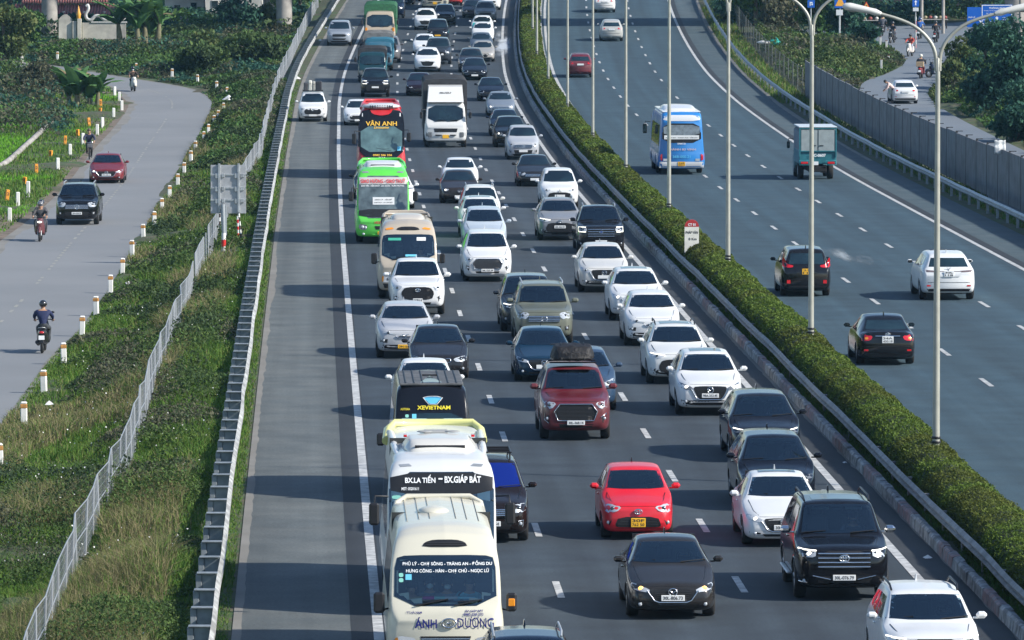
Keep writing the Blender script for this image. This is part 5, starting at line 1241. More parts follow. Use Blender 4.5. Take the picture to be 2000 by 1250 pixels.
def car(kind, pos, rz, rx, label, cat, color, style='sedan', em='', pl='', yel=False, away=False, det=2, lights='', rails=False, sunroof=False, group=None, mats=None, dust=.1, metal=.0, glass=None, over=None, clad=False, chromem=False, extra=None, fogring=False, grillec=None, inside=False, name=None, wheelx=0):
    S = dict(SPEC[kind]); S.update(over or {}); L, W_, H = S['L'], S['W'], S['H']; h = W_ / 2; hf, hc, b, yc, yrf, yrr, gc = (S[k] for k in ('hf', 'hc', 'b', 'yc', 'yrf', 'yrr', 'gc')); wr = S['wr']
    if det == 2 and not away and glass is None: inside = True
    root = empty(name or {'pickup': 'pickup_truck'}.get(kind, 'car'), pos, rz, rx, label, cat, group)
    pm = paint(color, dust, metal)
    if kind == 'bigsuv': hc -= .02
    rows = [(0, .72, gc + .16, hf - .27, .58, hf - .13), (.04, .80, gc + .06, hf - .19, .64, hf - .07), (.12, .87, gc + .01, hf - .12, .70, hf - .015), (.32, .94, gc, hf - .07, .75, hf + .03), (.75, .99, gc, (hf + hc) / 2 - .06, .79, hf + (hc - hf) * .55), (yc - .05, 1, gc, b - .02, .84, hc - .02), (yc + .05, 1, gc, b, .845, hc + .05),
            (yrf - .06, 1, gc, b + .005, wr + .012, H - .10), (yrf + .10, 1, gc, b + .005, wr, H - .045), ((yrf + yrr) / 2, 1, gc, b + .01, wr, H - .02), (yrr - .05, 1, gc, b + .02, wr * .97, H - .06)]
    if S['deck']:
        dk, yb = S['deck'], S['yrb']
        if kind == 'pickup': rows += [(yrr + .08, 1, gc, b, wr * .95, H - .16), (yb - .05, 1, gc, b, .84, dk + .02), (yb + .05, 1, gc, b, .85, dk), (L - .05, 1, gc + .05, b, .85, dk), (L, .97, gc + .1, b - .05, .84, dk - .04)]
        else: rows += [(yrr + .1, 1, gc, b + .02, wr * .95, H - .11), (yb, .99, gc, b + .0, .76, dk), (L - .35, .96, gc + .02, b - .01, .72, dk + .005), (L - .10, .90, gc + .05, b - .06, .66, dk - .01), (L - .03, .86, gc + .1, b - .14, .60, dk - .08), (L, .78, gc + .2, b - .22, .5, dk - .20)]
    else:
        rows += [(yrr + .12, 1, gc, b + .02, wr * .95, H - .10), (L - .30, .97, gc + .02, b + .02, .74, H - .42 if L - .3 - yrr > .25 else H - .2), (L - .12, .94, gc + .05, b - .04, .76, b + .06), (L - .04, .90, gc + .08, b - .12, .72, b - .08), (L, .84, gc + .16, b - .20, .66, b - .16)]
    ny = {0: 34, 1: 56, 2: 110}[det]
    V, F = loft(rows, L, W_, (S['yf'], S['yr']), S['r'], ny, .09, .03, 2 if det else 1)
    cy = L / 2; V = [(x, y - cy, z) for x, y, z in V]
    B = Body(V, F, 'body', root, pm); res = {0: .16, 1: .13, 2: .085}[det]; res0 = res
    # windshield
    xb, xt = .80 * h, (wr - .035) * h; zb_, zt_ = hc + .06, H - .10
    ws = [(-xb, zb_), (-xb * .5, zb_ - .02), (xb * .5, zb_ - .02), (xb, zb_), (xt, zt_), (xt * .5, zt_ + .015), (-xt * .5, zt_ + .015), (-xt, zt_)]
    gl = glass or GLASS
    if not away or det == 2:
        if inside and not away:
            cut = [(x * .96, zb_ + (z - zb_) * .94 + .012) for x, z in ws]; B.cut.append((cut, yrf - cy + .3))
            lay('windshield', B, ws, 'f', SCREEN, root, .010, res)
            fr = lay('windshield_frame', B, ws, 'f', BLACK, root, .004, res)
            me = fr.data; bm = bmesh.new(); bm.from_mesh(me)
            dl = [f for f in bm.faces if all(inpoly(v.co.x, v.co.z, cut) for v in f.verts)]; bmesh.ops.delete(bm, geom=dl, context='FACES'); bm.to_mesh(me); bm.free()
            interior(root, h, yc - cy, yrf - cy, zb_, H, L)
        else:
            w_ = lay('windshield', B, ws, 'f', gl, root, .010, res)
    if det == 2 and not away:
        for sx in (-1, 1): quick('wiper', root, BLACK, lambda q: q.cyl(*[(lambda x, z: (x, (B.fy(x, z)[1] if B.fy(x, z) else 0) - .035, z))(xx, zz) for xx, zz in ((sx * .5 - .28, hc + .055), (sx * .5 + .22, hc + .09))], .010, n=5))
    # rear window
    if S['deck']: rw_ = [(-.70 * h, S['deck'] + .05), (.70 * h, S['deck'] + .05), (wr * .9 * h, H - .15), (-wr * .9 * h, H - .15)]
    else: rw_ = [(-.72 * h, b + .10), (.72 * h, b + .10), (wr * .90 * h, H - .19), (-wr * .90 * h, H - .19)]
    if away or det == 2: lay('rear_window', B, rw_, 'r', gl, root, .010, res)
    # side windows
    if det >= 1:
        zt2 = H - .15; z0 = b + .06; ym = (yrf + yrr) / 2 + .1 - (.1 if S['deck'] else .3)
        f1 = [(yc + .45 - cy, z0), (yrf + .12 - cy, zt2), (ym - .04 - cy, zt2), (ym - .04 - cy, z0)]
        y3 = (yrr + .05) if S['deck'] else (yrr - .6 if L > 4.3 else yrr - .2)
        f2 = [(ym + .04 - cy, z0), (ym + .04 - cy, zt2), (y3 - .1 - cy, zt2 - .01), (y3 + .05 - cy, z0 + .03)]
        fl = [f1, f2]
        if not S['deck'] and L > 4.3: fl.append([(y3 + .12 - cy, z0 + .03), (y3 - .0 - cy, zt2 - .01), (yrr - .05 - cy, zt2 - .05), (yrr + .1 - cy, z0 + .1)])
        if (not away and wheelx <= 0) or det == 2 or away:
            for P in fl:
                for ax in (('l', 'R') if det == 2 else (('l',) if pos[0] > M(200) * 0 else ('R', 'l'))): lay('side_window', B, P, ax, gl, root, .006, res * 1.5)
    # rear/front details
    st = ST.get(style) or ST['sedan']; hx = lambda P: [(x * h * .97, z * hf) for x, z in P]
    if not away:
        gm = mat('grille_black', (.010, .010, .011), .5)
        g = lay('grille', B, roundpoly(hx(st['grille']), 1), 'f', gm if grillec is None else grillec, root, .008, res)
        gp = hx(st['grille'])
        def onb(x, z, o=.02): p = B.fy(x, z); return (x, (p[1] if p else -cy) - o, z)
        if det >= 1:
            if st['trim'] == 'o' and chromem:
                quick('grille_trim', root, CHROME, lambda q: q.tube([onb(*p) for p in densify(gp + [gp[0]], .12)], .014, 5))
            if st['trim'] == 'v':
                k = [p for p in gp if p[1] < hf * .86]; k = sorted(k); quick('grille_trim', root, CHROME, lambda q: q.tube([onb(*p) for p in densify([(x * 1.12, z) for x, z in (k[:1] + k[1:])], .1)], .017, 5))
            if st['trim'] == 'bars':
                z0_, z1_ = min(p[1] for p in gp), max(p[1] for p in gp); xm = max(p[0] for p in gp)
                quick('grille_trim', root, CHROME, lambda q: [q.tube([onb(x, z0_ + (z1_ - z0_) * (j + .5) / 4, .022) for x in np.linspace(-xm * .97, xm * .97, 9)], .020, 5) for j in range(4)])
            if det == 2 and st['trim'] in ('o', 'b', 'v'):
                z0_, z1_ = min(p[1] for p in gp), max(p[1] for p in gp)
                def mesh_lines(q):
                    zz = z0_ + .03
                    while zz < z1_:
                        xs = [x for x in np.linspace(-h, h, 41) if inpoly(x, zz, gp)]
                        if len(xs) > 3: q.tube([onb(x, zz, .012) for x in xs[1:-1:3] + [xs[-2]]], .005, 4)
                        zz += .035
                quick('grille_slats', root, mat('dark_slat', (.05, .05, .053), .35), mesh_lines)
        if st['intake']: lay('lower_intake', B, hx(st['intake']), 'f', gm, root, .007, res)
        lens = LENS if 's' not in lights else LENSD
        for sg in (1, -1):
            P = hx(st['light']); P = P if sg == 1 else mir(P)
            hl = lay('headlight', B, roundpoly(P, 1), 'f', lens, root, .012, res)
            if hl is None: continue
            if det >= 1:
                cx = sum(p[0] for p in P) / len(P); cz = sum(p[1] for p in P) / len(P)
                bx = cx + sg * (-.03) * h; lm = LIT if ('l' in lights) else (LITO if 'a' in lights else mat('bulb_dark', (.10, .11, .12), .15, .6, 1))
                quick('bulb', hl, lm, lambda q: q.ball(onb(bx, cz, .004), (.052, .03, .045), 10, 6))
                if 'd' in lights: quick('daytime_light', hl, LIT, lambda q: q.tube([onb(x, z, .02) for x, z in densify([P[0], P[1]] if sg == 1 else [P[-1], P[-2]], .1)], .016, 5))
                if 'c' in lights: quick('daytime_light', hl, LIT, lambda q: q.tube([onb(x, z, .02) for x, z in densify([(cx - sg * .12, cz - .09), (cx + sg * .14, cz - .09), (cx + sg * .14, cz + .09), (cx - sg * .12, cz + .09)], .1)], .018, 5))
            if st['fog'] and det >= 1:
                Pf = hx(st['fog']); Pf = Pf if sg == 1 else mir(Pf); fo = lay('fog_lamp_recess', B, Pf, 'f', gm, root, .008, res)
                if det == 2 and fo:
                    cx = sum(p[0] for p in Pf) / 4; cz = sum(p[1] for p in Pf) / 4; quick('fog_lamp', fo, LENS, lambda q: q.ball(onb(cx, cz, .004), (.04, .02, .04), 10, 6))
                    if fogring: quick('fog_trim', fo, CHROME, lambda q: q.tube([onb(x, z, .014) for x, z in densify([Pf[0], Pf[1], Pf[2]], .08)], .011, 4))
        if det < 2: lay('bumper_cladding', B, [(-.84 * h, gc + .15), (.84 * h, gc + .15), (.78 * h, gc + .04), (-.78 * h, gc + .04)], 'f', BLACK, root, .008, res)
        if em: emblem(root, B, 0, st['em'] * hf, .085 if kind != 'bigsuv' else .10, em)
        if det >= 1 or pl: plate(root, B, wheelx if False else 0, st['plate'] * hf, .46 if '|' not in pl else .32, .115 if '|' not in pl else .2, pl, yel, det=det == 2)
        if clad: lay('bumper_cladding', B, [(-.86 * h, gc + .22), (.86 * h, gc + .22), (.8 * h, gc + .06), (-.8 * h, gc + .06)], 'f', BLACK, root, .006, res)
        elif det == 2: lay('bumper_lip', B, [(-.84 * h, gc + .10), (.84 * h, gc + .10), (.8 * h, gc + .03), (-.8 * h, gc + .03)], 'f', BLACK, root, .006, res)
        if det == 2:   # bonnet shut line and bumper seams
            def seam(q):
                for sg in (-1, 1):
                    pts = [(sg * .80 * h, hc - .03), (sg * .72 * h, hf + .05), (sg * .62 * h, hf - .02)]
                    q.tube([onb(x, z, .002) for x, z in densify(pts, .08)], .006, 4, caps=False)
                q.tube([onb(x, hf - .045, .002) for x in np.linspace(-.6 * h, .6 * h, 13)], .006, 4)
            quick('bonnet_seam', root, BLACK, seam)
    else:
        def onr(x, z, o=.02): p = B.fy(x, z, True); return (x, (p[1] if p else cy) + o, z)
        zr = b - .02
        for sg in (1, -1):
            if style == 'xp': P = [(.52 * h, b + .05), (.80 * h, b + .10), (.90 * h, b + .34), (.96 * h, b + .30), (.96 * h, b - .02), (.58 * h, b - .02)]
            elif style == 'bar': P = [(.30 * h, b - .04), (.93 * h, b + .0), (.93 * h, b - .07), (.30 * h, b - .09)]
            elif style == 'sed': P = [(.50 * h, b - .03), (.80 * h, b + .02), (.93 * h, b - .02), (.94 * h, b - .18), (.58 * h, b - .16)]
            else: P = [(.52 * h, b - .02), (.92 * h, b + .04), (.93 * h, b - .10), (.56 * h, b - .12)]
            if sg == -1: P = mir(P)
            tl = lay('taillight', B, roundpoly(P, 1), 'r', REDL if style != 'bar' else mat('smoked_taillight', (.16, .12, .12), .2, coat=1), root, .012, res)
            if style == 'sed' and det == 2: lay('indicator', B, roundpoly([((P[0][0] + P[2][0]) / 2 - .05, b - .06), ((P[0][0] + P[2][0]) / 2 + .05, b - .06), ((P[0][0] + P[2][0]) / 2 + .05, b - .13), ((P[0][0] + P[2][0]) / 2 - .05, b - .13)]), 'r', AMBER, root, .016, res)
            if det >= 1: lay('reflector', B, [(sg * .66 * h, gc + .28), (sg * .80 * h, gc + .28), (sg * .80 * h, gc + (.40 if style == 'xp' else .33)), (sg * .66 * h, gc + (.40 if style == 'xp' else .33))], 'r', REDL, root, .010, res)
        if style == 'sed': quick('boot_trim', root, CHROME, lambda q: q.tube([onr(x, b - .03) for x in np.linspace(-.42 * h, .42 * h, 7)], .02, 5))
        if style == 'bar': quick('light_bar', root, mat('smoked_taillight', (.16, .12, .12), .2, coat=1), lambda q: q.tube([onr(x, b - .06, .005) for x in np.linspace(-.5 * h, .5 * h, 7)], .02, 5))
        if em: emblem(root, B, 0, b + .02, .07, em, True)
        zp = (b - .14) if style != 'xp' else b - .16
        plate(root, B, 0, zp, .34 if '|' in pl else .46, .20 if '|' in pl else .12, pl, yel, True, det=det == 2)
        if style in ('xp', 'bar', 'x'): lay('tailgate_panel', B, [(-.40 * h, b - .24), (.40 * h, b - .24), (.46 * h, b - .04), (-.46 * h, b - .04)], 'r', pm, root, .018, res)
        quick('bumper_seam', root, BLACK, lambda q: q.tube([onr(x, gc + .42, .003) for x in np.linspace(-.86 * h, .86 * h, 11)], .008, 4))
        lay('bumper_cladding', B, [(-.80 * h, gc + .20), (.80 * h, gc + .20), (.74 * h, gc + .10), (-.74 * h, gc + .10)], 'r', BLACK, root, .006, res)
    # underside, wheels, mirrors, handles
    quick('underbody', root, DARK, lambda q: (q.box((0, 0, gc + .12), (W_ * .78, L - .5, .22), .03), q.box((0, S['yf'] - cy, gc + .26), (W_ * .86, S['r'] * 2.2, .5), .02) if False else None, q.box((0, S['yf'] - cy, S['r'] + .18), (W_ * .60, S['r'] * 2, .36), .02), q.box((0, S['yr'] - cy, S['r'] + .18), (W_ * .60, S['r'] * 2, .36), .02)))
    for y in (S['yf'], S['yr']):
        for sg in (-1, 1): wheel(root, sg * (h - .135), y - cy, S['r'], .23, det == 2)
    for sg in (-1, 1): mirror(root, sg * (h + .10), yc + .42 - cy, b + .12, CHROME if chromem == 'm' else pm, 1.0 if kind in ('bigsuv', 'pickup') else .86, det == 2)
    if det == 2:
        if not away:
            for yy in (ym - .25, ym + .75):
                for sg in (-1, 1):
                    p = B.fx(yy - cy, b - .10, sg)
                    if p: quick('door_handle', root, pm, lambda q: q.box((p[0] + sg * .015, yy - cy, b - .10), (.03, .2, .03), .01))
        quick('roof_fin', root, pm if kind != 'hatch' else BLACK, lambda q: q.prism([(-.02, H - .03), (.02, H - .03), (.006, H + .08), (-.006, H + .08)], yrr - .25 - cy, yrr - .1 - cy))
    if rails:
        for sg in (-1, 1): quick('roof_rail', root, GREYM if rails == 1 else BLACK, lambda q: q.tube([(sg * wr * .93 * h, yrf + .15 - cy, H - .03), (sg * wr * .95 * h, yrf + .35 - cy, H + .05), (sg * wr * .94 * h, yrr - .35 - cy, H + .05), (sg * wr * .92 * h, yrr - .1 - cy, H - .04)], .022, 6))
    if sunroof: lay('sunroof', B, [(-wr * .70 * h, yrf + .22 - cy), (wr * .70 * h, yrf + .22 - cy), (wr * .70 * h, yrf + .95 - cy), (-wr * .70 * h, yrf + .95 - cy)], 't', GLASS, root, .006, .2)
    if kind == 'pickup' and S['deck'] and not away: quick('cargo_bed', root, BLACK, lambda q: q.box((0, L * .36, S['deck'] + .0), (W_ * .74, 1.35, .08), .01))
    if not away and det == 2 and not inside: sunshade(root, B, h, H, wr, hc)
    B.build()
    if extra: extra(root, B, S, cy, h)
    return root
def densify(P, d):
    out = []
    for i in range(len(P) - 1):
        a, b = P[i], P[i + 1]; k = max(1, int(math.hypot(b[0] - a[0], b[1] - a[1]) / d))
        for j in range(k): out.append((a[0] + (b[0] - a[0]) * j / k, a[1] + (b[1] - a[1]) * j / k))
    return out + [P[-1]]
STK = mat('windshield_sticker', (.25, .60, .50), .5); STK2 = mat('blue_sticker', (.15, .55, .75), .5)
def sunshade(root, B, h, H, wr, hc):
    lay('sticker', B, roundpoly([(-wr * .80 * h, H - .18), (-wr * .68 * h, H - .18), (-wr * .68 * h, H - .24), (-wr * .80 * h, H - .24)]), 'f', STK, root, .014, .2)
VIS = mat('sun_visor', (.60, .70, .64), .8)
def interior(root, h, yc, yrf, zb, H, L):
    iw = h * .76; back = yrf + 1.3
    o = quick('dashboard', root, mat('dashboard', (.02, .02, .022), .7), lambda q: (q.box((0, yc + .45, zb - .12), (iw * 1.9, .62, .16), .04), q.box((0, yc + 1.6, zb - .55), (iw * 1.9, 2.2, .05))))
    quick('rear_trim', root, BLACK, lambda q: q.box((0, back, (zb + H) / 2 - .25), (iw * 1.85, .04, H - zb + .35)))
    for sg in (-1, 1):
        s_ = quick('seat', root, SEAT, lambda q: (q.box((sg * .36, yc + 1.30, zb - .08), (.48, .12, .62), .05, rot=(-.15, 0, 0)), q.box((sg * .36, yc + 1.38, zb + .30), (.26, .09, .18), .03)))
        quick('sun_visor', root, VIS, lambda q: q.box((sg * .34, yrf - .02, H - .155), (.36, .02, .10), .01, rot=(.5, 0, 0)))
    quick('steering_wheel', root, BLACK, lambda q: (q.tube([(.36 + .18 * math.cos(a), yc + .72 + .06 * math.sin(a), zb + .0 + .17 * math.sin(a)) for a in [2 * math.pi * k / 16 for k in range(17)]], .015, 6), q.box((.36, yc + .72, zb), (.3, .03, .05), .01)))
    quick('rear_view_mirror', root, BLACK, lambda q: q.box((0, yrf - .1, H - .2), (.22, .03, .06), .015))

# ================================================================ PEOPLE
def skin_mesh(name, pts, rad, edges, sub=1, root=0):
    me = bpy.data.meshes.new(name); me.from_pydata(pts, edges, []); o = bpy.data.objects.new(name, me); COL.objects.link(o)
    m = o.modifiers.new('s', 'SKIN'); m.use_smooth_shade = True; m.branch_smoothing = .4
    for i, v in enumerate(me.skin_vertices[0].data): v.radius = (rad[i], rad[i]); v.use_root = (i == root)
    if sub: q = o.modifiers.new('u', 'SUBSURF'); q.levels = sub; q.render_levels = sub
    dg = bpy.context.evaluated_depsgraph_get(); out = bpy.data.meshes.new_from_object(o.evaluated_get(dg)); bpy.data.objects.remove(o); bpy.data.meshes.remove(me); return out
_PC = {}
def person_data(pose):
    """joints in metres for a seated / riding / standing / stooping figure facing -y, origin under the seat (or feet)"""
    if pose == 'ride':   # scooter: seat at 0.78
        J = dict(pel=(0, .12, .86), chest=(0, .04, 1.22), neck=(0, .0, 1.39), chin=(0, -.03, 1.45), head=(0, -.02, 1.56), sl=(-.20, .02, 1.33), sr=(.20, .02, 1.33), el=(-.30, -.16, 1.16), er=(.30, -.16, 1.16), hl=(-.29, -.40, 1.06), hr=(.29, -.40, 1.06), tl=(-.11, .10, .84), tr=(.11, .10, .84), kl=(-.19, -.30, .78), kr=(.19, -.30, .78), al=(-.15, -.26, .36), ar=(.15, -.26, .36), fl=(-.16, -.42, .31), fr=(.16, -.42, .31))
    elif pose == 'pillion':
        J = dict(pel=(0, .12, .92), chest=(0, .10, 1.28), neck=(0, .08, 1.44), chin=(.02, .05, 1.50), head=(.02, .06, 1.61), sl=(-.19, .08, 1.38), sr=(.19, .08, 1.38), el=(-.28, -.05, 1.18), er=(.28, -.05, 1.18), hl=(-.17, -.26, 1.10), hr=(.17, -.26, 1.10), tl=(-.11, .10, .90), tr=(.11, .10, .90), kl=(-.24, -.26, .82), kr=(.24, -.26, .82), al=(-.22, -.14, .44), ar=(.22, -.14, .44), fl=(-.23, -.28, .38), fr=(.23, -.28, .38))
    elif pose == 'cycle':
        J = dict(pel=(0, .16, .92), chest=(0, -.02, 1.24), neck=(0, -.08, 1.42), chin=(0, -.12, 1.49), head=(0, -.12, 1.61), sl=(-.19, -.06, 1.36), sr=(.19, -.06, 1.36), el=(-.31, -.22, 1.16), er=(.31, -.22, 1.16), hl=(-.26, -.42, 1.02), hr=(.26, -.42, 1.02), tl=(-.10, .14, .88), tr=(.10, .14, .88), kl=(-.14, -.18, .72), kr=(.14, -.12, .52), al=(-.12, -.02, .36), ar=(.12, .08, .16), fl=(-.12, -.16, .32), fr=(.12, -.06, .10))
    elif pose == 'drive':
        J = dict(pel=(0, .55, .0), chest=(0, .50, .36), neck=(0, .46, .55), chin=(0, .42, .61), head=(0, .43, .73), sl=(-.20, .46, .47), sr=(.20, .46, .47), el=(-.30, .22, .26), er=(.30, .22, .26), hl=(-.16, -.02, .36), hr=(.16, -.02, .36), tl=(-.1, .5, -.05), tr=(.1, .5, -.05), kl=(-.14, .05, -.05), kr=(.14, .05, -.05), al=(-.13, -.2, -.35), ar=(.13, -.2, -.35), fl=(-.13, -.3, -.4), fr=(.13, -.3, -.4))
    elif pose == 'sit':
        J = dict(pel=(0, .55, .0), chest=(0, .52, .35), neck=(0, .48, .54), chin=(0, .44, .60), head=(0, .45, .72), sl=(-.19, .48, .46), sr=(.19, .48, .46), el=(-.26, .34, .16), er=(.26, .34, .16), hl=(-.06, .16, .14), hr=(.08, .16, .14), tl=(-.1, .5, -.05), tr=(.1, .5, -.05), kl=(-.12, .05, -.05), kr=(.12, .05, -.05), al=(-.12, .0, -.45), ar=(.12, .0, -.45), fl=(-.12, -.12, -.5), fr=(.12, -.12, -.5))
    elif pose == 'stoop':
        J = dict(pel=(0, .0, .95), chest=(-.22, -.05, 1.24), neck=(-.40, -.08, 1.36), chin=(-.47, -.1, 1.36), head=(-.55, -.1, 1.42), sl=(-.30, -.22, 1.28), sr=(-.30, .12, 1.32), el=(-.38, -.3, 1.02), er=(-.42, .16, 1.06), hl=(-.55, -.3, .88), hr=(-.58, .12, .90), tl=(0, -.1, .9), tr=(0, .1, .9), kl=(-.06, -.12, .50), kr=(-.02, .12, .50), al=(.02, -.12, .09), ar=(.06, .12, .09), fl=(-.14, -.14, .05), fr=(-.10, .14, .05))
    return J
RAD = dict(pel=.15, chest=.175, neck=.065, chin=.075, head=.098, sl=.09, sr=.09, el=.062, er=.062, hl=.036, hr=.036, tl=.105, tr=.105, kl=.075, kr=.075, al=.055, ar=.055, fl=.04, fr=.04)
BON = [('pel', 'chest'), ('chest', 'neck'), ('neck', 'chin'), ('chin', 'head'), ('chest', 'sl'), ('sl', 'el'), ('el', 'hl'), ('chest', 'sr'), ('sr', 'er'), ('er', 'hr'), ('pel', 'tl'), ('tl', 'kl'), ('kl', 'al'), ('al', 'fl'), ('pel', 'tr'), ('tr', 'kr'), ('kr', 'ar'), ('ar', 'fr')]
def body_person(pose, fingers=True):
    if pose in _PC: return _PC[pose]
    J = person_data(pose); K = list(J); pts = [J[k] for k in K]; rad = [RAD[k] for k in K]; ed = [(K.index(a), K.index(b)) for a, b in BON]
    if fingers:
        for hd, e, sg in (('hl', 'el', -1), ('hr', 'er', 1)):
            p = Vector(J[hd]); d = (p - Vector(J[e])).normalized(); s = d.cross(Vector((0, 0, 1))).normalized(); up = s.cross(d)
            pi = len(pts); pts.append(tuple(p + d * .07)); rad.append(.030); ed.append((K.index(hd), pi))
            for k, (o, l) in enumerate(((-.030, .055), (-.010, .068), (.010, .062), (.030, .048))):
                a = len(pts); pts.append(tuple(p + d * (.10) + s * o)); rad.append(.010); ed.append((pi, a)); pts.append(tuple(p + d * (.10 + l * .7) + s * o * 1.1 - up * l * .7)); rad.append(.008); ed.append((a, a + 1))
            a = len(pts); pts.append(tuple(p + d * .05 - s * sg * .045)); rad.append(.011); ed.append((pi, a)); pts.append(tuple(p + d * .085 - s * sg * .055 - up * .02)); rad.append(.009); ed.append((a, a + 1))
    # nose
    h = Vector(J['head']); c = Vector(J['chin']); fr = Vector((0, -1, 0)) if pose != 'stoop' else Vector((-1, 0, -.2)).normalized()
    m = skin_mesh('person', pts, rad, ed, 1)
    bm = bmesh.new(); bm.from_mesh(m)
    for v in bm.verts:
        mid = (h * .6 + c * .4) + fr * .09; d = (v.co - mid).length
        if d < .03: v.co += fr * .02 * (1 - d / .03)
    bm.to_mesh(m); bm.free()
    # body region of every face: 0 skin 1 top 2 legs 3 shoes
    seg = [(Vector(J[a]), Vector(J[b]), a, b) for a, b in BON]; reg = []
    for p in m.polygons:
        c_ = p.center; best = None
        for a, b, na, nb in seg:
            t = max(0, min(1, (c_ - a).dot(b - a) / max(1e-9, (b - a).length_squared))); d = (c_ - (a + (b - a) * t)).length - RAD[na] * .4
            if best is None or d < best[0]: best = (d, na, nb, t)
        _, na, nb, t = best
        if nb in ('chin', 'head') or (nb == 'neck' and t > .8): r = 0
        elif nb in ('hl', 'hr'): r = 0 if t > .88 else 1
        elif nb in ('fl', 'fr') or (nb in ('al', 'ar') and t > .9): r = 3
        elif na in ('pel', 'tl', 'tr', 'kl', 'kr') and nb != 'chest': r = 2
        else: r = 1 if not (nb == 'chest' and t < .1) else 2
        reg.append(r)
    _PC[pose] = (m, reg, J); return _PC[pose]
def person(pose, loc, rz, label, top, legs, head='helmet', hcol=(.02, .02, .02), mask=False, scale=1., group=None):
    m, reg, J = body_person(pose); m = m.copy(); m.materials.clear()
    for q in (SKIN, mat('cloth_%d_%d_%d' % tuple(int(v * 99) for v in top), top, .8, var=.15, vscale=8), mat('cloth_%d_%d_%d' % tuple(int(v * 99) for v in legs), legs, .85, var=.15, vscale=8), mat('shoe_dark', (.03, .03, .03), .6)): m.materials.append(q)
    m.polygons.foreach_set('material_index', reg); m.polygons.foreach_set('use_smooth', [True] * len(m.polygons))
    root = empty('person', loc, rz, 0, label, 'person', group); root.scale = (scale,) * 3
    link('body', m, root); h = Vector(J['head']); c = Vector(J['chin'])
    fr = Vector((0, -1, 0)) if pose != 'stoop' else Vector((-1, 0, -.25)).normalized(); sd_ = fr.cross(Vector((0, 0, 1))).normalized(); mid = h * .55 + c * .45
    for s in (-1, 1): quick('eye', root, INK, lambda b: b.ball(mid + fr * .088 + sd_ * s * .033 + Vector((0, 0, .02)), (.013, .01, .009), 6, 4)); quick('ear', root, SKIN, lambda b: b.ball(mid + sd_ * s * .098, (.012, .02, .03), 6, 4))
    quick('mouth', root, mat('lips', (.3, .10, .08), .6), lambda b: b.ball(mid + fr * .09 - Vector((0, 0, .055)), (.025, .012, .007), 6, 4))
    if head == 'helmet':
        hm = mat('helmet_%d_%d' % (int(hcol[0] * 99), int(hcol[2] * 99)), hcol, .25, coat=1)
        hv = quick('helmet', root, hm, lambda b: (b.ball(h + Vector((0, .015, .025)), (.135, .15, .125), 14, 8), b.box(h + fr * .14 + Vector((0, 0, .03)), (.18, .10, .02) if pose != 'stoop' else (.1, .18, .02), .008)))
    elif head == 'bald_no': pass
    else:
        quick('hair', root, mat('hair_%d' % int(hcol[0] * 99), hcol, .6), lambda b: b.ball(h - fr * .022 + Vector((0, 0, .022)), (.108, .11, .105), 12, 7))
    if mask: quick('face_mask', root, mat('mask_cloth', (.55, .62, .65), .8), lambda b: b.ball(mid + fr * .06 - Vector((0, 0, .035)), (.07, .05, .05), 8, 6))
    return root
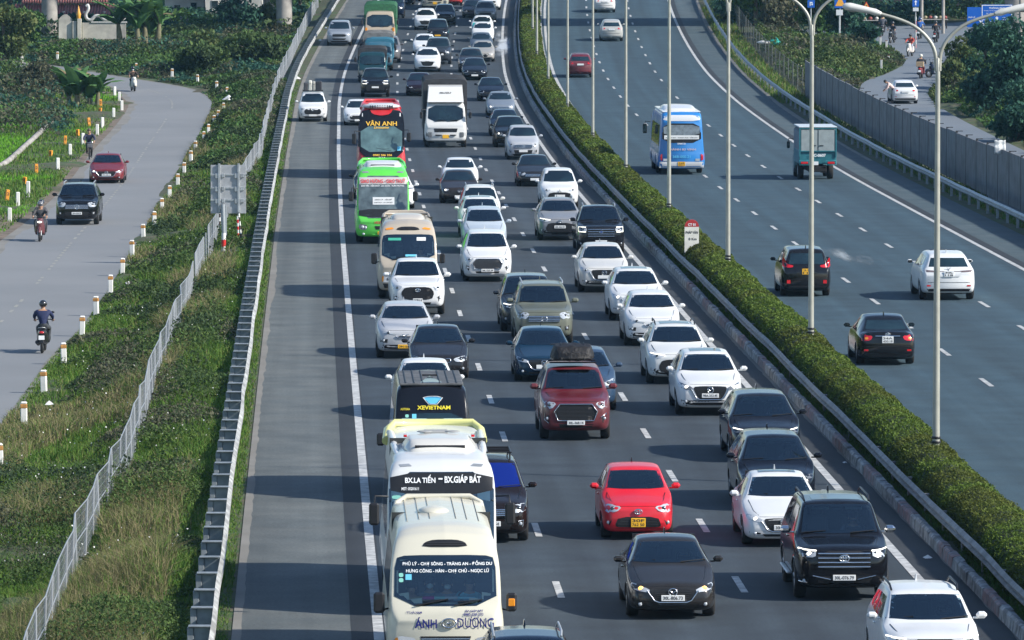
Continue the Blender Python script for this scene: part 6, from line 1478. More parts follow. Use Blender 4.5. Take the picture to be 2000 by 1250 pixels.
# ================================================================ TWO WHEELERS
def scooter(pos, rz, label, color, det=True, cat='motorbike', lit=False, pl=True, name='motorbike'):
    root = empty(name, pos, rz, 0, label, cat); pm = paint(color, .1); cy = 0
    for y, nm in ((-.62, 'wheel'), (.60, 'wheel')):
        w = quick(nm, root, TYRE, lambda b: b.lathe([(.17, -.045), (.24, -.05), (.27, -.02), (.27, .02), (.24, .05), (.17, .045)], (0, 0, 0), 'X', 18)); w.location = (0, y, .27)
        quick('rim', w, RIM, lambda b: b.lathe([(.0, -.03), (.06, -.03), (.17, -.035), (.17, .035), (.06, .03), (0, .03)], (0, 0, 0), 'X', 12))
    quick('fork', root, GREYM, lambda b: [b.cyl((s * .07, -.62, .27), (s * .06, -.46, .82), .02, n=6) for s in (-1, 1)])
    quick('front_fender', root, pm, lambda b: b.tube([(0, -.90, .40), (0, -.82, .53), (0, -.66, .58), (0, -.48, .52)], [.05, .075, .08, .05], 8))
    rows = [(0, .15, .50, .62, .10, .70), (.06, .55, .38, .60, .4, .86), (.16, .9, .32, .62, .6, .98), (.30, 1, .30, .6, .5, .93)]
    V, F = loft([(0, .35, .42, .70, .25, .92), (.08, .75, .36, .72, .5, 1.0), (.2, 1.0, .30, .7, .6, 1.02), (.26, .9, .28, .66, .5, .96)], .26, .44, (), .2, 12, .03, .02, 1)
    V = [(x, y - .58, z) for x, y, z in V]; link('leg_shield', mesh_from('leg_shield', V, F, [pm], smooth=True), root)
    quick('floorboard', root, BLACK, lambda b: b.box((0, -.08, .30), (.30, .5, .07), .02))
    V, F = loft([(0, .5, .28, .5, .4, .60), (.1, .85, .26, .56, .65, .72), (.5, 1.0, .30, .6, .7, .74), (.8, .7, .42, .66, .55, .78), (.95, .3, .55, .68, .25, .74)], .95, .38, (), .2, 16, .06, .01, 1)
    V = [(x, y + .0, z) for x, y, z in V]; link('rear_fairing', mesh_from('rear_fairing', V, F, [pm], smooth=True), root)
    quick('seat', root, BLACK, lambda b: b.box((0, .40, .79), (.28, .80, .10), .04))
    quick('handlebar', root, BLACK, lambda b: (b.tube([(-.34, -.34, 1.02), (-.16, -.42, 1.04), (.16, -.42, 1.04), (.34, -.34, 1.02)], .016, 6), b.box((0, -.44, 1.04), (.26, .16, .12), .04)))
    hl = quick('headlight', root, LIT if lit else LENS, lambda b: b.ball((0, -.555, .84), (.10, .04, .06), 10, 6))
    for s in (-1, 1):
        m_ = quick('mirror', root, BLACK, lambda b: (b.tube([(s * .20, -.42, 1.05), (s * .26, -.44, 1.24)], .009, 5), b.ball((s * .28, -.44, 1.27), (.06, .02, .04), 8, 5)))
    quick('taillight', root, REDL, lambda b: b.ball((0, .95, .70), (.09, .04, .04), 10, 6))
    quick('exhaust', root, BLACK, lambda b: b.cyl((.14, .35, .28), (.16, .82, .38), .055, .06, 10))
    quick('grab_rail', root, GREYM, lambda b: b.tube([(-.12, .72, .82), (-.10, .92, .86), (.10, .92, .86), (.12, .72, .82)], .012, 5))
    quick('rear_mudguard', root, BLACK, lambda b: b.box((0, .93, .46), (.14, .03, .24), .01, rot=(.25, 0, 0)))
    quick('license_plate', root, PLW, lambda b: b.box((0, .97, .53), (.19, .012, .14), .004, rot=(.2, 0, 0)))
    return root
def bicycle(pos, rz, label):
    root = empty('bicycle', pos, rz, 0, label, 'bicycle'); fm = mat('bicycle_frame', (.05, .05, .06), .4, .4)
    for y in (-.55, .52):
        w = quick('wheel', root, TYRE, lambda b: b.tube([(0, .32 * math.cos(a), .32 * math.sin(a)) for a in [2 * math.pi * k / 24 for k in range(25)]], .02, 6)); w.location = (0, y, .34)
        quick('spokes', w, GREYM, lambda b: [b.cyl((0, 0, 0), (0, .31 * math.cos(a), .31 * math.sin(a)), .004, n=3) for a in [2 * math.pi * k / 12 for k in range(12)]])
    quick('frame', root, fm, lambda b: (b.cyl((0, -.42, .84), (0, .0, .32), .02, n=6), b.cyl((0, -.42, .84), (0, .16, .74), .018, n=6), b.cyl((0, .0, .32), (0, .18, .86), .018, n=6), b.cyl((0, 0, .32), (0, .52, .34), .014, n=5), b.cyl((0, .16, .74), (0, .52, .34), .012, n=5)))
    quick('fork', root, fm, lambda b: [b.cyl((s * .04, -.55, .34), (s * .02, -.42, .86), .014, n=5) for s in (-1, 1)])
    quick('handlebar', root, CHROME, lambda b: b.tube([(-.27, -.28, .98), (-.24, -.42, 1.0), (-.08, -.46, .94), (.08, -.46, .94), (.24, -.42, 1.0), (.27, -.28, .98)], .014, 6))
    quick('basket', root, mat('bicycle_basket', (.10, .10, .11), .7), lambda b: (b.box((0, -.62, .78), (.30, .24, .22), .03)))
    quick('saddle', root, BLACK, lambda b: b.box((0, .19, .90), (.16, .26, .06), .025))
    quick('pedal', root, BLACK, lambda b: (b.box((.11, .07, .14), (.1, .09, .03)), b.box((-.11, -.03, .34), (.1, .09, .03)), b.cyl((-.06, -.01, .33), (.06, .04, .16), .012, n=5)))
    return root

# ================================================================ BUSES, VANS, TRUCKS
def boxbody(W_, L, hb, ht, H, yr, gc, nose=.0, wt=.93, wr=.86, roofd=.5, rr=.35, belly=1.):
    """flat fronted vehicle: windshield from hb (y small) to ht at y=yr, roof reached at yr+roofd"""
    return [(0, .84, gc + .12, hb - .35, .80, hb - .22), (.05, .92, gc + .03, hb - .22, .88, hb - .10), (.14, .97, gc, hb - .08, .925, hb), (.20 + nose, .99, gc, hb + .0, .935, hb + .08), (yr, 1, gc, hb + .02, wt, ht), (yr + roofd * .45, 1, gc, hb + .02, (wt + wr) / 2, ht + (H - ht) * .7), (yr + roofd, 1, gc, hb + .02, wr, H - .03), (yr + roofd + .4, 1, gc, hb + .02, wr, H), (L - .5, 1, gc, hb + .02, wr, H), (L - .15, .99, gc, hb, wr * .97, H - .08), (L - .03, .96, gc + .05, hb, wr * .92, H - .3), (L, .93, gc + .12, hb, wr * .90, H - .42)]
def vehicle_shell(kind, pos, rz, rx, label, cat, rows, L, W_, arches, R_, pm, name, ny=110, group=None, crown=.06):
    root = empty(name, pos, rz, rx, label, cat, group); V, F = loft(rows, L, W_, arches, R_, ny, .09, crown, 2)
    V = [(x, y - L / 2, z) for x, y, z in V]; return root, Body(V, F, 'body', root, pm)
def bigmirror(root, x, y, z, m=BLACK, h=.36, w=.2, amber=False, armz=.3):
    s = 1 if x > 0 else -1
    o = quick('mirror', root, m, lambda b: b.box((x, y, z), (w, .1, h), .04)); quick('mirror_arm', o, BLACK, lambda b: b.tube([(x, y, z + h * .4), (x - s * .02, y + .03, z + h * .4 + armz * .6), (x - s * .28, y + .22, z + h * .4 + armz * .5)], .02, 6))
    quick('mirror_glass', o, GLASS, lambda b: b.box((x, y + .052, z), (w * .84, .01, h * .86)))
    if amber: quick('indicator', o, AMBER, lambda b: b.box((x, y - .055, z + .0), (w * .62, .03, h * .42), .02))
def underw(root, L, W_, r, ys, gc):
    quick('underbody', root, DARK, lambda b: b.box((0, 0, gc + .2), (W_ * .74, L - .6, .36), .03))
    for y in ys:
        for s in (-1, 1): wheel(root, s * (W_ / 2 - .17), y - L / 2, r, .27, True, GREYM)
def sidewin(root, B, y0, y1, z0, z1, n, gl=GLASS, gap=.06, axes='lR'):
    w = (y1 - y0) / n
    for k in range(n):
        P = [(y0 + w * k + gap / 2, z0), (y0 + w * k + gap / 2, z1), (y0 + w * (k + 1) - gap / 2, z1), (y0 + w * (k + 1) - gap / 2, z0)]
        for ax in axes: lay('side_window', B, P, ax, gl, root, .006, .3)
def cutscreen(root, B, ws, ymax, res=.09, shrink=.965):
    cz = sum(p[1] for p in ws) / len(ws); cut = [(x * shrink, cz + (z - cz) * (shrink - .02)) for x, z in ws]; B.cut.append((cut, ymax))
    lay('windshield', B, ws, 'f', SCREEN, root, .010, res); fr = lay('windshield_frame', B, ws, 'f', BLACK, root, .005, res * .7)
    me = fr.data; bm = bmesh.new(); bm.from_mesh(me); dl = [f for f in bm.faces if all(inpoly(v.co.x, v.co.z, cut) for v in f.verts)]; bmesh.ops.delete(bm, geom=dl, context='FACES'); bm.to_mesh(me); bm.free()
def wipers(root, B, segs):
    for a, b_ in segs:
        def P(p): h = B.fy(*p); return (p[0], (h[1] if h else 0) - .045, p[1])
        quick('wiper', root, BLACK, lambda q: (q.cyl(P(a), P(b_), .014, n=5), q.cyl(P(((a[0] + b_[0]) / 2 - .16, (a[1] + b_[1]) / 2 + .02)), P(((a[0] + b_[0]) / 2 + .28, (a[1] + b_[1]) / 2 + .05)), .010, n=5)))
def busint(root, W_, y0, L, hb, ht, rows=3):
    h = W_ / 2 * .86
    quick('dashboard', root, mat('dashboard', (.02, .02, .022), .7), lambda q: q.box((0, y0 + .42, hb - .08), (h * 2, .5, .2), .04))
    quick('cabin_floor', root, DARK, lambda q: q.box((0, y0 + 2.0, hb - .95), (h * 2, 3.2, .04)))
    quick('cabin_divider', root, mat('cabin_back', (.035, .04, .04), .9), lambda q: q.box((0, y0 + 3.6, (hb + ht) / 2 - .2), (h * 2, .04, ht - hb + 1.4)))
    for r in range(rows):
        for x in (-.72, -.30, .30, .72): quick('seat', root, SEAT, lambda q: (q.box((x * W_ / 2.1, y0 + 1.35 + r * .75, hb - .05), (.40, .12, .75), .05), q.box((x * W_ / 2.1, y0 + 1.35 + r * .75, hb + .42), (.28, .10, .16), .04)))
    quick('steering_wheel', root, BLACK, lambda q: q.tube([(.48 + .22 * math.cos(a), y0 + .75 + .12 * math.sin(a), hb + .08 + .10 * math.sin(a)) for a in [2 * math.pi * k / 18 for k in range(19)]], .018, 6))
def onf(B, x, z, o=.02): p = B.fy(x, z); return (x, (p[1] if p else 0) - o, z)
def lamp2(root, B, P, lens=LENS, bulbs=(), res=.08, drl=None, ind=None):
    for s in (1, -1):
        Q = P if s == 1 else mir(P); hl = lay('headlight', B, roundpoly(Q, 1), 'f', lens, root, .012, res)
        for (x, z, r, m) in bulbs: quick('bulb', hl, m, lambda q: q.ball(onf(B, s * x, z, .006), (r, .03, r), 10, 6))
        if ind: lay('indicator', B, roundpoly(ind if s == 1 else mir(ind), 1), 'f', AMBER, hl, .018, res)
def minibus(pos, rz, rx, label, cream, name_, lower=None, texts=(), stage='anh'):
    W_, L, H = 2.14, 6.9, 2.72; hb, ht = 1.36, 2.20; pm = paint(cream, .22); rows = boxbody(W_, L, hb, ht, H - .05, .52, .3, 0, .93, .83, .75)
    root, B = vehicle_shell('bus', pos, rz, rx, label, 'minibus', rows, L, W_, (1.0, 5.0), .38, pm, name_, crown=.09)
    ws = roundpoly([(-.93, hb + .02), (.93, hb + .02), (.91, ht + .0), (.70, ht + .06), (-.70, ht + .06), (-.91, ht + .0)], 1)
    cutscreen(root, B, ws, -L / 2 + 1.2); busint(root, W_, -L / 2 + .35, L, hb, ht)
    sidewin(root, B, -L / 2 + .75, L / 2 - .5, 1.35, 2.15, 6)
    lay('air_scoop', B, roundpoly([(-.42, 2.40), (.42, 2.40), (.36, 2.48), (.2, 2.52), (-.2, 2.52), (-.36, 2.48)], 1), 'f', BLACK, root, .02, .06)
    quick('scoop_slats', root, mat('dark_slat', (.05, .05, .053), .35), lambda q: [q.tube([onf(B, x, z, .03) for x in np.linspace(-.34, .34, 7)], .008, 4) for z in (2.43, 2.46)])
    quick('roof_vent', root, pm, lambda q: (q.ball((-.15, .2, H + .02), (.30, .42, .11), 18, 8)))
    quick('rear_spoiler', root, pm, lambda q: q.tube([(-.84, L / 2 - .9, H - .22), (-.80, L / 2 - .7, H - .06), (-.6, L / 2 - .6, H + .05), (.6, L / 2 - .6, H + .05), (.80, L / 2 - .7, H - .06), (.84, L / 2 - .9, H - .22)], .055, 8))
    quick('roof_ribs', root, mat('rib_shadow_gap', (.25, .24, .20), .8), lambda q: [q.tube([(x, y, (B.fz(x, y)[2] if B.fz(x, y) else H) + .004) for y in np.linspace(-1.2, L / 2 - .6, 10)], .010, 4) for x in (-.66, -.44, -.24, .24, .44, .66)])
    lamp2(root, B, [(.50, .80), (.86, .86), (.93, .76), (.90, .60), (.62, .60)], bulbs=((.70, .72, .06, LENSD), (.60, .72, .045, LENSD)), ind=[(.86, .84), (.93, .80), (.93, .62), (.87, .62)])
    lay('grille', B, [(-.46, .84), (.46, .84), (.40, .66), (-.40, .66)], 'f', BLACK, root, .008, .1)
    quick('grille_trim', root, CHROME, lambda q: [q.tube([onf(B, x, z, .02) for x in np.linspace(-.44, .44, 7)], .016, 5) for z in (.70, .79)])
    lay('bumper', B, [(-.9, .56), (.9, .56), (.84, .40), (-.84, .40)], 'f', BLACK if lower is None else lower, root, .01, .1)
    plate(root, B, 0, .50, .46, .12, '29B-150.38', True)
    wipers(root, B, [((-.55, hb + .03), (.05, hb + .01 + .13)), ((.15, hb + .03), (.62, hb + .12))])
    bigmirror(root, -1.20, -L / 2 + .32, 1.42, BLACK, .38, .2, False, -.5); bigmirror(root, 1.20, -L / 2 + .32, 1.42, BLACK, .34, .19, stage == 'anh', -.5)
    underw(root, L, W_, .38, (1.0, 5.0), .3)
    for t in texts: textlay('lettering', B, *t[:4], t[4], root, **(t[5] if len(t) > 5 else {}))
    return root, B

# ================================================================ PLACING
def heading(Y): return -math.atan(tang(Y)), 
def place(x, y, z, dy, L, base=0., tan=None, away=False):
    """pixel (x, y) shows the vehicle's centre line at height z and dy metres behind its end nearest the camera"""
    p = at(x, y, z + base); t = tan if tan is not None else tang(p.y + 2); T = Vector((t, 1, 0)).normalized()
    c = Vector((p.x, p.y, 0)) + T * (L / 2 - dy); sl = (prof(c.y + 1.5) - prof(c.y - 1.5)) / 3
    rz = -math.atan(t); rx = math.atan(sl)
    if away: rz += math.pi; rx = -rx
    return Vector((c.x, c.y, prof(c.y) + base)), rz, rx
WHITE = (.66, .67, .67); PEARL = (.60, .60, .57); BLK = (.012, .013, .016); DGREY = (.045, .045, .048); NAVY = (.012, .022, .05); SILV = (.38, .40, .43); GREYC = (.12, .13, .15)
def put(kind, ref, x, y, label, color, style='sedan', em='', lane=None, cat='car', **k):
    S = dict(SPEC[kind]); S.update(k.get('over') or {}); away = k.get('away', False)
    if ref == 'w': z, dy = 0, (S['L'] - S['yr'] if away else S['yf'])
    elif ref == 'ws': z, dy = S['H'] - .10, S['yrf'] - .03
    elif ref == 'rt': z, dy = S['H'], S['yrr'] - .2
    base = k.pop('base', 0.); tan = k.pop('tan', None)
    pos, rz, rx = place(x, y, z, dy, S['L'], base, tan, away)
    if ref != 'w' : pass
    dist = pos.y; det = k.pop('det', 2 if dist < 262 else (1 if dist < 400 else 0))
    wx = k.pop('yaw', 0.)
    return car(kind, pos, rz + wx, rx, label, cat, color, style, em, det=det, away=away, **{q: v for q, v in k.items() if q not in ('away',)})
O = lambda **k: k
def drv(root, top, label, x=.36, y=None, z=None, S=None, head='hair', mask=False, pose='drive', hcol=(.012, .01, .009)):
    """a driver seated inside a vehicle: own top-level object, placed in the vehicle's frame"""
    Mx = root.matrix_basis; p = Mx @ Vector((x, y, z)); rz = root.rotation_euler.z
    return person(pose, p, rz, label, top, (.04, .04, .06), head, hcol, mask, .93)

# ---- nearest lane beside the median -------------------------------------------------
def lc_extra(root, B, S, cy, h):
    quick('bumper_trim', root, CHROME, lambda q: [q.tube([onf(B, s * x, .40, .02) for x in (.78 * h, .86 * h, .92 * h)], .018, 5) for s in (-1, 1)] + [q.tube([onf(B, s * x, .46 + .02 * i, .02) for i, x in enumerate(np.linspace(.28 * h, .66 * h, 5))], .012, 5) for s in (-1, 1)])
    quick('side_step', root, GREYM, lambda q: [q.box((s * (h + .02), .1, .42), (.10, 1.9, .05), .02) for s in (-1, 1)])
c_lc = put('bigsuv', 'w', 1641, 1166, 'large black off-roader with wide chrome grille bars beside the median kerb', (.010, .011, .015), 'bars', 'T', pl='30L-076.79', lights='ld', rails=2, chromem='m', extra=lc_extra, inside=True, over=O(L=4.95, H=1.90), sunroof=True)
drv(c_lc, (.10, .11, .13), 'driver in dark shirt behind the windshield of the large black off-roader', y=-4.95 / 2 + 1.15 + .55, z=.86)
c_w = put('suv', 'ws', 1807, 1161, 'white boxy crossover cut by the bottom edge at lower right', WHITE, 'bars', '', lights='sd', inside=True, rails=2, over=O(L=4.35, W=1.79, H=1.64, wr=.72, hf=.98))
drv(c_w, (.55, .60, .62), 'driver in pale shirt holding the wheel of the white boxy crossover', y=-4.35 / 2 + 1.10 + .55, z=.60)
c_m = put('sedan', 'w', 1526, 1062, 'white hatchback saloon with sunroof partly hidden by the large black off-roader', WHITE, 'shield', 'M', pl='30H-512.06', lights='la', sunroof=True, inside=True)
drv(c_m, (.35, .33, .30), 'driver of the white hatchback saloon behind its windshield', y=-4.5 / 2 + 1.2 + .6, z=.44)
c_b1 = put('mpv', 'ws', 1510, 856, 'dark navy people carrier behind the white hatchback saloon', (.010, .013, .022), 'cross', '', lights='s', inside=True, over=O(L=4.7, W=1.84, hf=.86, hc=1.06, H=1.64, wr=.66))
drv(c_b1, (.12, .13, .16), 'driver in dark jacket in the first dark navy people carrier', y=-4.7 / 2 + .98 + .6, z=.60)
c_b2 = put('mpv', 'ws', 1487, 775, 'dark grey navy people carrier with thin lit lamps, behind the navy one', (.016, .019, .028), 'cross', '', lights='sd', inside=True, over=O(L=4.7, W=1.84, hf=.86, hc=1.06, H=1.62, wr=.66))
drv(c_b2, (.30, .30, .32), 'driver in light top in the second dark people carrier', y=-4.7 / 2 + .98 + .6, z=.60)
put('suv', 'w', 1383, 808, 'white crossover with black winged grille and lit lamps, nearest in its white row', WHITE, 'shield', 'M', pl='98A-332.45', lights='ls', sunroof=True, rails=0, inside=True, chromem=False, clad=True)
put('suv', 'w', 1322, 747, 'white crossover with black lower grille frame and roof window, second in the white row', (.62, .63, .62), 'cross', 'T', lights='d', sunroof=True, clad=True, rails=2)
put('suv', 'w', 1273, 673, 'white crossover with thin chrome wing line below the bonnet, third in the white row', WHITE, 'slim', 'V', clad=True, over=O(L=4.3, W=1.79, H=1.61))
put('suv', 'w', 1242, 624, 'white crossover with roof window and lit left lamp, fourth in the white row', WHITE, 'shield', 'M', lights='l', sunroof=True)
put('suv', 'w', 1178, 569, 'off white dusty crossover with dark mesh grille in front of the black pickup', (.56, .56, .54), 'shield', 'M', lights='', clad=True, dust=.3)
put('pickup', 'w', 1172, 494, 'black pickup with C shaped lit lamps and chrome grille bars beside the median', (.018, .02, .026), 'bars', 'F', lights='c', cat='pickup', rails=1, over=O(L=5.0))
put('suv', 'w', 1092, 468, 'silver grey crossover with white plate left of the black pickup', (.20, .21, .23), 'cross', 'T', pl='30L-463.21', lights='d', clad=True, rails=1)
put('mpv', 'w', 1092, 405, 'white people carrier with black X shaped nose behind the silver grey crossover', WHITE, 'cross', 'D', lights='', clad=True)
put('sedan', 'w', 1044, 363, 'dark grey saloon with chrome lower trim behind the white people carrier', (.03, .032, .036), 'wide', 'B', pl='29A-618.05', over=O(L=4.6, W=1.8))
put('minivan', 'w', 1021, 311, 'silver people carrier with chrome bumper line left of the white median line', SILV, 'wide', 'T', pl='30A-925.17', over=O(L=4.6, W=1.77, H=1.75))
put('suv', 'w', 996, 287, 'glossy black crossover behind the silver people carrier', BLK, 'sedan', '', lights='l')
put('sedan', 'ws', 985, 217, 'dark blue saloon tucked behind the glossy black crossover', NAVY, 'sedan', '')
put('sedan', 'w', 978, 227, 'grey blue saloon with lit lamps and twin grille', (.16, .19, .23), 'wide', '', lights='l')
put('sedan', 'w', 959, 197, 'navy black saloon with round lamps two cars ahead of the silver people carrier', (.012, .016, .028), 'wide', 'B', lights='l')
put('sedan', 'w', 927, 156, 'black saloon with wide white badge and plate, left of the curve of the median line', (.014, .018, .028), 'wide', 'B', pl='30E-190')
put('suv', 'ws', 920, 97, 'dark grey crossover with colourful dashboard items behind the black saloon', (.05, .05, .055), 'wide', '')
put('sedan', 'w', 943, 120, 'silver beige saloon with lit lamp beside the dark grey crossover', (.30, .29, .27), 'shield', '', lights='l')
put('sedan', 'ws', 940, 66, 'slate blue saloon between the silver beige saloon and the white taxi', (.05, .07, .10), 'sedan', '')
put('sedan', 'w', 943, 81, 'white saloon directly in front of the turquoise and white taxi', WHITE, 'sedan', '')
def taxi_extra(root, B, S, cy, h):
    tq = mat('turquoise_paint', (.02, .50, .50), .35, coat=1)
    lay('turquoise_bonnet', B, [(-.93 * h, .48), (.93 * h, .48), (.80 * h, .97), (-.80 * h, .97)], 'f', tq, root, .06, .08)
put('sedan', 'ws', 942, 33, 'taxi with white roof and turquoise bonnet behind the white saloon', WHITE, 'sedan', '', extra=taxi_extra)
put('suv', 'ws', 948, 5, 'grey crossover with lit lamp at the top of the median lane', (.17, .17, .16), 'wide', '', lights='l')
put('sedan', 'w', 923, 35, 'black saloon left of the grey crossover near the top edge', BLK, 'sedan', '')
put('minivan', 'w', 957, 19, 'white van near the top edge behind the grey crossover', WHITE, 'wide', '', over=O(H=2.0))
# ---- middle lane ---------------------------------------------------------------------
g_m = put('sedan', 'w', 1309, 1202, 'dark grey saloon with chrome V grille and lit amber lamps in the middle lane', (.040, .038, .037), 'shield', 'M', pl='30L-806.73', lights='a', inside=True, dust=.22, over=O(L=4.55, H=1.45))
drv(g_m, (.05, .05, .06), 'driver in black top inside the dark grey saloon', y=-4.55 / 2 + 1.2 + .6, z=.42)
r_h = put('hatch', 'w', 1243, 1049, 'bright red hatchback with yellow plate in the middle lane', (.62, .008, .02), 'trapez', 'T', pl='30F|762 50', yel=True, inside=True, dust=.03)
drv(r_h, (.16, .16, .18), 'driver behind the windshield of the bright red hatchback', y=-3.75 / 2 + .95 + .55, z=.46)
def rack(root, B, S, cy, h):
    quick('roof_rack', root, BLACK, lambda q: [q.tube([(-.5, y, S['H'] + .12), (.5, y, S['H'] + .12)], .02, 5) for y in (-.1, .3, .7, 1.1)] + [q.tube([(x, -.25, S['H'] + .12), (x, 1.25, S['H'] + .12)], .02, 5) for x in (-.52, 0, .52)] + [q.cyl((sx * .5, y, S['H'] - .05), (sx * .5, y, S['H'] + .12), .02, n=5) for sx in (-1, 1) for y in (-.2, 1.2)])
put('mpv', 'w', 955, 1055, 'black brown people carrier with blue windshield and roof rack beside the white coach', (.022, .015, .014), 'wide', '', pl='30K-281.54', glass=GLASSB, extra=rack, fogring=True)
def bag(root, B, S, cy, h): rack_bars(root, S, cy, h)
def rack_bars(root, S, cy, h): [quick('roof_bar', root, BLACK, lambda q: q.tube([(-.62, y, S['H'] + .09), (.62, y, S['H'] + .09)], .022, 5)) for y in (-.55, .25)]
m_x = put('bigsuv', 'w', 1122, 856, 'maroon off-roader carrying a black roof bag', (.105, .006, .012), 'bigtrap', '', pl='30L-368.14', lights='', chromem=True, extra=bag, inside=True, over=O(H=1.83, W=1.87), fogring=True)
textp = m_x
def roofbag(root):
    V, F = loft([(0, .7, .03, .12, .6, .2), (.12, .9, .0, .2, .8, .36), (.6, 1, .0, .24, .84, .42), (1.0, .95, 0, .2, .75, .36), (1.15, .8, .03, .12, .6, .2)], 1.15, 1.15, (), .2, 26, .06, .03, 1)
    V = [(x + .012 * math.sin(y * 23 + z * 30), y - .6, z + .014 * math.sin(x * 19 + y * 11)) for x, y, z in V]
    o = link('roof_bag', mesh_from('roof_bag', V, F, [mat('black_nylon', (.009, .008, .009), .65, var=.3, vscale=9, bump=.5, bscale=14)], smooth=True)); o.matrix_basis = root.matrix_basis @ Matrix.Translation((0, -.10, 1.955))
    tag(o, 'black cargo bag strapped on the roof bars of the maroon off-roader', 'cargo bag')
    quick('strap', o, BLACK, lambda q: [q.tube([(x, -.62, .05), (x, -.45, .36), (x, 0, .46), (x, .40, .39), (x, .56, .05)], .012, 4) for x in (-.3, .3)])
roofbag(m_x)
put('suv', 'rt', 1131, 672, 'dark blue crossover almost hidden behind the maroon off-roader', (.02, .05, .10), 'shield', '', over=O(H=1.62))
put('hatch', 'w', 1061, 743, 'deep blue hatchback left of the maroon off-roader with silver lower lip', (.012, .045, .09), 'shield', 'M', over=O(L=4.1, W=1.74, H=1.48, hf=.74, hc=.98, b=.93, yrr=3.3, yr=3.3, yc=1.1, yrf=1.85, wr=.66))
put('bigsuv', 'w', 1061, 670, 'olive grey off-roader with large pale lamps and roof rails', (.115, .125, .095), 'wide', 'L', lights='', rails=1, inside=True, over=O(H=1.85, W=1.88))
put('suv', 'w', 1031, 645, 'dark blue grey people carrier with long roof behind the olive off-roader', (.03, .04, .055), 'cross', '', lights='d', over=O(L=4.8, H=1.75, wr=.71, yrr=4.1, yr=3.8))
put('minivan', 'w', 951, 548, 'white people carrier with layered chrome grille in the middle lane', WHITE, 'bigtrap', '', pl='30L-225.39', chromem=True, over=O(H=1.78, W=1.83), grillec=mat('grille_bars_grey', (.10, .10, .11), .3, .6))
put('minivan', 'ws', 945, 410, 'silver blue people carrier close behind the white people carrier', (.40, .46, .52), 'wide', 'T', over=O(L=4.6, W=1.77, H=1.75))
put('mpv', 'ws', 937, 389, 'white car with dark roof window behind the silver blue people carrier', WHITE, 'wide', '', sunroof=True, over=O(H=1.62))
put('mpv', 'ws', 937, 367, 'white car with silver roof rails, last in the tight white cluster', (.62, .62, .60), 'wide', '', rails=1, over=O(H=1.70))
put('sedan', 'w', 897, 396, 'dark brown grey saloon with lit left lamp in the middle lane', (.045, .038, .036), 'bigtrap', 'H', pl='30H-77', lights='l')
put('sedan', 'ws', 898, 312, 'white saloon right behind the dark brown grey saloon', WHITE, 'sedan', '')
put('sedan', 'w', 819, 187, 'dark red black saloon left of the white cab truck', (.025, .012, .02), 'shield', '', lights='l')
put('suv', 'w', 835, 140, 'white crossover with large bonnet ahead of the white cab truck', WHITE, 'shield', '', over=O(W=1.9))
put('sedan', 'w', 829, 106, 'white saloon left of the dark two tone off-roader', WHITE, 'sedan', '')
put('bigsuv', 'w', 856, 125, 'dark blue grey off-roader with pale lamp, right of the white saloon', (.05, .06, .075), 'wide', '', lights='l')
put('mpv', 'w', 855, 82, 'black people carrier with orange plate and silver lamp wings', (.014, .016, .022), 'cross', '', pl='29', yel=True)
put('suv', 'w', 831, 58, 'white crossover with lit chin left of the black people carrier', WHITE, 'shield', '')
put('suv', 'w', 868, 49, 'black crossover with round lamps behind the black people carrier', (.015, .017, .022), 'bigtrap', '')
put('sedan', 'w', 884, 9, 'red car cut by the top edge in the middle lane', (.45, .02, .02), 'sedan', '')
put('sedan', 'w', 836, 2, 'white car cut by the top edge left of the green truck', WHITE, 'sedan', '')
# ---- left lane -----------------------------------------------------------------------
put('suv', 'rt', 1024, 1219, 'dark blue car with silver roof rails cut by the bottom edge beside the cream minibus', (.006, .015, .035), 'wide', '', rails=1, over=O(H=1.62), dust=0)
put('sedan', 'ws', 829, 709, 'white saloon mostly hidden behind the black van', WHITE, 'sedan', '', over=O(H=1.5))
put('sedan', 'w', 857, 738, 'charcoal saloon with pale lamps right behind the white saloon', (.03, .03, .034), 'sedan', '', chromem=True)
put('suv', 'w', 791, 697, 'silver grey crossover with chrome wing grille and yellow plate', (.42, .43, .45), 'slim', 'V', pl='29H-161.47', yel=True, clad=True, over=O(L=4.3, W=1.79, H=1.60))
put('pickup', 'w', 815, 613, 'white pickup with big black grille ahead of the beige minibus', WHITE, 'bigtrap', 'T', pl='29H|522.56', cat='pickup', over=O(W=1.88, H=1.82))
put('sedan', 'w', 772, 407, 'white car hidden behind the green bus, only its right side showing', WHITE, 'sedan', '')
put('sedan', 'w', 727, 388, 'black car hidden behind the green bus, only its left side showing', BLK, 'sedan', '')
put('sedan', 'w', 700, 244, 'white saloon half hidden behind the red and black coach', WHITE, 'bigtrap', '')
put('pickup', 'w', 733, 189, 'black pickup with C shaped white lamps behind the red and black coach', (.014, .015, .018), 'cross', '', lights='c', pl='29', cat='pickup', det=1)
def luggage(root, B, S, cy, h): rack_bars(root, S, cy, h)
vel = put('mpv', 'w', 611, 237, 'white people carrier with loaded roof driving on the hard shoulder', WHITE, 'bigtrap', 'T', pl='30K-660', extra=luggage, det=1)
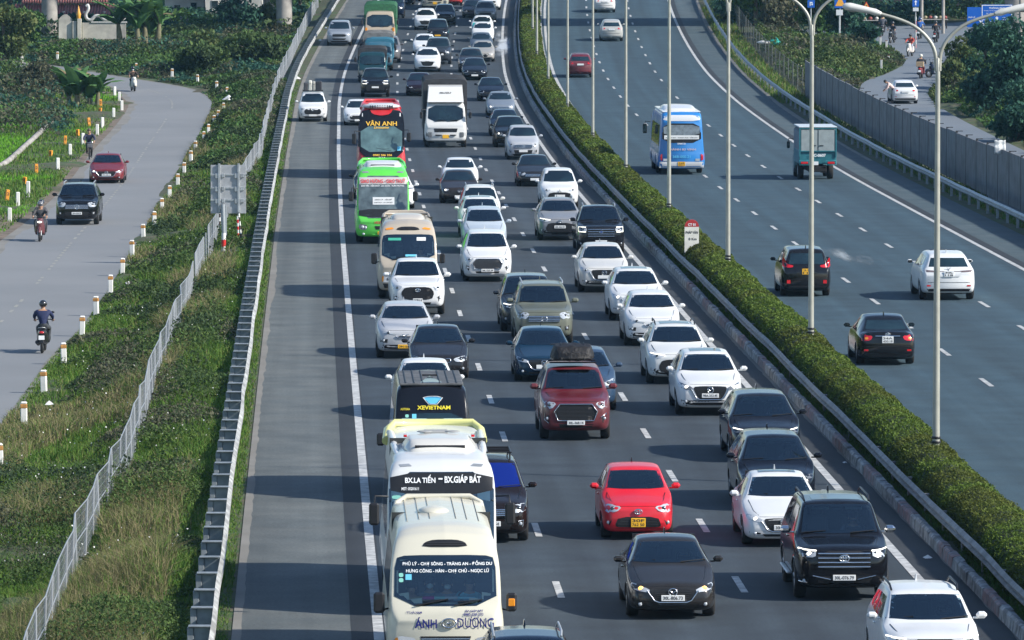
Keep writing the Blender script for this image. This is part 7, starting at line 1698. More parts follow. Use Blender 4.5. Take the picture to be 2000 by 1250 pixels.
for i, (x, w, hgt, c, lb) in enumerate([(-.42, .26, .50, (.06, .06, .065), 'black suitcase standing at the left of the car roof load'), (-.16, .22, .62, (.62, .60, .52), 'cream suitcase in the middle of the car roof load'), (.06, .18, .56, (.35, .34, .30), 'grey beige bag right of the cream suitcase on the car roof'), (.36, .36, .58, (.03, .03, .035), 'large black suitcase at the right of the car roof load')]):
    o = MB().mat(mat('suitcase_%d' % i, c, .5, bump=.2)).box((0, 0, hgt / 2), (w, .7, hgt), .05).build('suitcase'); o.matrix_basis = vel.matrix_basis @ Matrix.Translation((x, .3, 1.79)); tag(o, lb, 'suitcase', 'luggage on the car roof')
    quick('handle', o, BLACK, lambda b: b.tube([(-.06, -.36, hgt * .7), (-.06, -.40, hgt * .7), (.06, -.40, hgt * .7), (.06, -.36, hgt * .7)], .012, 5))
put('bigsuv', 'w', 663, 89, 'silver grey off-roader driving on the hard shoulder', (.22, .25, .29), 'wide', '')
put('bigsuv', 'w', 757, 122, 'grey off-roader half hidden right of the blue truck', (.11, .11, .12), 'wide', '', lights='l')
put('bigsuv', 'w', 768, 35, 'navy black off-roader right of the green tipper truck', NAVY, 'wide', '')
put('sedan', 'w', 790, 9, 'dark saloon cut by the top edge right of the navy off-roader', (.03, .035, .045), 'sedan', '')
# ---- right carriageway, driving away -------------------------------------------------
put('sedan', 'w', 1728, 710, 'black saloon seen from behind with red lamps and chrome boot strip', (.012, .013, .016), 'sed', 'T', away=True, pl='34A|430.18')
put('mpv', 'w', 1572, 577, 'black people carrier seen from behind with L shaped red lamps and yellow plate', (.016, .017, .02), 'xp', '', away=True, pl='29|H1', yel=True)
put('suv', 'w', 1848, 584, 'white crossover seen from behind with full width light bar', WHITE, 'bar', 'V', away=True, pl='30L|118', over=O(L=4.75, W=1.93, H=1.66, yr=3.85, yrr=3.9), sunroof=True)
put('suv', 'w', 1133, 151, 'maroon crossover seen from behind with white plate', (.12, .012, .02), 'x', '', away=True, pl='30')
put('suv', 'w', 1194, 80, 'silver beige crossover seen from behind right of the lamp poles', (.38, .38, .36), 'x', '', away=True, pl='30')
put('suv', 'w', 1181, 24, 'white crossover seen from behind at the top edge', WHITE, 'x', '', away=True)
# ---- service roads -------------------------------------------------------------------
def svtan(Y):
    a = [(LLc[i] + LRc[i]) / 2 for i in range(105)]
    j = min(range(1, 104), key=lambda i: abs(a[i].y - Y)); d = a[j + 1] - a[j - 1]; return d.x / d.y
put('sedan', 'w', 209, 357, 'dark red saloon with lit lamps on the left service road', (.15, .008, .012), 'shield', 'M', pl='29A-340.16', lights='l', base=SV, tan=svtan(330), over=O(L=4.8, W=1.84), det=2)
put('bigsuv', 'w', 152, 438, 'large black off-roader with star grille on the left service road', (.012, .013, .016), 'wide', 'S', pl='30H-038.38', base=SV, tan=svtan(285), lights='', rails=1, chromem=True, over=O(W=1.95, H=1.80, L=5.1), det=2)
put('sedan', 'w', 1766, 202, 'white saloon seen from behind on the right side road', WHITE, 'sed2', '', away=True, pl='30A', tan=-.02, over=O(L=4.4, W=1.72), det=1)

# ---- big vehicles
def pod(q, y, L_, w, z, h):
    V, F = loft([(0, .72, 0, .04, .6, .08), (.12, .85, 0, h * .4, .7, h * .6), (.45, .95, 0, h * .5, .78, h * .95), (L_ * .6, 1, 0, h * .5, .8, h), (L_, .9, 0, h * .3, .75, h * .5)], L_, w, (), .3, 30, .08, .02, 1)
    q.add([(a, b + y, c + z) for a, b, c in V], F, True)
# ----------------------------------------------------------------------
TXW = WHITEINK; NVY = mat('navy_lettering', (.015, .02, .16), .4); GRN = mat('green_stripe', (.03, .30, .08), .4)
def bus_place(x, y, z, dy, L, away=False): return place(x, y, z, dy, L, 0, None, away)
CREAMB = (.60, .57, .46)
pos, rz, rx = bus_place(869, 1085, 2.24, .62, 6.9)
mb1, B1 = minibus(pos, rz, rx, 'cream minibus with ÁNH DƯƠNG lettering cut by the bottom edge', CREAMB, 'minibus', texts=[
    ('PHỦ LÝ - CHỢ SÔNG - TRÀNG AN - ĐỒNG DU', 1.62, .04, 2.12, TXW, dict(maxh=.10, off=.03)), ('HƯNG CÔNG - HÀN - CHỢ CHỦ - NGỌC LŨ', 1.50, .04, 1.99, TXW, dict(maxh=.09, off=.03)),
    ('ÁNH', .40, -.36, 1.09, NVY, dict(maxh=.20, bold=.025)), ('DƯƠNG', .66, .54, 1.10, NVY, dict(maxh=.21, bold=.008)), ('TT.HÀ NAM', .28, -.57, 1.275, NVY, dict(maxh=.05)), ('BX.GIÁP BÁT', .32, .52, 1.30, NVY, dict(maxh=.045)), ('0985.358 273', .36, .50, 1.235, NVY, dict(maxh=.05))])
emblem(mb1, B1, .06, 1.08, .13, 'H')
lay('sticker', B1, roundpoly([(-.84, 1.88), (-.76, 1.88), (-.76, 1.95), (-.84, 1.95)]), 'f', STK, mb1, .02, .2); lay('sticker', B1, [(-.72, 1.83), (-.61, 1.83), (-.61, 1.93), (-.72, 1.93)], 'f', STK2, mb1, .02, .2)
lay('sticker', B1, roundpoly([(-.84, 1.79), (-.76, 1.79), (-.76, 1.86), (-.84, 1.86)]), 'f', STK, mb1, .02, .2)
B1.build(); yb = -6.9 / 2
drv(mb1, (.20, .55, .62), 'minibus driver in turquoise shirt and sunglasses behind the cream minibus windshield', x=.46, y=yb + .78, z=1.02)
drv(mb1, (.28, .29, .30), 'passenger in grey top with white face mask in the middle of the cream minibus', x=.06, y=yb + 1.0, z=1.0, mask=True, pose='sit')
drv(mb1, (.20, .20, .22), 'passenger in dark jacket with face mask left of the grey one in the cream minibus', x=-.26, y=yb + 1.15, z=1.0, mask=True, pose='sit')
drv(mb1, (.45, .34, .18), 'passenger in ochre sleeves at the left of the cream minibus windshield', x=-.60, y=yb + .9, z=.95, pose='sit')
for x, c, w, lb in ((-.30, (.65, .05, .30), .22, 'pink cloth'), (-.1, (.35, .65, .60), .2, 'green packet'), (.12, (.6, .62, .62), .26, 'white papers'), (.38, (.30, .65, .72), .34, 'light blue papers')):
    o = MB().mat(mat('dash_%s' % lb.replace(' ', '_'), c, .7)).box((0, 0, 0), (w, .18, .05), .012).build('paper'); o.matrix_basis = mb1.matrix_basis @ Matrix.Translation((x, yb + .62, 1.47)); tag(o, lb + ' on the dashboard of the cream minibus', 'dashboard item', 'items on the minibus dashboard')
# beige minibus
pos, rz, rx = bus_place(797, 455, 2.30, .62, 6.9)
bb, B2 = minibus(pos, rz, rx, 'beige minibus with orange roof lamps behind the white pickup', (.44, .38, .30), 'minibus', stage='b')
for s in (-1, 1): lay('roof_lamp', B2, roundpoly([(s * .48, 2.44), (s * .78, 2.40), (s * .80, 2.46), (s * .56, 2.50)][::s]), 'f', AMBER, bb, .02, .1)
quick('roof_pod', bb, paint((.50, .46, .40), .2), lambda q: pod(q, -1.9, 2.0, 1.25, 2.66, .22))
quick('roof_fairing', bb, paint((.36, .31, .25), .2), lambda q: q.tube([(-.84, 1.0, 2.60), (-.76, 1.5, 2.76), (.76, 1.5, 2.76), (.84, 1.0, 2.60)], .06, 8))
lay('sticker', B2, [(-.70, 2.05), (-.25, 2.05), (-.25, 2.14), (-.70, 2.14)], 'f', mat('green_banner', (.05, .40, .28), .5), bb, .02, .2); lay('paper', B2, [(.30, 2.04), (.62, 2.04), (.62, 2.16), (.30, 2.16)], 'f', PLW, bb, .02, .2); lay('paper', B2, [(-.1, 1.5), (.3, 1.5), (.3, 1.57), (-.1, 1.57)], 'f', STK2, bb, .02, .2)
B2.build()
drv(bb, (.25, .27, .30), 'driver silhouette behind the beige minibus windshield', x=.46, y=yb + .78, z=1.02)

def coach(pos, rz, rx, label, body, W_=2.35, L=8.6, H=3.1, hb=1.25, ht=2.78, yr=.55, roofd=.75, wt=.94, wr=.86, screen_top=None, inside=False, wtop=.04, low=.3, cat='coach', rear=False):
    pm = paint(body, .1); rows = boxbody(W_, L, hb, ht, H, yr, low, 0, wt, wr, roofd)
    root, B = vehicle_shell('bus', pos, rz, rx, label, cat, rows, L, W_, (2.0, L - 2.3), .46, pm, 'coach', crown=.05)
    return root, B, pm
# --- white coach LA TIẾN - GIÁP BÁT
L3 = 8.5; pos, rz, rx = bus_place(862, 921, 2.82, .60, L3)
c3, B3, pm = coach(pos, rz, rx, 'white coach with yellow rear roof edge and black lettered windshield band', (.62, .63, .62), 2.28, L3, 3.08, 1.25, 2.80, .5, .9)
ws = roundpoly([(-1.03, 1.15), (1.03, 1.15), (1.04, 2.82), (-1.04, 2.82)], 1); cutscreen(c3, B3, ws, -L3 / 2 + 1.2); busint(c3, 2.28, -L3 / 2 + .3, L3, 1.3, 2.7, 3)
lay('windshield_band', B3, roundpoly([(-1.01, 2.38), (1.01, 2.38), (1.02, 2.80), (-1.02, 2.80)], 1), 'f', BLACK, c3, .014, .1)
textlay('lettering', B3, 'BX.LA TIẾN', .60, -.42, 2.69, TXW, c3, maxh=.16, bold=.03, off=.035); textlay('lettering', B3, '-', .08, -.02, 2.69, TXW, c3, maxh=.03, off=.035, bold=.03); textlay('lettering', B3, 'BX.GIÁP BÁT', .72, .42, 2.69, TXW, c3, maxh=.16, bold=.03, off=.035); textlay('lettering', B3, 'MST: 05201611', .34, -.62, 2.50, TXW, c3, maxh=.06, off=.035)
quick('roof_unit', c3, paint((.62, .60, .55), .25), lambda q: pod(q, -2.5, 2.4, 1.5, 3.04, .30))
quick('unit_intake', c3, BLACK, lambda q: q.tube([(x, -2.40 , 3.20) for x in np.linspace(-.5, .5, 5)], .035, 6))
quick('roof_hatch', c3, mat('hatch_grey', (.3, .3, .29), .6), lambda q: (q.box((0, 1.6, 3.16), (.5, .4, .06), .02), q.ball((-.28, -.9, 3.38), (.16, .2, .02)), q.ball((.28, -.9, 3.38), (.16, .2, .02))))
quick('rear_spoiler', c3, paint((.70, .68, .25), .15), lambda q: (q.tube([(-1.0, L3 / 2 - 1.4, 2.86), (-.96, L3 / 2 - .9, 3.04), (-.82, L3 / 2 - .6, 3.15), (.82, L3 / 2 - .6, 3.15), (.96, L3 / 2 - .9, 3.04), (1.0, L3 / 2 - 1.4, 2.86)], .10, 10)))
quick('side_fairing', c3, pm, lambda q: [q.tube([(s * .84, -2.6, 2.98), (s * .88, -1.6, 3.06), (s * .92, 1.8, 3.08), (s * .94, 2.8, 3.04)], [.04, .08, .08, .07], 8) for s in (-1, 1)])
quick('red_vents', c3, REDL, lambda q: [q.box((s * .68, -1.35, 3.34 + .0), (.07, .3, .05), .01) for s in (-1, 1)])
for s in (-1, 1): lay('marker_lamp', B3, [(s * .58, 2.925), (s * .80, 2.91), (s * .84, 2.95), (s * .64, 2.965)][::s], 'f', GREYM, c3, .015, .1)
sidewin(c3, B3, -L3 / 2 + .9, L3 / 2 - .4, 1.4, 2.45, 6)
lay('bumper_grille', B3, [(-.7, .95), (.7, .95), (.6, .75), (-.6, .75)], 'f', BLACK, c3, .01, .1); lamp2(c3, B3, [(.66, .92), (.98, .98), (1.0, .76), (.72, .74)])
plate(c3, B3, 0, .5, .46, .12, '18B-017.72', True); bigmirror(c3, -1.34, -L3 / 2 - .1, 2.05, BLACK, .44, .2, False, .3); bigmirror(c3, 1.34, -L3 / 2 - .1, 2.05, BLACK, .44, .2, False, .3); underw(c3, L3, 2.28, .46, (2.0, L3 - 2.3), .3)
quick('pendant', c3, REDL, lambda q: (q.cyl((-.02, -L3 / 2 + .75, 2.42), (-.02, -L3 / 2 + .75, 2.05), .018, n=6), q.ball((-.02, -L3 / 2 + .75, 2.06), (.035, .02, .06), 8, 5)))
lay('sticker', B3, roundpoly([(-.98, 2.30), (-.80, 2.30), (-.80, 2.37), (-.98, 2.37)]), 'f', STK, c3, .02, .2)
B3.build()
drv(c3, (.28, .36, .42), 'driver in grey blue shirt behind the white coach windshield', x=.52, y=-L3 / 2 + .85, z=1.35)
drv(c3, (.14, .18, .22), 'passenger in dark top in the middle of the white coach windshield', x=-.25, y=-L3 / 2 + 1.3, z=1.35, pose='sit')
drv(c3, (.50, .50, .12), 'passenger in yellow green top at the left of the white coach windshield', x=-.80, y=-L3 / 2 + 1.0, z=1.25, pose='sit')
# --- black van
L4 = 5.9; pos, rz, rx = bus_place(843, 760, 2.62, .95, L4)
r4 = [(0, .80, .42, .80, .72, .98), (.1, .92, .3, 1.0, .80, 1.14), (.45, .98, .28, 1.18, .86, 1.30), (.55, 1, .28, 1.22, .88, 1.38), (.95, 1, .28, 1.25, .86, 2.05), (1.22, 1, .28, 1.25, .84, 2.58), (1.5, 1, .28, 1.25, .83, 2.68), (L4 - .2, 1, .28, 1.25, .83, 2.66), (L4, .95, .35, 1.2, .80, 2.45)]
v4, B4 = vehicle_shell('van', pos, rz, rx, 'black high roofed passenger van with a blue winged badge on its forehead', 'van', r4, L4, 1.98, (1.0, 4.6), .35, paint((.012, .013, .018), .15), 'van')
rbk = mat('dull_black_roof', (.07, .075, .08), .7, var=.25, vscale=3, col2=(.11, .11, .11))
quick('roof_skin', v4, rbk, lambda q: q.box((0, .35, 2.70), (1.50, L4 - 1.9, .06), .02)); quick('roof_ribs', v4, BLACK, lambda q: [q.box((x, .35, 2.735), (.02, L4 - 2.0, .02)) for x in (-.6, -.4, -.2, .2, .4, .6)])
quick('roof_antenna', v4, BLACK, lambda q: q.tube([(-.18, .5, 2.76), (.18, .5, 2.76)], .02, 5))
lay('windshield', B4, roundpoly([(-.80, 1.40), (.80, 1.40), (.76, 2.06), (-.76, 2.06)], 1), 'f', GLASS, v4, .012, .1)
lay('sun_visor_strip', B4, [(-.70, 1.78), (-.12, 1.78), (-.12, 1.94), (-.70, 1.94)], 'f', mat('visor_pale', (.30, .42, .42), .6), v4, .018, .1); lay('sun_visor_strip', B4, [(.28, 1.78), (.72, 1.78), (.72, 1.94), (.28, 1.94)], 'f', mat('visor_pale', (.30, .42, .42), .6), v4, .018, .1)
YLET = mat('yellow_lettering', (.75, .62, .03), .5); SKYB = mat('sky_blue_badge', (.10, .45, .70), .4)
textlay('lettering', B4, 'XEVIETNAM', .78, .05, 2.185, YLET, v4, maxh=.09, bold=.03, off=.03); textlay('lettering', B4, 'AUTOKA', .22, -.62, 2.15, YLET, v4, maxh=.05, off=.03)
lay('wing_badge', B4, roundpoly([(-.20, 2.40), (-.07, 2.43), (.13, 2.43), (.26, 2.40), (.16, 2.33), (.12, 2.27), (-.06, 2.27), (-.10, 2.33)], 1), 'f', SKYB, v4, .02, .05); quick('badge_lines', v4, WHITEINK, lambda q: q.tube([onf(B4, x, z, .04) for x, z in ((-.20, 2.41), (-.07, 2.44), (.13, 2.44), (.26, 2.41), (.13, 2.26), (-.07, 2.26), (-.20, 2.41))], .008, 4))
sidewin(v4, B4, -L4 / 2 + 1.2, L4 / 2 - .3, 1.45, 2.1, 4); lamp2(v4, B4, [(.52, .98), (.84, 1.08), (.86, .84), (.60, .80)]); lay('grille', B4, [(-.42, .92), (.42, .92), (.36, .66), (-.36, .66)], 'f', BLACK, v4, .01, .1); plate(v4, B4, 0, .5, .46, .12, '29B-607.14', True)
for s in (-1, 1): bigmirror(v4, s * 1.20, -L4 / 2 + .85, 1.45, BLACK, .3, .18, False, -.3)
underw(v4, L4, 1.98, .35, (1.0, 4.6), .28); lay('sticker', B4, roundpoly([(-.62, 1.96), (-.54, 1.96), (-.54, 2.03), (-.62, 2.03)]), 'f', STK, v4, .02, .2); lay('sticker', B4, [(-.46, 1.94), (-.36, 1.94), (-.36, 2.04), (-.46, 2.04)], 'f', STK2, v4, .02, .2); B4.build()
# --- green bus
L5 = 8.0; pos, rz, rx = bus_place(748, 345, 2.72, .6, L5)
c5, B5, pm = coach(pos, rz, rx, 'bright green coach with red GIAO HƯƠNG - GIAO THUỶ lettering', (.10, .60, .06), 2.25, L5, 3.05, 1.15, 2.72, .55, .8)
lay('windshield', B5, roundpoly([(-1.0, 1.06), (1.0, 1.06), (1.0, 2.76), (-1.0, 2.76)], 1), 'f', mat('grey_green_screen', (.10, .13, .135), .12, coat=1, var=.5, vscale=1.5), c5, .012, .12)
lay('windshield_base', B5, roundpoly([(-.98, 1.10), (.98, 1.10), (.99, 1.42), (-.99, 1.42)], 1), 'f', BLACK, c5, .016, .12)
RL = mat('red_lettering', (.60, .05, .06), .5)
lay('banner', B5, [(-.96, 2.42), (.96, 2.42), (.97, 2.70), (-.97, 2.70)], 'f', mat('pale_banner', (.55, .52, .50), .6), c5, .02, .15); textlay('lettering', B5, 'GIAO HƯƠNG - GIAO THUỶ', 1.82, 0, 2.57, RL, c5, maxh=.20, bold=.035, off=.045); textlay('lettering', B5, 'GIAO YẾN - CỒN NHẤT - LẠC QUẦN - XUÂN TRƯỜNG', 1.75, -.02, 2.36, TXW, c5, maxh=.09, bold=.03, off=.04)
bd = lay('route_board', B5, [(-.42, 1.60), (.46, 1.60), (.46, 1.90), (-.42, 1.90)], 'f', PLW, c5, .03, .15); textlay('lettering', B5, 'NINH CƠ - YÊN MỸ', .70, .02, 1.81, INK, c5, maxh=.06, off=.05); textlay('lettering', B5, 'NAM TRỰC - BX GIÁP BÁT', .76, .02, 1.69, INK, c5, maxh=.06, off=.05)
lamp2(c5, B5, [(.62, .78), (.98, .84), (1.0, .62), (.70, .56)], LENSD, ((.84, .70, .07, LENS), (.72, .68, .06, LENS))); textlay('lettering', B5, 'HOÀNG HÀ', .7, 0, .90, RL, c5, maxh=.13, bold=.03); lay('grille', B5, [(-.35, .74), (.35, .74), (.3, .6), (-.3, .6)], 'f', BLACK, c5, .01, .1)
for s in (-1, 1): quick('fog_lamp', c5, LENS, lambda q: q.ball(onf(B5, s * .80, .42, .01), (.06, .03, .05), 10, 6)); lay('marker_lamp', B5, [(s * .55, 2.88), (s * .82, 2.86), (s * .86, 2.92), (s * .62, 2.94)][::s], 'f', GREYM, c5, .015, .1)
quick('roof_unit', c5, paint((.60, .61, .62), .2), lambda q: pod(q, -2.4, 2.6, 1.6, 3.0, .27)); quick('unit_intake', c5, BLACK, lambda q: q.tube([(x, -2.32, 3.14) for x in np.linspace(-.48, .48, 5)], .03, 6))
quick('rear_spoiler', c5, pm, lambda q: q.tube([(-.96, L5 / 2 - 2.2, 2.86), (-.92, L5 / 2 - 1.2, 3.02), (-.76, L5 / 2 - .6, 3.14), (.76, L5 / 2 - .6, 3.14), (.92, L5 / 2 - 1.2, 3.02), (.96, L5 / 2 - 2.2, 2.86)], .07, 8))
bigmirror(c5, -1.3, -L5 / 2 - .0, 1.95, BLACK, .4, .2); bigmirror(c5, 1.3, -L5 / 2 - .0, 1.95, BLACK, .4, .2); plate(c5, B5, 0, .46, .46, .12, '18B-024', True); sidewin(c5, B5, -L5 / 2 + .9, L5 / 2 - .4, 1.35, 2.45, 5, axes='lR'); underw(c5, L5, 2.25, .44, (2.0, L5 - 2.3), .3); B5.build()
# --- red and black coach
L6 = 9.0; pos, rz, rx = bus_place(745, 294, 1.42, .12, L6)
c6, B6, pm = coach(pos, rz, rx, 'red and black coach with gold VÂN ANH lettering', (.50, .015, .02), 2.42, L6, 3.55, 1.35, 3.05, .65, .8, wr=.80)
bkp = paint((.015, .016, .02), .06)
lay('black_front', B6, roundpoly([(-1.16, 1.02), (1.16, 1.02), (1.14, 3.1), (.88, 3.44), (-.88, 3.44), (-1.14, 3.1)], 1), 'f', bkp, c6, .04, .10); lay('windshield', B6, roundpoly([(-1.02, 1.36), (1.02, 1.36), (1.04, 2.62), (-1.04, 2.62)], 1), 'f', mat('green_glass', (.10, .17, .17), .10, coat=1, var=.4, vscale=1.2), c6, .05, .10)
lay('red_forehead', B6, roundpoly([(-.62, 3.52), (.62, 3.52), (.45, 3.22), (0, 3.14), (-.45, 3.22)], 1), 'f', pm, c6, .075, .10); GOLD = mat('gold_lettering', (.85, .50, .06), .4)
textlay('lettering', B6, 'VÂN ANH', 1.55, 0, 2.78, GOLD, c6, maxh=.28, bold=.02, off=.08); textlay('lettering', B6, 'Limousine', .75, 0, 2.56, GOLD, c6, maxh=.11, off=.09, shear=.3); textlay('lettering', B6, '0982 586 256', .95, .05, 1.20, GOLD, c6, maxh=.10, off=.07, bold=.02); textlay('lettering', B6, 'KIA', .36, .05, 1.07, TXW, c6, maxh=.09, bold=.02, off=.07)
lay('red_bumper', B6, [(-1.0, .98), (0, .86), (1.0, .98), (.9, .74), (-.9, .74)], 'f', pm, c6, .055, .14); lay('paper', B6, [(.78, 1.42), (.98, 1.42), (.98, 1.62), (.80, 1.62)], 'f', STK2, c6, .07, .2); wipers(c6, B6, [((-.28, 1.55), (.5, 1.40))])
for s in (-1, 1): lay('running_lamp', B6, [(s * .92, 3.10), (s * .96, 3.10), (s * .96, 3.26), (s * .92, 3.26)][::s], 'f', PLW, c6, .07, .1)
quick('roof_unit', c6, paint((.55, .56, .58), .2), lambda q: (q.ball((0, -L6 / 2 + 1.35, 3.58), (.95, .55, .16), 20, 8), q.box((0, -L6 / 2 + 2.6, 3.62), (1.3, 1.6, .12), .05))); quick('unit_intake', c6, BLACK, lambda q: [q.box((x, -L6 / 2 + .87, 3.58), (.055, .08, .14), .01) for x in np.linspace(-.55, .55, 10)])
quick('rear_spoiler', c6, pm, lambda q: q.tube([(-.98, L6 / 2 - 3.4, 3.32), (-.9, L6 / 2 - 1.6, 3.48), (-.76, L6 / 2 - .6, 3.64), (.76, L6 / 2 - .6, 3.64), (.9, L6 / 2 - 1.6, 3.48), (.98, L6 / 2 - 3.4, 3.32)], .08, 8))
bigmirror(c6, -1.36, -L6 / 2 - .1, 2.0, BLACK, .55, .2); bigmirror(c6, 1.36, -L6 / 2 - .1, 2.1, BLACK, .45, .2); sidewin(c6, B6, -L6 / 2 + 1, L6 / 2 - .4, 1.5, 2.9, 5, axes='lR'); lamp2(c6, B6, [(.7, .72), (1.02, .8), (1.04, .56), (.76, .52)]); underw(c6, L6, 2.42, .48, (2.2, L6 - 2.6), .3); B6.build()
# --- blue coach on the right carriageway, seen from behind
L7 = 8.6; pos, rz, rx = bus_place(1327, 338, .0, 1.9, L7, True)
c7, B7, pm = coach(pos, rz, rx, 'sky blue coach seen from behind with white roof', (.008, .18, .50), 2.4, L7, 3.15, 1.2, 2.75, .5, .7, cat='coach')
wb = paint((.62, .63, .64), .1)
lay('rear_window', B7, roundpoly([(-.98, 1.62), (.98, 1.62), (1.0, 2.60), (-1.0, 2.60)], 1), 'r', BLACK, c7, .012, .14); lay('rear_glass', B7, roundpoly([(-.90, 1.98), (.90, 1.98), (.92, 2.52), (-.92, 2.52)], 1), 'r', mat('grey_screen', (.20, .24, .27), .15, coat=1, var=.3), c7, .02, .14)
lay('white_banner', B7, [(-.88, 1.80), (.88, 1.80), (.88, 2.0), (-.88, 2.0)], 'r', PLW, c7, .026, .2)
for s, w, z, mm, hh in (('BX GIÁP BÁT - THANH HOÁ - SẦM SƠN', 1.6, 1.89, INK, .07), ('SAMCO', .42, 1.58, TXW, .08), ('THÀNH 83 VINH', 1.45, 1.30, mat('pale_pink_lettering', (.60, .45, .42), .5), .13), ('36B-000.21', .9, .92, SKYB, .14)): textlay('lettering', B7, s, w, 0, z, mm, c7, maxh=hh, axis='r', off=.035, bold=.02)
for s in (-1, 1):
    lay('taillight', B7, [(s * .98, .72), (s * 1.14, .74), (s * 1.14, 1.08), (s * .98, 1.05)][::s], 'r', REDL, c7, .014, .1); lay('reverse_lamp', B7, [(s * .70, .70), (s * .92, .70), (s * .92, .82), (s * .70, .82)][::s], 'r', LENS, c7, .014, .1)
lay('white_bumper', B7, [(-1.12, .36), (1.12, .36), (1.12, .66), (-1.12, .66)], 'r', wb, c7, .012, .14); plate(c7, B7, 0, .55, .36, .22, '36B|00021', True, True)
quick('roof_unit', c7, wb, lambda q: (pod(q, -1.2, 3.6, 1.8, 3.12, .28), pod(q, -3.4, 1.8, 1.5, 3.12, .2))); quick('white_roof', c7, wb, lambda q: q.box((0, .3, 3.17), (1.95, L7 - 1.4, .06), .03))
lay('white_roof_edge', B7, roundpoly([(-.95, 2.72), (.95, 2.72), (.86, 3.02), (-.86, 3.02)], 1), 'r', wb, c7, .012, .14)
for s in (-1, 1): bigmirror(c7, s * 1.42, -L7 / 2 - .05, 2.0, BLACK, .5, .22)
sidewin(c7, B7, -L7 / 2 + .9, L7 / 2 - .5, 1.45, 2.5, 5); underw(c7, L7, 2.4, .46, (2.0, L7 - 2.3), .3); B7.build()

# --- trucks
def truck(x, y, z, dy, label, cab, W_=2.0, Lc=1.7, L=6.5, Hc=2.3, hb=1.25, box=None, Hb=2.8, boxm=None, style='', rib=True, cat='truck', det=1, away=False, deflector=None, bw=None):
    pos, rz, rx = place(x, y, z, dy, L, 0, None, away); root = empty('truck', pos, rz, rx, label, cat); pm = paint(cab, .2); yc = -L / 2
    V, F = loft([(0, .88, .45, hb - .35, .84, hb - .2), (.06, .95, .38, hb - .15, .91, hb - .02), (.14, .98, .35, hb, .93, hb + .06), (.42, 1, .35, hb + .05, .90, Hc - .18), (.62, 1, .35, hb + .05, .86, Hc - .03), (Lc - .1, 1, .35, hb + .05, .86, Hc), (Lc, .98, .4, hb + .05, .84, Hc - .06)], Lc, W_, (), .4, 44, .06, .04, 2)
    V = [(a, b + yc, c) for a, b, c in V]; B = Body(V, F, 'cab', root, pm); h = W_ / 2; wy = .95
    lay('windshield', B, roundpoly([(-.84 * h, hb + .10), (.84 * h, hb + .10), (.80 * h, Hc - .22), (-.80 * h, Hc - .22)], 1), 'f', GLASS, root, .012, .12)
    lay('grille', B, [(-.56 * h, hb - .28), (.56 * h, hb - .28), (.52 * h, hb - .48), (-.52 * h, hb - .48)], 'f', BLACK, root, .012, .12)
    for s in (-1, 1):
        Q = [(.66 * h, .86), (.93 * h, .86), (.93 * h, .58), (.66 * h, .58)]; Q = Q if s > 0 else mir(Q); lay('headlight', B, Q, 'f', LENSD, root, .014, .12); bigmirror(root, s * (h + .18), yc + .05, hb + .45, BLACK, .36, .16)
        lay('side_window', B, [(yc + .5, hb + .12), (yc + .62, Hc - .25), (yc + Lc - .25, Hc - .25), (yc + Lc - .25, hb + .12)], 'lR'[s > 0], GLASS, root, .01, .2)
    quick('bumper_slots', root, BLACK, lambda q: [q.box((sx * .34 * h, yc - .05, .70), (.30 * h, .05, .06), .01) for sx in (-1, 1)]); quick('mud_flap', root, BLACK, lambda q: [q.box((sx * h * .7, yc + 1.5, .4), (.4, .02, .4)) for sx in (-1, 1)]); wipers(root, B, [((-.5 * h, hb + .12), (.0, hb + .16)), ((.1 * h, hb + .12), (.6 * h, hb + .16))])
    plate(root, B, 0, .62, .36, .2, '', True, False); lay('bumper', B, [(-.88 * h, .52), (.88 * h, .52), (.86 * h, .42), (-.86 * h, .42)], 'f', pm, root, .03, .12)
    quick('chassis', root, DARK, lambda q: q.box((0, .2, .55), (.9, L - .4, .28), .03))
    for yy in (wy, L - 1.6): [wheel(root, s * (h - .16), yc + yy, .42, .28, True, GREYM) for s in (-1, 1)]
    bw = bw or W_ * 1.04; y0, y1 = yc + Lc + .12, L / 2; bm_ = boxm
    quick('cargo_bed', root, box, lambda q: q.box((0, (y0 + y1) / 2, 1.15), (bw, y1 - y0, .7), .03))
    if bm_ is not None:
        def cover(q):
            hh = Hb; P = [(-bw / 2, 1.5), (-bw / 2, hh - .22), (-bw / 2 + .12, hh - .06), (-bw / 4, hh), (bw / 4, hh), (bw / 2 - .12, hh - .06), (bw / 2, hh - .22), (bw / 2, 1.5)]
            q.prism(P, y0, y1)
            if rib:
                for k in range(5): yy = y0 + (y1 - y0) * (k + .5) / 5; q.tube([(a, yy, c + .005) for a, c in P[1:-1]], .03, 5)
        quick('cargo_cover', root, bm_, cover)
    B.build(); return root, B, (y0, y1, bw)
TARPB = mat('black_tarpaulin', (.03, .032, .036), .65, var=.3, vscale=2, bump=.5, bscale=4); TARPG = mat('grey_tarpaulin', (.15, .15, .145), .7, var=.3, vscale=2, bump=.4, bscale=4); TEAL = mat('teal_truck_metal', (.02, .14, .17), .5, var=.15)
tk, Bk, q_ = truck(870, 287, 0, .95, 'white cab truck with tall black tarpaulin cover in the middle lane', (.64, .64, .62), 2.35, 1.9, 8.5, 2.55, 1.35, TARPB, 3.75, TARPB)
quick('wind_deflector', tk, paint((.64, .64, .62), .2), lambda q: (q.add([(-1.0, -4.0, 2.52), (1.0, -4.0, 2.52), (.92, -3.2, 3.35), (-.92, -3.2, 3.35), (-1.02, -2.5, 2.52), (1.02, -2.5, 2.52), (.95, -2.4, 3.42), (-.95, -2.4, 3.42)], [(0, 1, 2, 3), (1, 5, 6, 2), (4, 0, 3, 7), (3, 2, 6, 7), (5, 4, 7, 6)])))
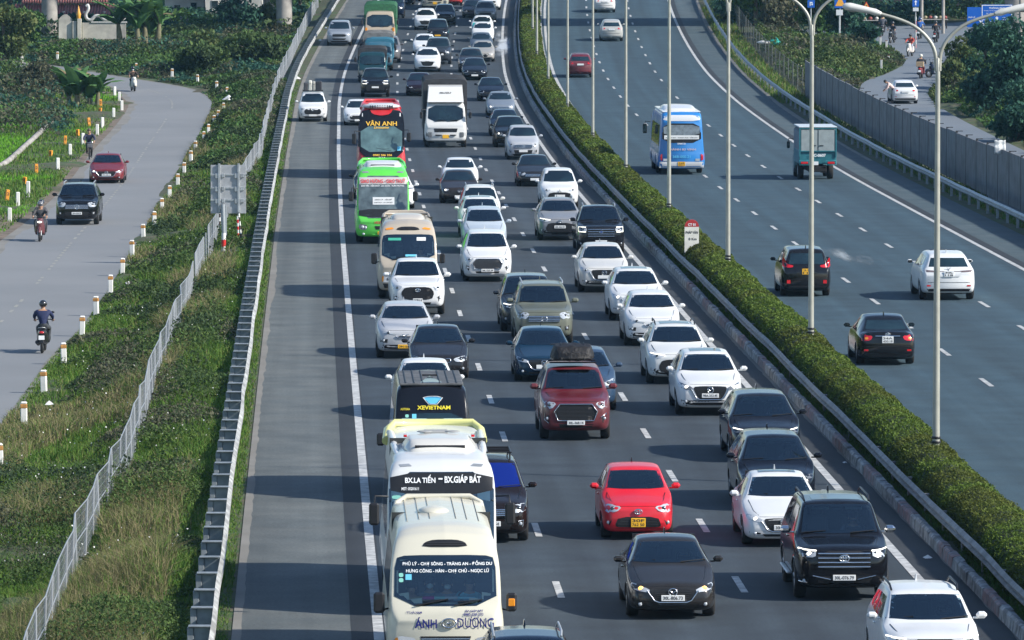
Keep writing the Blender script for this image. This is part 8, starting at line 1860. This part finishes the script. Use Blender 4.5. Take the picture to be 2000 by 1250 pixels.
text_flat('lettering', 'ISUZU', .62, (0, -3.55, 3.02), INK, tk, tilt=math.radians(42), maxh=.12)
truck(727, 106, 1.95, .55, 'dark teal truck with black canvas cover behind the black pickup', (.02, .07, .09), 1.95, 1.6, 5.5, 2.1, 1.15, TEAL, 2.35, TARPB, bw=2.0)
truck(741, 137, 0, .95, 'light blue truck half hidden behind the dark teal truck', (.02, .10, .15), 1.95, 1.6, 5.5, 2.0, 1.15, mat('light_blue_metal', (.03, .15, .22), .5), 2.2, mat('light_blue_metal', (.03, .15, .22), .5))
truck(739, 62, 2.5, 3.2, 'truck with weathered grey canvas top in front of the tipper', (.10, .13, .14), 2.1, 1.6, 6., 2.2, 1.2, TARPG, 2.5, TARPG)
tt, Bt, q_ = truck(742, 28, 2.35, .5, 'green tipper truck with tan dirty cab and orange lamps', (.40, .33, .24), 2.4, 1.8, 7.5, 2.55, 1.3, mat('tipper_green', (.025, .12, .05), .6, var=.3), 3.1, mat('tipper_green', (.025, .12, .05), .6, var=.3))
for s in (-1, 1): quick('indicator', tt, AMBER, lambda q: q.box((s * 1.05, -3.72, 1.2), (.16, .08, .3), .02))
truck(850, 19, 0, .95, 'dark green canvas truck with cream cab cut by the top edge', (.45, .43, .34), 2.3, 1.8, 7.5, 2.45, 1.3, mat('dark_green_canvas', (.03, .07, .05), .7), 3.1, mat('dark_green_canvas', (.03, .07, .05), .7))
# small teal truck seen from behind
ts, Bs, (y0, y1, bw) = truck(1592, 349, 0, 1.6, 'small teal box truck seen from behind with white rear doors', (.03, .14, .17), 1.8, 1.5, 5.2, 2.0, 1.1, TEAL, 2.62, mat('grey_blue_canvas', (.14, .18, .21), .7, var=.15), away=True, bw=1.85)
quick('rear_door', ts, mat('rear_door_white', (.27, .31, .31), .6, var=.12), lambda q: [q.box((s * .43, y1 + .03, 1.98), (.80, .04, 1.05), .01) for s in (-1, 1)])
quick('door_frame', ts, TEAL, lambda q: (q.box((-.90, y1 + .04, 1.9), (.07, .06, 1.5), .01), q.box((.90, y1 + .04, 1.9), (.07, .06, 1.5), .01), q.box((0, y1 + .045, 2.58), (1.86, .06, .08), .01), q.box((0, y1 + .05, 1.44), (1.86, .05, .06), .01)))
quick('roof_lip', ts, mat('pale_roof_lip', (.50, .55, .58), .5), lambda q: q.box((0, y1 - 1.6, 2.64), (1.9, 3.4, .06), .02)); quick('door_bar', ts, BLACK, lambda q: [q.box((s * .18, y1 + .06, 1.72), (.2, .03, .04)) for s in (-1, 1)])
text_flat('lettering', '29C-0607', .8, (0, y1 + .06, 1.24), TXW, ts, rz=math.pi, maxh=.15, bold=.03)
for s in (-1, 1): quick('taillight', ts, REDL, lambda q: q.box((s * .66, y1 + .04, .86), (.36, .05, .12), .02)); quick('lamp_cage', ts, mat('teal_cage', (.03, .30, .36), .5), lambda q: q.tube([(s * .66 - .25, y1 + .07, .76), (s * .66 + .25, y1 + .07, .76), (s * .66 + .25, y1 + .07, .98), (s * .66 - .25, y1 + .07, .98), (s * .66 - .25, y1 + .07, .76)], .015, 5))
quick('license_plate', ts, PLW, lambda q: q.box((.12, y1 + .03, .84), (.3, .02, .18), .004))

# ---- two wheelers and people -------------------------------------------------------------
def rider(x, y, base, away, rz_extra, mcol, mlabel, plabel, top, legs, hcol=(.02, .02, .02), mask=False, lit=False, pillion=None, wheel_dy=.62, tan=0.):
    p = at(x, y, base); t = tan; T = Vector((t, 1, 0)).normalized(); c = Vector((p.x, p.y, 0)) + T * (wheel_dy); rz = -math.atan(t) + (math.pi if away else 0) + rz_extra; pos = Vector((c.x, c.y, prof(c.y) + base))
    s = scooter(pos, rz, mlabel, mcol, lit=lit)
    off = Matrix.Translation(pos) @ Matrix.Rotation(rz, 4, 'Z') @ Vector((0, .12, 0))
    person('ride', off, rz, plabel, top, legs, 'helmet', hcol, mask)
    if pillion: person('pillion', Matrix.Translation(pos) @ Matrix.Rotation(rz, 4, 'Z') @ Vector((0, .50, .0)), rz, pillion[0], pillion[1], legs, 'helmet', (.02, .02, .025))
    return s, pos, rz
rider(82.5, 690, SV, True, 0., (.03, .03, .035), 'dark scooter seen from behind on the left service road', 'rider in navy jacket and black helmet seen from behind on the dark scooter', (.012, .02, .07), (.04, .045, .05), tan=svtan(205))
rider(77.4, 472, SV, False, 0., (.10, .015, .02), 'black and red scooter coming down the left service road with two riders', 'front rider in grey and black jacket with grey helmet on the black and red scooter', (.06, .06, .065), (.05, .05, .055), (.16, .16, .17), lit=True, pillion=('pillion passenger in black helmet behind the front rider of the black and red scooter', (.08, .08, .09)), tan=svtan(265))
rider(261, 179, SV, False, .1, (.62, .60, .52), 'cream scooter at the bend of the left service road', 'rider in dark brown jacket with white mask on the cream scooter at the bend', (.06, .04, .03), (.02, .02, .02), mask=True, tan=-.12)
p = at(173, 312, SV); bc = Vector((p.x, p.y + .55, prof(p.y + .55) + SV)); bicycle(bc, .1, 'bicycle with front basket ridden along the edge of the left service road'); person('cycle', bc, .1, 'cyclist in dark blue top and black trousers on the service road edge', (.02, .025, .06), (.015, .015, .02), 'hair', (.10, .07, .05))
rider(1777, 111, 0, False, -.2, (.60, .55, .50), 'white scooter coming along the right side road', 'rider in red jacket on the white scooter on the right side road', (.45, .06, .04), (.30, .32, .38), tan=.1)
s_, pos, rz = rider(1797, 154, 0, True, 0, (.16, .02, .025), 'red scooter seen from behind ahead of the white saloon', 'rider in black jacket and white helmet on the red scooter', (.02, .02, .025), (.12, .03, .03), (.62, .60, .52), tan=.18)
o = MB().mat(mat('cardboard', (.42, .30, .18), .8)).box((0, 0, .17), (.52, .32, .34), .015).build('cardboard_box'); o.matrix_basis = Matrix.Translation(pos) @ Matrix.Rotation(rz, 4, 'Z') @ Matrix.Translation((0, .66, .84)); tag(o, 'brown cardboard box on the back seat of the red scooter', 'box')
rider(1795, 77, 0, True, 0, (.05, .05, .06), 'dark scooter carrying the rider in the blue raincoat', 'rider in bright blue raincoat below the ahead only sign', (.02, .10, .35), (.05, .05, .06), (.02, .05, .15), tan=.2)
rider(1826, 84, 0, True, 0, (.02, .02, .025), 'black scooter right of the blue raincoat rider', 'rider dressed in black right of the blue raincoat rider', (.015, .018, .03), (.02, .02, .03), tan=.2)
rider(1739, 85, 0, False, 0, (.03, .03, .035), 'black scooter near the corner stakes of the side road', 'rider in dark jacket left of the red jacket rider', (.03, .035, .05), (.03, .03, .04), tan=.3)
rider(1720, 71, 0, True, .2, (.03, .03, .05), 'dark scooter leftmost at the junction', 'rider in grey jacket leftmost at the junction', (.06, .07, .09), (.03, .03, .04), tan=.3)
scooter(at(1831, 152, 0) + Vector((0, .5, 0)), -1.2, 'dark blue motorbike parked at the right edge of the side road', (.02, .03, .06))
person('stoop', at(1739, 203, 0) + Vector((.2, .3, 0)), 0, 'person in pale pink shirt bending down beside the panel wall', (.62, .46, .42), (.05, .05, .06), 'hair')
# white cloth hung over the panel wall
p = pxX(1980, 291, 287.5); o = MB().mat(mat('white_cloth', (.66, .66, .64), .8, var=.1))
vs = []; fs = []
for i in range(9):
    for j in range(7): vs.append((-.26 + .52 * j / 6, .03 * math.sin(j * 1.9) + (.10 if i < 4 else -.02), .30 - .62 * abs(i - 0) / 8 + .02 * math.sin(j * 2.3)))
for i in range(8):
    for j in range(6): fs.append((i * 7 + j, i * 7 + j + 1, (i + 1) * 7 + j + 1, (i + 1) * 7 + j))
o.add(vs, fs, True); o = o.build('cloth'); o.location = (float(M(p.y)) + 19.2 - .1, p.y, p.z + .1); tag(o, 'white cloth hanging over the top of the panel wall at the right edge', 'cloth'); so = o.modifiers.new('t', 'SOLIDIFY'); so.thickness = .02
# stakes at the corner of the right side road
for i, (x, y, h, c, lb) in enumerate([(1719, 98, 1.0, (.62, .62, .58), 'white plate on a stake at the corner of the side road'), (1731, 98, .7, (.60, .60, .55), 'short white stake right of the white plate stake'), (1721, 137, .75, (.58, .58, .55), 'white guide post in the corner grass below the stakes'), (1735, 121, .45, (.6, .6, .55), 'small white stub at the tip of the corner grass')]):
    rt = empty('stake', at(x, y, 0), random.uniform(-.2, .2), 0, lb, 'stake'); quick('post', rt, mat('stake_%d' % i, c, .7, var=.2), lambda b: b.box((0, 0, h / 2), (.16, .08, h), .02)); quick('cap', rt, mat('stake_cap', (.25, .12, .08), .7), lambda b: b.box((0, 0, h + .02), (.17, .09, .05), .01))
# haze
hz = MB(); hz.box((0, 480, 15.5), (560, 1100, 36)); hm = bpy.data.materials.new('haze'); hm.use_nodes = True; nt = hm.node_tree; nt.nodes.remove(nt.nodes['Principled BSDF']); pv = nt.nodes.new('ShaderNodeVolumePrincipled'); pv.inputs['Color'].default_value = (.35, .68, 1.0, 1); pv.inputs['Density'].default_value = .00006; nt.links.new(pv.outputs[0], nt.nodes['Material Output'].inputs['Volume'])
hz.mat(hm); hz.m = [0] * len(hz.f); ho = hz.build('haze'); ho['kind'] = 'stuff'; ho.display_type = 'WIRE'
